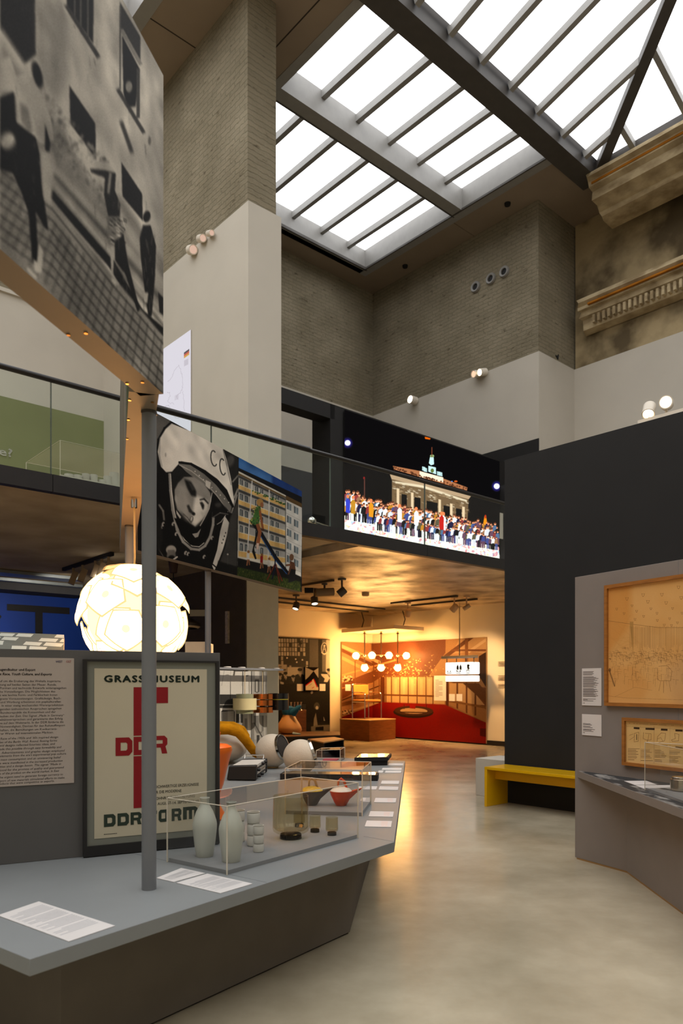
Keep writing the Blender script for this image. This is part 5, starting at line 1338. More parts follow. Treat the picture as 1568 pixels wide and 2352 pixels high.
# ================================================================== LONG DISPLAY TABLE
TOPM = mat('table_top_grey', rgb(124, 127, 127), .5, var=.04, scale=3, spec=.35)
BASEM = mat('table_base_grey', rgb(106, 99, 90), .8, var=.05, spec=.2)
WALLM = mat('display_wall_grey', rgb(94, 92, 90), .75, var=.03, spec=.25)
tL, tR, tF = atz(68, 2203, T), atz(905, 1934, T), atz(930, 1748, T)
tB = atz(777, 1740, T); ed = (tR-tL).normalized(); pd = Vector((-ed.y, ed.x, 0))
out = [tL, tR, tF, tB, Vector((-1.0, 8.3, T)), Vector((-1.95, 8.3, T)), Vector((-3.0, 6.6, T)), Vector((-2.95, 4.0, T)), tL+pd*1.75]
table = thing('display_table', 'long grey angular display table with dark inset base', 'table', (-.6, 5, 0))
MB().prism(out, T-.053, T).build('table_top', TOPM, table, bevel=.002)
bc = atz(803, 2145, 0); bR = bc+(atz(850, 1975, 0)-bc).normalized()*3.4
s_ = 1.79; bL = bc-Vector((.596, .803, 0))*s_
base = [bL, bc, bR, Vector((-.9, 7.9, 0)), Vector((-1.9, 7.9, 0)), Vector((-2.75, 6.4, 0)), Vector((-2.7, 4.3, 0)), bL+pd*1.35]
MB().prism(base, .012, T-.053).build('base', BASEM, table)
cen = sum(base, Vector())/len(base)
MB().prism([cen+(p-cen)*.993 for p in base], 0, .012).build('plinth_strip', BLACK, table)
SEAMT = mat('table_seam', rgb(104, 108, 110), .7)
a_, b_ = atz(612, 2027, T), atz(497, 2003, T)
def seam(a_, b_, w=.0025):
    d = (b_-a_).normalized(); n = Vector((-d.y, d.x, 0))*w/2
    return [zz(a_+n, T), zz(a_-n, T), zz(b_-n, T), zz(b_+n, T)]
mb = MB().prism(seam(a_, a_+pd*1.0), T, T+.0006); mb.build('joint', SEAMT, table, smooth=False)
MB().prism(seam(atz(835, 1921, T), atz(904, 1933, T)), T, T+.0006).build('joint', SEAMT, table, smooth=False)
MB().prism([a_-ed*.0012-pd*.0008, a_+ed*.0012-pd*.0008, a_+ed*.0012+pd*.01, a_-ed*.0012+pd*.01], T-.053, T).build('joint', SEAMT, table, smooth=False)

# grey display wall standing on the table
w0, w1_ = atz(0, 1987, T), atz(190, 1968, T)
plP = Plane(w0, w1_-w0)
wr = plP.pt(505, 1800); wl = w0-plP.d*1.3
zw = z_at(1490, w0)
panel = thing('display_screen', 'upright grey display wall on the table carrying the text and the poster', 'display wall', zz((wl+wr)/2, T+.0005))
MB().prism([zz(wl, T), zz(wr, T), zz(wr-plP.n*.04, T), zz(wl-plP.n*.04, T)], T+.0005, zw).build('board', WALLM, panel, bevel=.0015)
SCR = mat('warm_white_sheet', rgb(180, 168, 158), .75, var=.012, spec=.15)
def onwall(plane, px, py, off=.004): return plane.pt(px, py, off)
# text sheet
a_ = onwall(plP, 170, 1512); c_ = onwall(plP, 168.5, 1798); l_ = onwall(plP, -120, 1512)
q3 = [zz(l_, a_.z), a_, zz(a_, c_.z), zz(l_, c_.z)]
sheet_ = board('text_sheet', *q3, .004, SCR, SCR, None, 'large white text sheet in two languages on the grey display wall', 'text sheet')
plT = Plane(q3[0], q3[1]-q3[0])
NAVY, REDI = mat('navy_ink', rgb(58, 56, 110), .8), mat('red_ink', rgb(178, 52, 46), .8)
def line_on(plane, s, xr, y, cap, m, parent, x0=-1.0, bold=0.0, shear=0.0, off=.0012, sc=3.136, oy=1500, name='lettering', space=1.0):
    e_ = plane.pt(xr/sc, oy+y/sc, off); b_ = plane.pt(x0/sc, oy+y/sc, off)
    h_ = cap/sc/F*e_.y; z0 = e_.z-h_/2
    return text_obj(name, s, zz(b_, z0), plane.d if plane.d.x > 0 else -plane.d, (0, 0, 1), (e_-b_).length, h_, m, parent, bold, shear, space)
line_on(plT, 'WEST', 450, 62, 15, NAVY, sheet_, 400, .008); line_on(plT, 'OST', 513, 62, 15, REDI, sheet_, 477, .008)
line_on(plT, 'ugendkultur und Export', 255, 120, 17, INK, sheet_, -1, .02); line_on(plT, 'e Race, Youth Culture, and Exports', 373, 152, 17, INK, sheet_, -1, .02, .2)
for y, x, s in ((202, 436, 'uf um die Eroberung des Weltalls inspirierte'), (227, 407, 'tung auf beiden Seiten der Mauer. Runde,'), (251, 477, 'Formen und technoide Entwürfe widerspiegelten'), (276, 397, 'he Vorstellungen. Die Möglichkeiten des'), (300, 413, 's wie leichte Form- und Färbbarkeit boten'), (325, 440, 'gnete Voraussetzungen. Grafikdesign, Buch-'), (349, 438, 'und Werbung arbeiteten mit popkulturellen'), (373, 457, '. In einer stetig wachsenden Warenproduktion'), (398, 442, 'genden ästhetischen Ansprüchen spiegelten'), (423, 401, 'Bundesrepublik die Konsumlust und der'), (447, 462, 'lauben der Zeit. Das Signet „Made in Germany“'), (471, 451, 'alitätsversprechen und garantierte den Erfolg'), (495, 457, 'te auf dem Weltmarkt. In der DDR förderte die'), (519, 468, 'Notwendigkeit, Devisen für den Rohstoffimport'), (545, 411, 'haften, die Bemühungen um Konkurrenz-'), (570, 385, 'rer Waren auf internationalen Märkten.')):
    line_on(plT, s, x, y, 14.5, INK, sheet_, 3 if s[0] in 'FBNu' and y > 240 else -1)
for y, x, s in ((604, 418, 'Race of the 1950s and ’60s inspired design'), (629, 411, 'les of the Berlin Wall. Round, flowing forms'), (653, 396, 'oid designs reflected futuristic ideas, and'), (676, 442, 'ade this possible through easy formability and'), (701, 465, '. Advertisements and graphic design employed'), (723, 478, 'elements from the era’s experimental pop culture.'), (750, 439, 'mass consumption and an unwavering belief'), (774, 450, 'e were manifested in the increased production'), (798, 439, 'ities and a design boom. The signet “Made in'), (822, 460, 'tood for the promise of quality and guaranteed'), (847, 425, 's of the product on the world market. In East'), (872, 453, 'he urgent need to generate foreign currency to'), (896, 464, 'port of raw materials stimulated efforts to make'), (920, 391, 'oducts that were competitive as exports.')):
    line_on(plT, s, x, y, 14.5, INK, sheet_, 3 if s[0] in 'Rm' else -1, 0, .2)

# framed poster leaning on the display wall
FRM = mat('black_poster_frame', rgb(33, 31, 30), .35, spec=.4); MATG = mat('grey_poster_mount', rgb(120, 121, 110), .8, var=.02); CREAM = mat('cream_poster_paper', rgb(190, 180, 155), .75, var=.02, scale=4)
plF = Plane(plP.p+plP.n*.035, plP.d)
def rect(plane, x0, x1, yt, yb, off=0.0, ref=None):
    """axis-true rectangle on a wall from the photo position of its edges; yt/yb read at x ref"""
    r_ = ref if ref is not None else x1
    a_, b_ = plane.pt(x0, yt, off), plane.pt(x1, yt, off); m_ = plane.pt(r_, yt, off)
    zt_, zb_ = z_at(yt, m_), z_at(yb, m_)
    return [zz(a_, zt_), zz(b_, zt_), zz(b_, zb_), zz(a_, zb_)]
po = rect(plF, 191.5, 503, 1514, 1957, 0, 191.5); po[2].z = po[3].z = T+.004
pi_ = rect(plF, 200, 496, 1519, 1945, 0, 200)
poster = thing('framed_poster', 'black framed cream poster with red and green block letters on the display wall', 'poster', zz((po[2]+po[3])/2, T))
mb = MB(); nP = plF.n
for i in range(4):
    j = (i+1) % 4
    mb.hexa([po[i]-nP*.03, po[j]-nP*.03, pi_[j]-nP*.03, pi_[i]-nP*.03], [po[i], po[j], pi_[j], pi_[i]])
mb.build('frame', FRM, poster)
board('mount', *[p-nP*.012 for p in pi_], .012, FRM, MATG, poster)
pp = rect(plF, 216.5, 475, 1535, 1927, -.010, 216.5)
plQ = Plane(plF.p-nP*.010, plF.d)
board('paper', *pp, .0015, CREAM, CREAM, poster)
GRN = mat('dark_green_print', rgb(40, 52, 40), .8, var=.04); CRIM = mat('crimson_print', rgb(134, 8, 16), .8, var=.04)
line_on(plQ, 'GRASSIMUSEUM', 1432, 187, 44, GRN, poster, 752, .05, space=1.2)
# heavy block letters drawn by hand: outer outline and counters on a 100 x 100 square
def rr(x0, y0, x1, y1, c=(0, 0, 0, 0)):
    a_, b_, d_, e_ = c                        # corner cuts: top left, top right, bottom right, bottom left
    P_ = [(x0+a_, y1), (x1-b_, y1), (x1, y1-b_), (x1, y0+d_), (x1-d_, y0), (x0+e_, y0), (x0, y0+e_), (x0, y1-a_)]
    return [p for i, p in enumerate(P_) if p != P_[i-1]]
GLY = {'D': [rr(0, 0, 100, 100, (0, 20, 20, 0)), rr(30, 28, 70, 72, (0, 8, 8, 0))],
       'R': [[(0, 0), (0, 100), (82, 100), (100, 84), (100, 52), (88, 40), (100, 0), (66, 0), (58, 34), (30, 34), (30, 0)], rr(30, 56, 70, 76)],
       'F': [[(0, 0), (0, 100), (100, 100), (100, 72), (32, 72), (32, 58), (90, 58), (90, 32), (32, 32), (32, 0)]],
       'O': [rr(0, 0, 100, 100, (18, 18, 18, 18)), rr(30, 26, 70, 74)],
       'M': [[(0, 0), (0, 100), (84, 100), (100, 86), (100, 0), (76, 0), (76, 72), (62, 72), (62, 0), (40, 0), (40, 72), (26, 72), (26, 0)]],
       'I': [rr(0, 0, 100, 100)], '-': [rr(0, 38, 100, 62)]}
def glyph(ch, plane, x0, x1, yb, yt, m, parent, off=.0012, sc=3.136, oy=1500):
    """one block letter between photo columns x0..x1 (close-look px); yb/yt at the left edge"""
    a_, b_ = plane.pt(x0/sc, oy+yb/sc, off), plane.pt(x1/sc, oy+yb/sc, off); h_ = (yb-yt)/sc/F*a_.y; W_ = (b_-a_).length; d_ = plane.d if plane.d.x > 0 else -plane.d
    bm = bmesh.new(); L = wloc(parent); edges = []
    for cont in GLY[ch]:
        vs = [bm.verts.new(zz(a_, a_.z)+d_*(W_*x/100)+Vector((0, 0, h_*y/100))-L) for x, y in cont]
        edges += [bm.edges.new((vs[i], vs[(i+1) % len(vs)])) for i in range(len(vs))]
    bmesh.ops.triangle_fill(bm, edges=edges, use_beauty=True, normal=plane.n)
    me = bpy.data.meshes.new('block_letter'); bm.to_mesh(me); bm.free(); me.materials.append(m)
    o = bpy.data.objects.new('block_letter', me); COL.objects.link(o); o.parent = parent; WL[o.name] = L
glyph('I', plQ, 962, 1045, 596, 246, CRIM, poster); glyph('I', plQ, 1045, 1210, 362, 246, CRIM, poster)
glyph('D', plQ, 832, 953, 742, 610, CRIM, poster); glyph('D', plQ, 962, 1080, 736, 604, CRIM, poster); glyph('R', plQ, 1090, 1205, 727, 598, CRIM, poster)
glyph('I', plQ, 962, 1045, 1118, 744, CRIM, poster)

for ch, x0, x1, yb, yt in (('D', 748, 832, 1254, 1164), ('D', 846, 928, 1246, 1156), ('R', 940, 1018, 1238, 1149), ('F', 1052, 1130, 1228, 1140), ('O', 1142, 1210, 1218, 1130), ('R', 1236, 1306, 1210, 1122), ('M', 1318, 1422, 1200, 1110)):
    glyph(ch, plQ, x0, x1, yb, yt, GRN, poster)
line_on(plQ, 'HOCHWERTIGE ERZEUGNISSE', 1430, 944, 19, GRN, poster, 1096, .006); line_on(plQ, 'FÜR DIE MODERNE', 1306, 990, 19, GRN, poster, 1096, .006)
line_on(plQ, 'WOHNRAUMGESTALTUNG', 1402, 1028, 19, GRN, poster, 1096, .006); line_on(plQ, 'AUGUST-14. SEPTEMBER 69', 1430, 1064, 19, GRN, poster, 1134, .006)
mb = MB(); e_ = plQ.pt(845/3.136, 1500+1305/3.136, .001); b_ = plQ.pt(748/3.136, 1500+1309/3.136, .001)
for k in range(8):
    p = b_.lerp(zz(e_, b_.z), k/8); q = b_.lerp(zz(e_, b_.z), (k+.8)/8); mb.poly([p, q, zz(q, q.z+.003), zz(p, p.z+.003)])
mb.build('imprint_lettering', INK, poster, smooth=False)

# ---------------------------------------------------------------- cards lying on the table
TEX = mat('card_print', rgb(176, 174, 174), .8); TEXR = mat('card_print_rose', rgb(212, 186, 176), .8)
def card(quad, label, group, rows=0, rm=TEX, band=(.1, .9), name='label_card', z=None):
    z = T if z is None else z
    qs = [atz(x, y, z) for x, y in quad]
    o = MB().prism(qs, z+.0005, z+.003).build(name, CARD, None, label, 'label card', group, smooth=False)
    if rows:
        mb = MB()
        for k in range(rows):
            if k % 7 == 6: continue
            f0 = band[0]+(band[1]-band[0])*k/rows; f1 = f0+(band[1]-band[0])/rows*.45
            w_ = .92 if k % 3 else .7
            e0, e1 = qs[0].lerp(qs[1], f0), qs[3].lerp(qs[2], f0); g0, g1 = qs[0].lerp(qs[1], f1), qs[3].lerp(qs[2], f1)
            a_, b_ = e0.lerp(e1, .08), e0.lerp(e1, w_); c_, d_ = g0.lerp(g1, w_), g0.lerp(g1, .08)
            mb.poly([zz(p, z+.0034) for p in (a_, b_, c_, d_)])
        mb.build('lettering', rm, o, smooth=False)
    return o
card(((89, 2072), (264, 2128), (158, 2164), (-5, 2104)), 'large white label card near the front corner of the table', None, 26, band=(.1, .86))
card(((416, 1995), (471, 2007), (399, 2027), (359, 2018)), 'smaller white label card lying beside the round post', None, 12, band=(.25, .7))
card(((476, 2008), (580, 2031), (506, 2053), (405, 2029)), 'wide white label card before the clear case with the vases', None, 20, band=(.2, .85))
s_ = 7.842
qs_ = [((565, 1770), (1020, 1780), (1000, 1887), (527, 1875)), ((630, 1600), (1053, 1610), (1035, 1702), (598, 1692)), ((722, 1360), (1098, 1366), (1085, 1443), (695, 1438)), ((800, 1150), (1137, 1158), (1125, 1217), (778, 1210)), ((420, 1150), (755, 1150), (735, 1208), (405, 1205)), ((838, 1050), (1153, 1050), (1140, 1107), (818, 1103)), ((905, 868), (1187, 868), (1180, 907), (890, 905)), ((850, 818), (1193, 818), (1188, 858), (832, 853)), ((965, 735), (1222, 735), (1215, 773), (952, 770)), ((780, 865), (868, 865), (850, 903), (765, 903)), ((470, 1360), (550, 1360), (530, 1433), (440, 1433))]
for q, w in zip(qs_, ('nearest the front corner', 'second from the front corner', 'third from the front corner', 'fourth from the front corner', 'next to the fourth', 'fifth from the front corner', 'sixth from the front corner', 'seventh from the front corner', 'last one at the far end', 'beside the glossy tray', 'half behind the case of teapots')):
    card([(770+x/s_, 1660+y/s_) for x, y in q], 'white label card along the aisle edge of the table, ' + w, 'label cards along the aisle edge', 7 if q[0][1] > 1300 else 0, TEXR, (.6, .9))

# ---------------------------------------------------------------- clear case with vases, cups and glasses
PLM = mat('case_plate_grey', rgb(122, 123, 123), .6, var=.03)
cA, cB, cC = atz(384, 1980, T), atz(521, 2010, T), atz(822, 1925, T)
case_1 = vitrine([cB, cC, cC+(cA-cB), cA], T+.0005, z_at(1852, cB), 'display_case', 'large clear case of pale vases, stacked cups and olive glasses', PLM)
ZP = T+.0187
PORC = mat('celadon_porcelain', rgb(184, 186, 173), .3, var=.02, spec=.5)
def px_lathe(name, label, cat, cx, by, prof, m, group=None, z=None, n=36, thin=None, parts=None):
    """turned body; profile in photo pixels (radius, height) at the depth where its foot stands"""
    z = ZP if z is None else z
    p = zz(atz(cx, by, z), z); k = p.y/F
    pr = [(r*k, h*k) for r, h in prof]
    return MB().lathe(pr, p, n).build(name, m, None, label, cat, group), p, k
vase = [(0, .6), (18, .6), (19.5, 0), (20.5, 2), (24.5, 30), (28, 62), (28.6, 74), (27, 84), (20, 104), (12, 118), (10, 124), (10.2, 131), (12.2, 136), (11, 137), (9, 131), (8, 118), (0, 100)]
px_lathe('vase', 'pale porcelain vase nearest the corner edge of the clear case', 'vase', 531, 1978, vase, PORC, 'porcelain vases')
px_lathe('vase', 'pale porcelain vase further back beside the framed poster', 'vase', 470, 1966, [(r*.97, h*.985) for r, h in vase], PORC, 'porcelain vases')
CUPM_ = mat('white_matte_ceramic', rgb(194, 192, 182), .5, var=.02, spec=.4)
def cup_stack(cx, by, r, hs, n, w):
    p0 = zz(atz(cx, by, ZP), ZP); k = p0.y/F; z0 = ZP
    for i, wi in zip(range(n), ('bottom', 'middle', 'top')):
        H_ = hs*k; R_ = r*k
        pr = [(0, .02*H_), (R_*.86, .0), (R_*.97, .05*H_), (R_, .18*H_), (R_*1.0, .8*H_), (R_*.95, .86*H_), (R_*.9, .9*H_), (R_*.94, .96*H_), (R_, H_*1.0), (R_*.86, H_*1.0), (R_*.84, H_*.4), (0, H_*.3)]
        MB().lathe(pr, (p0.x, p0.y, z0), 32).build('cup', CUPM_, None, 'white stacking cup, %s of the %s' % (wi, w), 'cup', 'stacked white cups'); z0 += H_*1.002
cup_stack(582, 1942, 15, 26, 3, 'taller stack'); cup_stack(593.5, 1956, 12.4, 20.3, 3, 'shorter stack in front')
cup_stack(549, 1932, 13, 24, 3, 'stack half hidden behind the vase')
OL = clear('olive_glass', rgb(242, 239, 226), 1.5, gloss=1.0); OLD = clear('olive_glass_thick', rgb(120, 110, 78), 1.5, gloss=1.0)
def glass(cx, by, R, Hh, name, label, group=None, foot=(13, 9)):
    p = zz(atz(cx, by, ZP), ZP); k = p.y/F
    t = thing(name, label, 'glass', p, group)
    fr, fh = foot
    outer = [(0, fh), (fr, fh), (R*.8, fh+.02*Hh), (R*.95, fh+.06*Hh), (R, fh+.14*Hh), (R*.99, Hh*.5), (R*.96, Hh*.9), (R*.965, Hh), (R*.93, Hh), (R*.93, Hh*.9), (R*.96, fh+.16*Hh), (R*.8, fh+.09*Hh), (0, fh+.06*Hh)]
    MB().lathe([(a*k, b*k) for a, b in outer], p, 40).build('bowl', OL, t)
    MB().lathe([(0, 0), (fr*1.06*k, 0), (fr*1.04*k, fh*.8*k), (fr*k, fh*.98*k), (0, fh*.98*k)], p, 32).build('foot', OLD, t, label='thick dark olive foot')
    return t, p, k
glass(667.5, 1925, 42, 98, 'glass_jar', 'large olive glass jar with a heavy dark foot in the clear case', None, (24, 11))
for cx, by, R, Hh, w in ((723, 1911, 13.5, 38, 'beside the large jar'), (762, 1918, 14.5, 41, 'nearest the corner of the clear case'), (687, 1899, 13.5, 33, 'seen through the large jar')):
    glass(cx, by, R, Hh, 'tumbler', 'small olive glass tumbler ' + w, 'olive tumblers', (10, 7.5))

# ---------------------------------------------------------------- second case with two gravy pots
a_, b_ = atz(655, 1870, T), atz(831.5, 1875, T); dp = (atz(845, 1860.5, T)-b_)
zt2 = z_at(1768, b_)
dd_ = (b_-a_).normalized(); dp = Vector((-dd_.y, dd_.x, 0))*.47
vitrine([a_, b_, b_+dp, a_+dp], T+.0005, zt2, 'display_case', 'smaller clear case holding two boat shaped pots', PLM, .022)
def pot(cx, by, outer, inner, label):
    z = T+.0227; p = zz(atz(cx, by, z), z); k = p.y/F
    t = thing('sauce_pot', label, 'pot', p)
    prof = [(0, 0), (11, 0), (13, 2), (19, 14), (24, 25), (26, 33), (24.5, 33), (18, 24), (0, 20)]
    mb = MB().lathe([(a*k, b*k) for a, b in prof], p, 32)
    for v_ in mb.b.verts:
        d = v_.co-p; h_ = d.z/(33*k); r_ = math.hypot(d.x, d.y)
        if d.x > 4*k and h_ > .35:
            s = (d.x/(26*k))**4*(h_-.35)/.65*max(0, 1-abs(d.y)/(9*k)); v_.co.x += s*26*k; v_.co.z += s*9*k
    mb.build('body', outer, t)
    MB().lathe([(0, 27*k), (23.5*k, 30*k), (25*k, 34*k), (20*k, 39*k), (9*k, 43*k), (0, 43*k)], p, 28).build('lid', inner, t)
    hp = [p+Vector((-7*k, 0, 40*k)), p+Vector((-6*k, 0, 56*k)), p+Vector((0, 0, 62*k)), p+Vector((7*k, 0, 56*k)), p+Vector((14*k, 0, 36*k))]
    MB().tube(hp, [2.2*k, 2.4*k, 2.6*k, 3*k, 3*k], 8).build('handle', outer, t)
pot(783, 1850, mat('orange_glaze', rgb(206, 74, 30), .3, var=.05, spec=.5), mat('white_glaze', rgb(222, 214, 200), .25, spec=.5), 'boat shaped pot in orange glaze with a white lid and bow handle')
pot(716, 1849, mat('charcoal_glaze', rgb(74, 66, 58), .45, var=.05), mat('yellow_glaze', rgb(212, 176, 22), .3, spec=.5), 'boat shaped pot in charcoal with a yellow lid')

# ---------------------------------------------------------------- glossy tray, far tray, small far case
GLOS = mat('tray_glass', rgb(120, 104, 82), .06, spec=.9, var=.1)
f1, f2 = atz(643, 1791, T), atz(867, 1794, T); nv = (f2-f1).normalized(); nv = Vector((-nv.y, nv.x, 0))*.2
t = thing('tray', 'flat black tray with a glossy glass top behind the case of pots', 'tray', zz((f1+f2)/2+nv/2, T))
MB().prism([f1, f2, f2+nv, f1+nv], T, T+.05).build('frame', BLACK, t)
e_ = (f2-f1)*.02; MB().prism([f1+e_+nv*.05, f2-e_+nv*.05, f2-e_+nv*.95, f1+e_+nv*.95], T+.05, T+.053).build('glass', GLOS, t)
f1, f2 = atz(818, 1759, T), atz(889, 1758, T)
t = thing('desk_tray', 'raised black tray with a pale glazed top at the far end of the table', 'tray', zz((f1+f2)/2, T))
MB().prism([f1, f2, f2+Vector((.02, .25, 0)), f1+Vector((.02, .25, 0))], T, T+.05).build('foot', BLACK, t)
nv = Vector((.06, .42, 0)); zt3 = T+.055; k_ = Vector((.02, 0, 0))
g1, g2 = f1+Vector((-.02, -.02, 0)), f2+Vector((.01, -.02, 0))
MB().prism([g1, g2, g2+nv, g1+nv], zt3-.005, zt3+.028).build('frame', BLACK, t)
MB().prism([g1+nv*.08+k_, g2+nv*.08-k_, g2+nv*.92-k_, g1+nv*.92+k_], zt3+.028, zt3+.031).build('glass', mat('pale_tray_glass', rgb(206, 180, 130), .1, spec=.8), t)
f1, f2 = atz(726, 1752, T), atz(781, 1750, T); nv = Vector((.05, .3, 0))
vitrine([f1, f2, f2+nv, f1+nv], T+.0005, T+.13, 'display_case', 'low clear case at the far end of the table before the black open box', PLM, .012)
MB().prism([f1+nv*.3+Vector((.05, 0, 0)), f1+nv*.3+Vector((.2, 0, 0)), f1+nv*.7+Vector((.2, 0, 0)), f1+nv*.7+Vector((.05, 0, 0))], T+.0127, T+.025).build('booklet', mat('rose_paper', rgb(190, 70, 90), .6), None, 'rose red booklet in the low clear case', 'booklet')

# ---------------------------------------------------------------- radio
f1, f2, f3 = atz(520, 1793, T), atz(588, 1794, T), atz(614, 1774, T)
f4 = f1+(f3-f2); hb = z_at(1758, f2)-T; tz = lambda p, z: zz(p, T+z)
radio = thing('radio', 'black and silver table radio with knobs on the narrow side', 'radio', zz((f1+f3)/2, T))
PLB = mat('black_plastic', rgb(24, 23, 23), .45, spec=.4); SILV = mat('silver_panel', rgb(206, 202, 194), .4, var=.04, spec=.5)
fwd = (f3-f2).normalized(); acr = (f2-f1).normalized()
mb = MB().hexa([tz(f1, .006), tz(f2, .006), tz(f2+fwd*.07, .006), tz(f1+fwd*.07, .006)], [tz(f1+acr*.02, hb*.93), tz(f2, hb), tz(f2+fwd*.07, hb), tz(f1+acr*.02+fwd*.07, hb*.93)])
mb.build('end_cheek', PLB, radio, bevel=.008)
MB().hexa([tz(f4-fwd*.05, .006), tz(f3-fwd*.05, .006), tz(f3, .006), tz(f4, .006)], [tz(f4-fwd*.05+acr*.02, hb*.93), tz(f3-fwd*.05, hb), tz(f3, hb), tz(f4+acr*.02, hb*.93)]).build('end_cheek', PLB, radio, bevel=.008)
MB().hexa([tz(f1+fwd*.07+acr*.01, .012), tz(f2+fwd*.07-acr*.012, .012), tz(f3-fwd*.05-acr*.012, .012), tz(f4-fwd*.05+acr*.01, .012)], [tz(f1+fwd*.07+acr*.03, hb*.9), tz(f2+fwd*.07-acr*.012, hb*.95), tz(f3-fwd*.05-acr*.012, hb*.95), tz(f4-fwd*.05+acr*.03, hb*.9)]).build('body', SILV, radio)
for i, z_ in enumerate((.28, .52, .74)):
    a_ = f2+fwd*.09-acr*.014; b_ = f3-fwd*.07-acr*.014
    MB().hexa([tz(a_, hb*z_-.008), tz(b_, hb*z_-.008), tz(b_+acr*.01, hb*z_-.008), tz(a_+acr*.01, hb*z_-.008)], [tz(a_, hb*z_+.006), tz(b_, hb*z_+.006), tz(b_+acr*.01, hb*z_+.006), tz(a_+acr*.01, hb*z_+.006)]).build('control_strip', PLB if i != 1 else CHROME, radio)
for s, z_ in ((.14, .2), (.3, .2), (.55, .3), (.5, .84), (.12, .62), (.36, .84)):
    if s > (f3-f2).length-.08: continue
    MB().lathe([(0, -.02), (.013, -.02), (.014, .012), (.012, .016), (0, .016)], tz(f2+fwd*s, hb*z_), 14, axis=acr).build('knob', PLB, radio)
MB().tube([tz(f4-fwd*.06+acr*.05, hb), tz(f4-fwd*.02+acr*.05, hb+.03), tz(f3-fwd*.02-acr*.03, hb+.03), tz(f3-fwd*.06-acr*.03, hb)], .006, 8).build('carrying_handle', CHROME, radio)

# ---------------------------------------------------------------- white globe speakers
BALLM = mat('white_leather', rgb(196, 184, 165), .65, var=.03, scale=12, bump=.12, bscale=60)
def globe_speaker(cx, cy, rp, label, nrm):
    k = (H-T)/(cy-HZ+rp+1.5); Y = k*F; c_ = at(cx, cy, Y); r_ = rp*k; ax = Vector(nrm).normalized()
    t = thing('globe_speaker', label, 'speaker', zz(c_, T), 'white globe speakers')
    cut = .66; m = 20; a0 = math.acos(-1); prof = []
    for i in range(m+1):
        th = math.pi*(1-i/m)+(math.acos(cut))*(i/m); prof.append((r_*math.sin(th), r_*math.cos(th)))
    MB().lathe(prof, c_, 40, axis=ax).build('shell', BALLM, t)
    rr_ = r_*math.sin(math.acos(cut))
    MB().lathe([(rr_*1.0, r_*(cut-.02)), (rr_*1.06, r_*cut), (rr_*1.06, r_*(cut+.14)), (rr_*.99, r_*(cut+.16)), (rr_*.96, r_*(cut+.12)), (rr_*.96, r_*cut)], c_, 40, axis=ax).build('ring', CHROME, t)
    MB().lathe([(0, r_*(cut+.08)), (rr_*.97, r_*(cut+.08)), (rr_*.9, r_*(cut+.1)), (0, r_*(cut+.16))], c_, 40, axis=ax).build('grille', mat('speaker_grille', rgb(40, 33, 28), .8, scale=60, var=.4), t)
    MB().lathe([(.055, -.004), (.062, .004), (.062, .014), (.05, .016)], zz(c_, T+.004), 24).build('ring_foot', mat('straw_ring', rgb(150, 132, 96), .8), t)
globe_speaker(690, 1738, 40, 'white globe speaker standing nearer, half behind the clear case', (.93, .12, .30))
globe_speaker(625, 1724, 38.5, 'white globe speaker standing further back beside the mustard seat', (.86, -.36, .28))

# ---------------------------------------------------------------- mustard shell seat and orange stool
p = at(502, 1716, 7.65); k = p.y/F
t = thing('shell_seat', 'white shell seat with a thick mustard padded rim behind the radio', 'seat', zz(p, T))
mb = MB().ball(p, 66*k, 32, 18, .56)
for v_ in mb.b.verts: v_.co.z = max(v_.co.z, T+.002)
mb.build('shell', mat('white_shell', rgb(190, 178, 160), .35, spec=.5), t)
MUST = mat('mustard_plush', rgb(186, 124, 14), .95, var=.18, scale=14, bump=.3, bscale=40, spec=.1)
pt_ = lambda x, y, dy=0.0: at(x, y, 7.6+dy)
MB().tube([pt_(440, 1676, -.2), pt_(490, 1675, -.22), pt_(525, 1674, -.22), pt_(548, 1681, -.2), pt_(564, 1699, -.16), pt_(577, 1718, -.1), pt_(586, 1731, -.05), pt_(589, 1735, 0)], [.058, .058, .058, .056, .052, .046, .04, .03], 18).build('rim_cushion', MUST, t)
MB().tube([pt_(440, 1668, .1), pt_(500, 1666, .1), pt_(535, 1667, .12), pt_(556, 1676, .16), pt_(568, 1692, .2)], [.045, .045, .045, .042, .03], 16).build('rim_cushion', MUST, t)
po_ = zz(atz(470, 1881, T), T); k = po_.y/F
ORG = mat('orange_plastic', rgb(222, 104, 24), .3, var=.04, spec=.5)
prof = [(0, 1), (46, 0), (49, 4), (46, 12), (38, 26), (33, 40), (34, 56), (43, 80), (52, 118), (60, 148), (63, 158), (61, 166), (52, 171), (30, 173), (0, 172)]
t = thing('stool', 'glossy orange moulded stool half hidden behind the framed poster', 'stool', po_)
MB().lathe([(a*k, b*k) for a, b in prof], po_, 40).build('body', ORG, t)
MB().tube([po_+Vector((10*k, 0, 168*k)), po_+Vector((24*k, .02, 182*k)), po_+Vector((30*k, .03, 200*k))], [16*k, 10*k, 5*k], 12).build('back_lip', ORG, t)

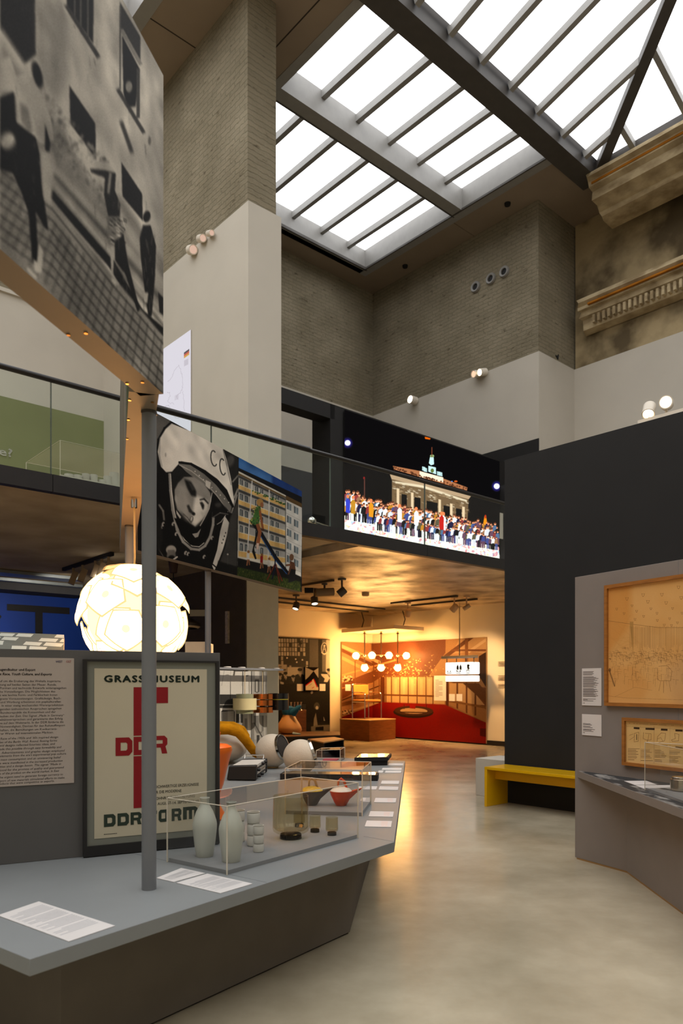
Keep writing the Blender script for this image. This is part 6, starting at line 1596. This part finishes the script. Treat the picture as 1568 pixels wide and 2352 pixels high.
# ---------------------------------------------------------------- lamp rail with three drum pendants before a black and white print
ra, rb = at(462, 1531.5, 8.7), at(644, 1540.5, 10.0); zr_ = 1.592
rd_ = (zz(rb, 0)-zz(ra, 0)).normalized(); rn = Vector((-rd_.y, rd_.x, 0))
pk0, pk1 = zz(ra, 0)+rn*.22, None
plKi = Plane(pk0, rd_); pk1 = plKi.pt(613, 1600); pk0 = plKi.pt(440, 1600)
q3 = [zz(pk0, zr_-.02), zz(pk1, zr_-.02), zz(pk1, .02), zz(pk0, .02)]
pic = Pic(q3, 620, 760, g(.34), 500, 1520, 7.84)
pic.poly([(-200, 100), (450, 120), (450, 585), (-200, 585)], g(.60), 1); pic.line([(232, 130), (232, 585)], 4, g(.25), 1); pic.line([(120, 130), (70, 430)], 9, g(.32), 1); pic.line([(445, 130), (432, 430)], 6, g(.3), 1); pic.line([(450, 120), (450, 585)], 12, g(.1), 1)
pic.poly([(-200, 590), (460, 590), (460, 830), (-200, 830)], g(.04), 1); pic.line([(-100, 775), (450, 770)], 18, g(.3), 1)
pic.poly([(460, 120), (600, 120), (600, 580), (460, 580)], g(.62), 1); pic.line([(604, 120), (604, 1500)], 14, g(.06), 1); pic.ell(514, 252, 8, 10, g(.05), 0); pic.ell(536, 252, 8, 10, g(.05), 0)
pic.poly([(612, 120), (880, 120), (880, 1400), (612, 1400)], g(.42), 1); pic.poly([(668, 150), (745, 150), (745, 300), (668, 300)], g(.66), 1)
pic.poly([(670, 320), (740, 320), (750, 350), (750, 540), (705, 565), (662, 540), (662, 350)], g(.14), 1, 1); pic.poly([(685, 350), (718, 350), (718, 540), (685, 540)], g(.5), 1, 2)
for x, c_ in ((780, .3), (815, .12), (845, .6), (872, .34)): pic.line([(x, 120), (x, 580)], 18, g(c_), 1)
pic.poly([(45, 840), (330, 840), (330, 1500), (45, 1500)], g(.62), 1); pic.poly([(60, 890), (90, 870), (280, 870), (305, 900), (305, 1500), (60, 1500)], g(.05), 1); pic.poly([(72, 900), (290, 885), (292, 1500), (72, 1500)], g(.30), 1); pic.poly([(180, 890), (290, 885), (290, 1100), (180, 1100)], g(.52), .7, 4)
pic.poly([(330, 900), (450, 900), (450, 1100), (330, 1100)], g(.05), 1); pic.line([(395, 900), (400, 1100)], 10, g(.62), 1); pic.poly([(450, 900), (600, 900), (600, 1600), (470, 1600)], g(.5), 1); pic.line([(545, 920), (570, 1400)], 30, g(.68), 1); pic.poly([(482, 1020), (530, 1020), (530, 1200), (482, 1200)], g(.2), .8, 3)
pic.poly([(652, 960), (825, 960), (820, 1240), (780, 1290), (700, 1290), (656, 1200)], g(.22), 1, 2); pic.poly([(735, 970), (790, 970), (790, 1260), (745, 1260)], g(.48), .8, 4); pic.line([(655, 1100), (800, 1360)], 22, g(.1), 1); pic.poly([(650, 920), (950, 910), (950, 965), (650, 970)], g(.62), 1)
pic.poly([(610, 1100), (650, 1100), (660, 1500), (610, 1500)], g(.24), 1, 2); pic.poly([(700, 1320), (750, 1320), (750, 1500), (700, 1500)], g(.06), 1); pic.line([(845, 980), (845, 1400)], 30, g(.55), 1)
pic.a = np.clip(pic.a, 0, 1)**.5
pic.noise(.02)
kp = thing('print_wall', 'black and white kitchen interior print on a board behind the drum pendants', 'print', zz((pk0+pk1)/2, 0))
board('print', *q3, .04, DGREY, picture('kitchen_print', pic.image('kitchen_print')), kp)
MB().prism([zz(pk0, 0), zz(pk1, 0), zz(pk1+rn*.2, 0), zz(pk0+rn*.2, 0)], 0, .02).build('foot', BLACK, kp)
lr = thing('lamp_rail', 'thin grey rail holding three drum pendants', 'lamp rail', zz((ra+rb)/2, zr_))
MB().prism([zz(ra, 0)-rn*.05, zz(rb, 0)-rn*.05, zz(rb, 0)+rn*.05, zz(ra, 0)+rn*.05], zr_-.012, zr_+.012).build('rail', mat('rail_grey', rgb(124, 126, 132), .5), lr)
for f_ in (.1, .55): MB().beam(zz(ra.lerp(rb, f_), zr_-.02), zz(ra.lerp(rb, f_), zr_-.02)+rn*.21, .03, .02).build('bracket', STEEL, lr)
for px in (522, 555, 600, 634):
    p = Plane(ra, rd_).pt(px, 1536); MB().lathe([(0, 0), (.05, 0), (.045, .012), (0, .016)], zz(p, zr_+.012), 20).build('rose', CARD, lr)
CRM = mat('cream_enamel', rgb(206, 192, 146), .45); SGE = mat('sage_glassy', rgb(140, 142, 112), .3, spec=.5, coat=.4); COP = mat('polished_copper', rgb(206, 120, 62), .2, metal=1, var=.06); BLK = mat('gloss_black_enamel', rgb(14, 13, 13), .2, spec=.5); YEL = mat('olive_yellow_lining', rgb(150, 138, 22), .5)
def drum(px, bands, label):
    p = Plane(ra, rd_).pt(px, 1600); k = p.y/F
    t = thing('drum_pendant', label, 'pendant lamp', zz(p, z_at(bands[-1][2], p)), 'drum pendants on the lamp rail')
    top = z_at(bands[0][1], p)
    MB().tube([zz(p, zr_-.012), zz(p, top-.02)], .006, 8).build('cord', mat('clear_cord', rgb(200, 182, 150), .4), t)
    for r_, y0, y1, m in bands:
        a_, b_ = z_at(y1, p), z_at(y0, p)
        MB().lathe([(r_*k*.94, a_), (r_*k, a_), (r_*k, b_), (r_*k*.94, b_), (r_*k*.94, a_)][:4]+[(r_*k*.94, a_)], zz(p, 0), 40).build('band', m, t)
    MB().lathe([(0, z_at(bands[-1][2], p)+.03), (6*k, z_at(bands[-1][2], p)+.03), (6*k, top-.01), (0, top)], zz(p, 0), 16).build('lampholder', STEEL_D, t)
drum(639, [(24, 1592.5, 1605, BLK), (23.3, 1605, 1607, YEL), (24, 1607, 1630.5, BLK)], 'black drum pendant with yellow lining, last on the rail')
drum(602.7, [(24, 1594, 1606, COP), (24, 1608, 1620.5, COP), (24, 1624, 1636.5, COP)], 'copper drum pendant of three bands in the middle of the rail')
drum(562, [(20, 1594, 1604, SGE), (27, 1604, 1630, CRM), (20, 1630, 1639, SGE)], 'cream drum pendant with sage inner rings, first on the rail')

# ---------------------------------------------------------------- glowing globe lamp of overlapping petals
pc_ = at(308, 1143, 4.31); LC = at(302, 1415, 4.31); RL = 120/F*4.31
LC.x = pc_.x-.005
lamp_ = thing('globe_lamp', 'big glowing globe lamp of overlapping pentagon petals hanging behind the display wall', 'pendant lamp', LC-Vector((0, 0, RL)))
PCORE = emit('lamp_petal_dimple', (1, .80, .46), 1.5); PMID = emit('lamp_petal_field', (1, .46, .14), 20.0); PRIM = emit('lamp_petal_rim', (1, .70, .30), 1.15)
TCORE = emit('lamp_top_dimple', (1, .56, .20), .9); TMID = emit('lamp_top_field', (1, .62, .24), 1.5); TRIM_ = emit('lamp_top_rim', (1, .52, .16), .8)
g_ = (1+5**.5)/2
dirs = [Vector(v_).normalized() for v_ in [(0, s, t*g_) for s in (-1, 1) for t in (-1, 1)]+[(s, t*g_, 0) for s in (-1, 1) for t in (-1, 1)]+[(t*g_, 0, s) for s in (-1, 1) for t in (-1, 1)]]
dirs += [Vector(v_).normalized() for v_ in [(a, b, c) for a in (-1, 1) for b in (-1, 1) for c in (-1, 1)]+[(0, s/g_, t*g_) for s in (-1, 1) for t in (-1, 1)]+[(s/g_, t*g_, 0) for s in (-1, 1) for t in (-1, 1)]+[(t*g_, 0, s/g_) for s in (-1, 1) for t in (-1, 1)]]
MB().ball(LC, RL*.84, 24, 16).build('bulb_cluster', emit('lamp_core', (1, .70, .34), 2.2), lamp_, label='bright core behind the petals')
rotL = Matrix.Rotation(.32, 3, 'X') @ Matrix.Rotation(.5, 3, 'Z')
for i, d in enumerate(dirs):
    d = rotL @ d
    ax1 = d.cross(Vector((0, 0, 1))).normalized(); ax2 = ax1.cross(d).normalized()
    ax1, ax2 = (ax1, ax2)
    big = 1.0 if i < 12 else .90; rad = RL*(1.0 if i >= 12 else .955)
    bm = bmesh.new()
    rings = []
    for j, f_ in enumerate((0, .10, .16, .90, 1.0)):
        ring = []
        for q in range(20 if f_ else 1):
            th = 2*math.pi*q/20+math.pi/2
            rp_ = math.cos(math.pi/5)/math.cos((th-math.pi/2+math.pi/5) % (2*math.pi/5)-math.pi/5)
            rho = RL*.50*big*f_*(1*(1-f_)+rp_*f_ if f_ < 1 else rp_)
            pt = d*rad+ax1*(rho*math.cos(th))+ax2*(rho*math.sin(th))
            pt = pt.normalized()*rad*(1-(.035+.03*((i*7) % 5)/4)*f_*math.sin(th)+.012*((i*3) % 4)*f_)
            ring.append((bm.verts.new(LC+pt-wloc(lamp_)), f_))
        rings.append(ring)
    fs = []
    for a_, b_ in zip(rings, rings[1:]):
        for q in range(20):
            q2 = (q+1) % 20
            fs.append(bm.faces.new([a_[0][0], b_[q][0], b_[q2][0]] if len(a_) == 1 else [a_[q][0], b_[q][0], b_[q2][0], a_[q2][0]]))
    for n_, f_ in enumerate(fs): f_.material_index = 0 if n_ < 40 else (1 if n_ < 60 else 2)
    me = bpy.data.meshes.new('petal'); bm.to_mesh(me); bm.free(); [me.materials.append(m_) for m_ in ((TCORE, TMID, TRIM_) if d.z > .86 else (PCORE, PMID, PRIM))]
    me.polygons.foreach_set('use_smooth', [True]*len(me.polygons))
    o = bpy.data.objects.new('petal', me); COL.objects.link(o); o.parent = lamp_
    md = o.modifiers.new('thick', 'SOLIDIFY'); md.thickness = .003
MB().tube([zz(pc_, ZB0), pc_.lerp(LC, .5)+Vector((.006, 0, 0)), LC+Vector((0, 0, RL*.6))], .006, 8).build('cord', mat('ivory_cord', rgb(216, 180, 120), .5), lamp_)
MB().lathe([(.018, -.06), (.018, 0)], zz(pc_, ZB0), 16).build('cord_grip', CHROME, lamp_)
# ================================================================== DISPLAY WALL WITH DRAWINGS ON THE RIGHT
RW = mat('right_wall_grey', rgb(124, 117, 111), .75, var=.03, spec=.25)
GOLD = mat('raw_wood_strip', rgb(140, 108, 66), .6)
r0, r1 = atz(1320, 1972, 0), atz(1440, 2005, 0)
plR = Plane(r0, r1-r0); dR = plR.d if plR.d.y < 0 else -plR.d; nR = plR.n
zt_ = z_at(1326, r0); re = r0+dR*3.2
rw = thing('display_wall', 'freestanding grey display wall with framed drawings', 'display wall', zz((r0+re)/2, 0))
MB().prism([r0, re, re-nR*.08, r0-nR*.08], .012, zt_).build('board', RW, rw, bevel=.002)
MB().prism([r0+dR*.02, re, re-nR*.07, r0+dR*.02-nR*.07], 0, .012).build('foot_strip', GOLD, rw)
sx = plR.pt(1557, 1300, .0006)
MB().prism([sx, sx+dR*.002, sx+dR*.002-nR*.001, sx-nR*.001], .02, zt_-.001).build('joint', SEAMT, rw, smooth=False)
# counter with a marbled top
MARB = mat('grey_marble_top', rgb(58, 58, 58), .55, scale=5, col2=rgb(140, 137, 132), detail=11, spec=.08, lo=.50, hi=.62, stretch=(2.2, .8, 1))
ca = plR.pt(1325.5, 1770, .001); zc_ = ca.z
cb = atz(1568, 1859, zc_); cd = (cb-ca); ce = ca+cd.normalized()*3.2; cd = cd.normalized()
counter = thing('counter', 'wedge shaped counter with grey marbled top against the drawings wall', 'counter', zz((ca+ce)/2, 0))
far = plR.p+nR*.001+dR*((ce-plR.p).dot(dR)+.4)
MB().prism([zz(ca, 0), zz(ce, 0), zz(far, 0)], zc_-.052, zc_-.001).build('slab', RW, counter)
MB().prism([zz(ca, 0)+dR*.02, zz(ce, 0)-Vector((-.0, 0, 0))+dR*.0, zz(far, 0)], zc_-.001, zc_+.001).build('marble_top', MARB, counter, smooth=False)
bb = r1; be = atz(1568, 2100, 0); bd = (be-bb).normalized()
MB().prism([bb+nR*.002, bb+bd*2.6, bb+bd*2.6+Vector((.9, 0, 0))+dR*.2, bb+dR*2.4+nR*.002], .012, zc_-.052).build('base', RW, counter)
MB().prism([bb+nR*.002+bd*.01, bb+bd*2.6, bb+bd*2.6+Vector((.8, 0, 0))+dR*.2, bb+dR*2.3+nR*.002], 0, .012).build('foot_strip', GOLD, counter)
q = bb+bd*.36; MB().prism([q-Vector((.001, 0, 0)), q+bd*.002-Vector((.001, 0, 0)), q+bd*.002+Vector((.01, 0, 0)), q+Vector((.01, 0, 0))], .013, zc_-.053).build('joint', SEAMT, counter, smooth=False)

OAK = mat('honey_wood_frame', rgb(150, 96, 40), .45, scale=8, var=.18, stretch=(1, 1, 6), spec=.4)
def framed(x0, yt, yb, W_, label, paint, fw, pname):
    a_ = plR.pt(x0, yt, .03); zt_, zb_ = a_.z, z_at(yb, a_)
    b_ = a_+dR*W_
    t = thing('framed_drawing', label, 'framed drawing', zz((a_+b_)/2, zb_))
    po = [a_, b_, zz(b_, zb_), zz(a_, zb_)]
    pi_ = [a_+dR*fw-Vector((0, 0, fw)), b_-dR*fw-Vector((0, 0, fw)), zz(b_-dR*fw, zb_+fw), zz(a_+dR*fw, zb_+fw)]
    for i, nm in enumerate(('top_rail', 'side_rail', 'bottom_rail', 'side_rail')):
        j = (i+1) % 4
        MB().hexa([po[i]-nR*.029, po[j]-nR*.029, pi_[j]-nR*.029, pi_[i]-nR*.029], [po[i], po[j], pi_[j], pi_[i]]).build(nm, OAK, t)
    q3 = [p-nR*.018 for p in pi_]
    pc = paint(q3)
    board('sheet', *q3, .004, OAK, picture(pname, pc.image(pname), rough=.16, spec=.4), t)
    return t
PB = (.82, .63, .38); PK = (.34, .24, .14)
def big(q3):
    pc = Pic(q3, 760, 760, PB, 1300, 1280, 4.055)
    for k in range(26):
        x, y = RNG.uniform(380, 1100), RNG.uniform(280, 1350); pc.ell(x, y, RNG.uniform(40, 200), RNG.uniform(40, 160), (.80, .59, .33) if k % 2 else (.85, .67, .43), RNG.uniform(0, 3), .35, 26)
    pc.poly([(378, 280), (600, 260), (600, 620), (480, 780), (378, 900)], (.76, .50, .22), .55, 24); pc.poly([(378, 1050), (620, 1000), (800, 1200), (700, 1330), (378, 1330)], (.78, .53, .26), .4, 24)
    pc.ell(1100, 1150, 160, 240, (.72, .56, .38), 0, .5, 40)
    for k in range(14): pc.line([(380+k*8, 560+RNG.uniform(0, 400)), (470+RNG.uniform(0, 300), 500+RNG.uniform(0, 500))], 3, (.66, .46, .22), .25, 3)
    # ceiling lamps, curtain strokes, rows of tables and chairs, thin pencil
    for x, y in ((715, 352), (890, 348), (1045, 280), (1070, 378), (565, 388), (612, 452), (655, 503), (760, 415), (930, 425), (470, 482), (538, 523), (788, 480), (990, 476), (720, 550), (845, 522), (640, 578), (962, 572), (848, 588), (912, 632), (1035, 610), (980, 635), (1078, 520)):
        s = 14 if y < 450 else 10; pc.line([(x-s, y-s), (x-s*.6, y+s*.3), (x-s*.3, y+s), (x+s*.3, y+s), (x+s*.6, y+s*.3), (x+s, y-s)], 2.2, PK, .75); pc.line([(x-s, y-s*.8), (x+s, y-s*.8)], 2, PK, .6)
    pc.line([(378, 590), (590, 620), (860, 655), (1100, 655)], 2.4, PK, .8)
    pc.poly([(592, 600), (625, 600), (625, 900), (592, 640)], (.66, .50, .27), .8)
    for k in range(64):
        x = 590+k*8+RNG.uniform(-3, 3); pc.line([(x, 640+RNG.uniform(0, 14)), (x, 830+RNG.uniform(-20, 60))], 1.8, PK, RNG.uniform(.25, .65))
    for k in range(230):
        x, y = RNG.uniform(390, 1100), RNG.normal(920, 36); w_ = RNG.uniform(8, 34)
        pc.line([(x, y), (x+w_, y+RNG.uniform(-4, 4)), (x+w_+RNG.uniform(-3, 3), y+RNG.uniform(8, 30))], 2, PK, RNG.uniform(.3, .75))
    for k in range(90):
        x, y = RNG.uniform(390, 1090), RNG.uniform(980, 1160); h_ = RNG.uniform(20, 80); pc.line([(x, y), (x, y+h_)], 1.8, PK, RNG.uniform(.25, .6)); pc.line([(x, y), (x+h_*.5, y+3)], 1.8, PK, .4)
    pc.line([(850, 1030), (845, 1130), (870, 1150), (970, 1150), (985, 1060), (940, 1010), (860, 1015)], 2.6, PK, .7); pc.line([(880, 1155), (862, 1245)], 2.4, PK, .7); pc.line([(905, 1155), (905, 1262)], 2.4, PK, .7); pc.line([(955, 1150), (972, 1250)], 2.4, PK, .7)
    pc.line([(400, 1050), (450, 1200)], 12, (.42, .30, .17), .7); pc.ell(405, 1050, 12, 18, PK, 0, .6)
    pc.line([(380, 1290), (560, 1310), (1100, 1330)], 2, PK, .5); pc.line([(450, 1300), (640, 1210), (800, 1240)], 2, PK, .4)
    pc.noise(.008)
    return pc
framed(1386.5, 1345, 1621, 1.15, 'large honey wood framed pencil drawing of a hall on amber paper', big, .026, 'hall_drawing')
def small(q3):
    pc = Pic(q3, 760, 330, (.82, .68, .44), 1300, 1280, 4.055)
    for k in range(14): pc.ell(RNG.uniform(540, 1400), RNG.uniform(1520, 1950), 90, 50, (.84, .70, .46) if k % 2 else (.78, .62, .37), 0, .35, 18)
    for x in (560, 690, 818, 965, 1100, 1230, 1360): pc.line([(x, 1560+(x-540)*.055), (x, 1900+(x-540)*.07)], 2, PK, .5)
    pc.line([(560, 1575), (1400, 1620)], 2, PK, .5)
    for x in range(570, 1400, 14):
        if RNG.uniform() < .7: pc.line([(x, 1545+(x-560)*.05), (x+10, 1545+(x-560)*.05)], 3, PK, .6)
    for x, s in ((655, 42), (780, 74), (912, 50), (1050, 56), (1180, 60)): pc.line([(x-s/2, 1585+(x-560)*.055), (x+s/2, 1588+(x-560)*.055)], 18, (.16, .11, .07), .85, 1)
    # chairs sketched in a row
    pc.line([(635, 1640), (632, 1720), (670, 1715), (675, 1630), (635, 1640)], 3, PK, .8); pc.line([(585, 1660), (625, 1645)], 2.5, PK, .8); pc.line([(590, 1700), (630, 1675)], 2.5, PK, .8); pc.line([(655, 1650), (655, 1700)], 6, (.16, .11, .07), .8)
    pc.line([(720, 1630), (716, 1690), (760, 1705), (790, 1700), (790, 1645), (735, 1640)], 3, PK, .8); pc.line([(755, 1700), (756, 1730)], 3, PK, .8); pc.line([(770, 1650), (760, 1700)], 3, PK, .8)
    pc.line([(845, 1715), (850, 1670), (885, 1635), (925, 1640), (915, 1710), (860, 1725)], 3, PK, .8); pc.line([(850, 1690), (880, 1680), (900, 1715)], 2.5, PK, .7)
    pc.line([(1010, 1640), (1050, 1650), (1045, 1710), (985, 1715), (980, 1700), (1015, 1690), (1010, 1640)], 3, PK, .8)
    pc.line([(1130, 1650), (1180, 1660), (1175, 1730), (1110, 1730), (1140, 1700)], 3, PK, .8)
    for b_ in (575, 695, 825, 960, 1100, 1240):
        for r in range(9):
            if RNG.uniform() < .85: pc.line([(b_, 1780+r*13+(b_-560)*.06), (b_+RNG.uniform(50, 110), 1783+r*13+(b_-560)*.06)], 5, PK, RNG.uniform(.4, .8))
    pc.noise(.008)
    return pc
framed(1427, 1648, 1757, .95, 'smaller honey wood framed sheet of chair sketches under the large drawing', small, .024, 'chair_sketches')
def wlabel(x0, x1, yt, yb, label, rows):
    a_ = plR.pt(x0, (yt+yb)/2, .006); b_ = plR.pt(x1, (yt+yb)/2, .006); z1, z0 = z_at(yt, a_), z_at(yb, a_)
    o = board('label', zz(a_, z1), zz(b_, z1), zz(b_, z0), zz(a_, z0), .005, CARD, CARD, None, label, 'label', 'labels on the drawings wall')
    mb = MB(); d = (b_-a_); d.z = 0
    for f0, f1, y in rows:
        p = zz(a_+d*f0, z_at(y, a_))+nR*.0008; q = zz(a_+d*f1, z_at(y, a_))+nR*.0008
        mb.poly([p, q, zz(q, q.z+.0042), zz(p, p.z+.0042)])
    mb.build('lettering', mat('label_ink', rgb(110, 104, 102), .8), o, smooth=False)
    return o
rows = [(.06, .62, 1543.5), (.06, .58, 1545.8), (.06, .62, 1548.6), (.06, .55, 1551)]+[(.06, .62+.24*((k*7) % 5)/4, 1555+k*2.15) for k in range(12)]+[(.06, .62+.22*((k*3) % 5)/4, 1582+k*2.0) for k in range(10)]+[(.06, .72, 1605.5), (.06, .3, 1607.5), (.06, .6, 1610), (.06, .16, 1615)]
wlabel(1336, 1380.5, 1535.5, 1620, 'tall white label beside the large framed drawing', rows)
wlabel(1336, 1380.5, 1640, 1688, 'square white label below the tall one on the drawings wall', [(.06, .45, 1662), (.06, .52, 1664.4), (.06, .45, 1668), (.06, .56, 1670.4), (.06, .68, 1674.5), (.06, .5, 1676.5), (.06, .6, 1679), (.06, .16, 1683)])

# clear case and metal box on the counter
zk = zc_+.001
a_ = atz(1480.5, 1815, zk); zt5 = z_at(1704.5, a_)
dv = cd
e1 = a_; e2 = a_+dv*.62; e3 = e2+Vector((.30, .05, 0)); e4 = a_+Vector((.33, -.36, 0))
vitrine([e1, e2, e3, e4], zk+.0005, zt5, 'display_case', 'clear case on the marbled counter holding a metal box', PLM, .016, rod=.0025)
pb_ = atz(1566, 1816, zk+.017); k = pb_.y/F
t = thing('metal_box', 'round brushed metal box with lid in the clear case on the counter', 'box', pb_)
BRSH = mat('brushed_metal', rgb(196, 184, 168), .2, metal=1, var=.08, scale=20, stretch=(1, 1, 12))
MB().lathe([(0, 0), (24*k, 0), (25.5*k, 1.5*k), (25.5*k, 26*k), (24*k, 27*k), (0, 27*k)], zz(pb_, zk+.017), 48).build('body', BRSH, t)
MB().lathe([(0, 27*k), (22*k, 27*k), (22*k, 31*k), (20.5*k, 32*k), (18*k, 31*k), (0, 31*k)], zz(pb_, zk+.017), 48).build('lid', BRSH, t)
card(((1433, 1794.5), (1484, 1794), (1508, 1803), (1457, 1803.5)), 'white label card on the marbled counter, further one', 'label cards on the counter', z=zk)
card(((1459, 1804.5), (1545, 1804), (1555, 1809), (1478, 1812)), 'white label card on the marbled counter, half under the clear case', 'label cards on the counter', z=zk)

# yellow bench
YB = mat('yellow_lacquer', rgb(214, 164, 8), .28, var=.03, spec=.45)
b0 = atz(1112, 1852, 0); zb = z_at(1761, b0)
bench = thing('bench', 'glossy yellow bench along the charcoal partition', 'bench', b0)
Lb = 2.1; W_ = .40
def bx(a, b, c, d, z0, z1): return MB().prism([b0-A*a+B*c, b0-A*b+B*c, b0-A*b+B*d, b0-A*a+B*d], z0, z1)
bx(0, Lb, 0, W_, zb-.03, zb).build('seat', YB, bench, bevel=.002)
bx(0, .035, 0, W_, 0, zb-.03).build('leg', YB, bench, bevel=.002); bx(Lb-.035, Lb, 0, W_, 0, zb-.03).build('leg', YB, bench, bevel=.002)
bx(.035, Lb-.035, .16, .185, zb-.15, zb-.03).build('apron', YB, bench)
# ================================================================== LIGHT AND CAMERA
def lamp(kind, name, loc, energy, col, **kw):
    d = bpy.data.lights.new(name, kind); d.energy = energy; d.color = col
    aim = kw.pop('aim', None)
    for k, v_ in kw.items(): setattr(d, k, v_)
    o = bpy.data.objects.new(name, d); COL.objects.link(o); o.location = loc
    if aim is not None: o.rotation_euler = (Vector(aim)-Vector(loc)).to_track_quat('-Z', 'Y').to_euler()
    return o
WARM = (1, .60, .26)
def beam_lamp(name, p, q, watts, col=WARM, size=60, blend=.6, r=.05):
    return lamp('SPOT', name, p, watts, col, aim=q, spot_size=math.radians(size), spot_blend=blend, shadow_soft_size=r)
# beams of the fittings in the far room and on the black track
for px, py, tgt, e_ in ((936, 1384, plW.pt(1000, 1560), 260), (1043, 1371, plW.pt(1090, 1600), 260)):
    p = atz(px, py, ZC); beam_lamp('fitting_beam', p-Vector((0, 0, .42)), tgt, e_, size=80)
for px, py, tgt in ((680, 1366, (-1.6, 14.8, .3)), (722, 1352, (-.4, 13.6, 0))):
    p = atz(px, py, ZC); beam_lamp('fitting_beam', p-Vector((0, 0, .40)), tgt, 160, size=70)
for p, q, e_, cc in ((P(2.6, 11.2, ZC-.3), P(2.2, VW, 1.9), 230, (.9, .95, 1)), (P(4.6, 11.2, ZC-.3), P(5.0, VW, 1.6), 110, (1, .9, .8))):
    beam_lamp('fitting_beam', p, q, e_, cc, size=95)
p = P(7.29, v_at(1530, 7.29), 4.22); beam_lamp('fitting_beam', p-B*.14, (-1.5, 9.2, 1.0), 1200, (1, .86, .68), 26, .8, .06)
p = P(7.29, v_at(1490, 7.29), 4.2); beam_lamp('fitting_beam', p-B*.12, (-.4, 6.9, .5), 260, (1, .86, .68), 34, .9, .06)
w = bpy.data.worlds.new('World'); SC.world = w; w.use_nodes = True
bg = w.node_tree.nodes['Background']; bg.inputs['Color'].default_value = (.75, .8, .9, 1); bg.inputs['Strength'].default_value = .5

cam = bpy.data.cameras.new('camera'); co = bpy.data.objects.new('camera', cam); COL.objects.link(co)
co.location = (0, 0, H); co.rotation_euler = (math.pi/2, 0, 0)
cam.sensor_fit = 'HORIZONTAL'; cam.sensor_width = 24.0; cam.lens = 24.0*F/1568
cam.shift_y = (HZ-1176)/1568.0; cam.shift_x = 0
cam.clip_start = .05; cam.clip_end = 200
cam.dof.use_dof = True; cam.dof.focus_distance = 5.2; cam.dof.aperture_fstop = 3.2
SC.camera = co
SC.view_settings.view_transform = 'Standard'; SC.view_settings.look = 'None'
SC.view_settings.exposure = EXPOSURE; SC.view_settings.gamma = 1; SC.view_settings.use_curve_mapping = False
cy = SC.cycles
cy.max_bounces = 7; cy.diffuse_bounces = 4; cy.glossy_bounces = 4; cy.transmission_bounces = 6; cy.transparent_max_bounces = 24
cy.caustics_reflective = False; cy.caustics_refractive = False; cy.sample_clamp_indirect = 6; cy.use_denoising = True
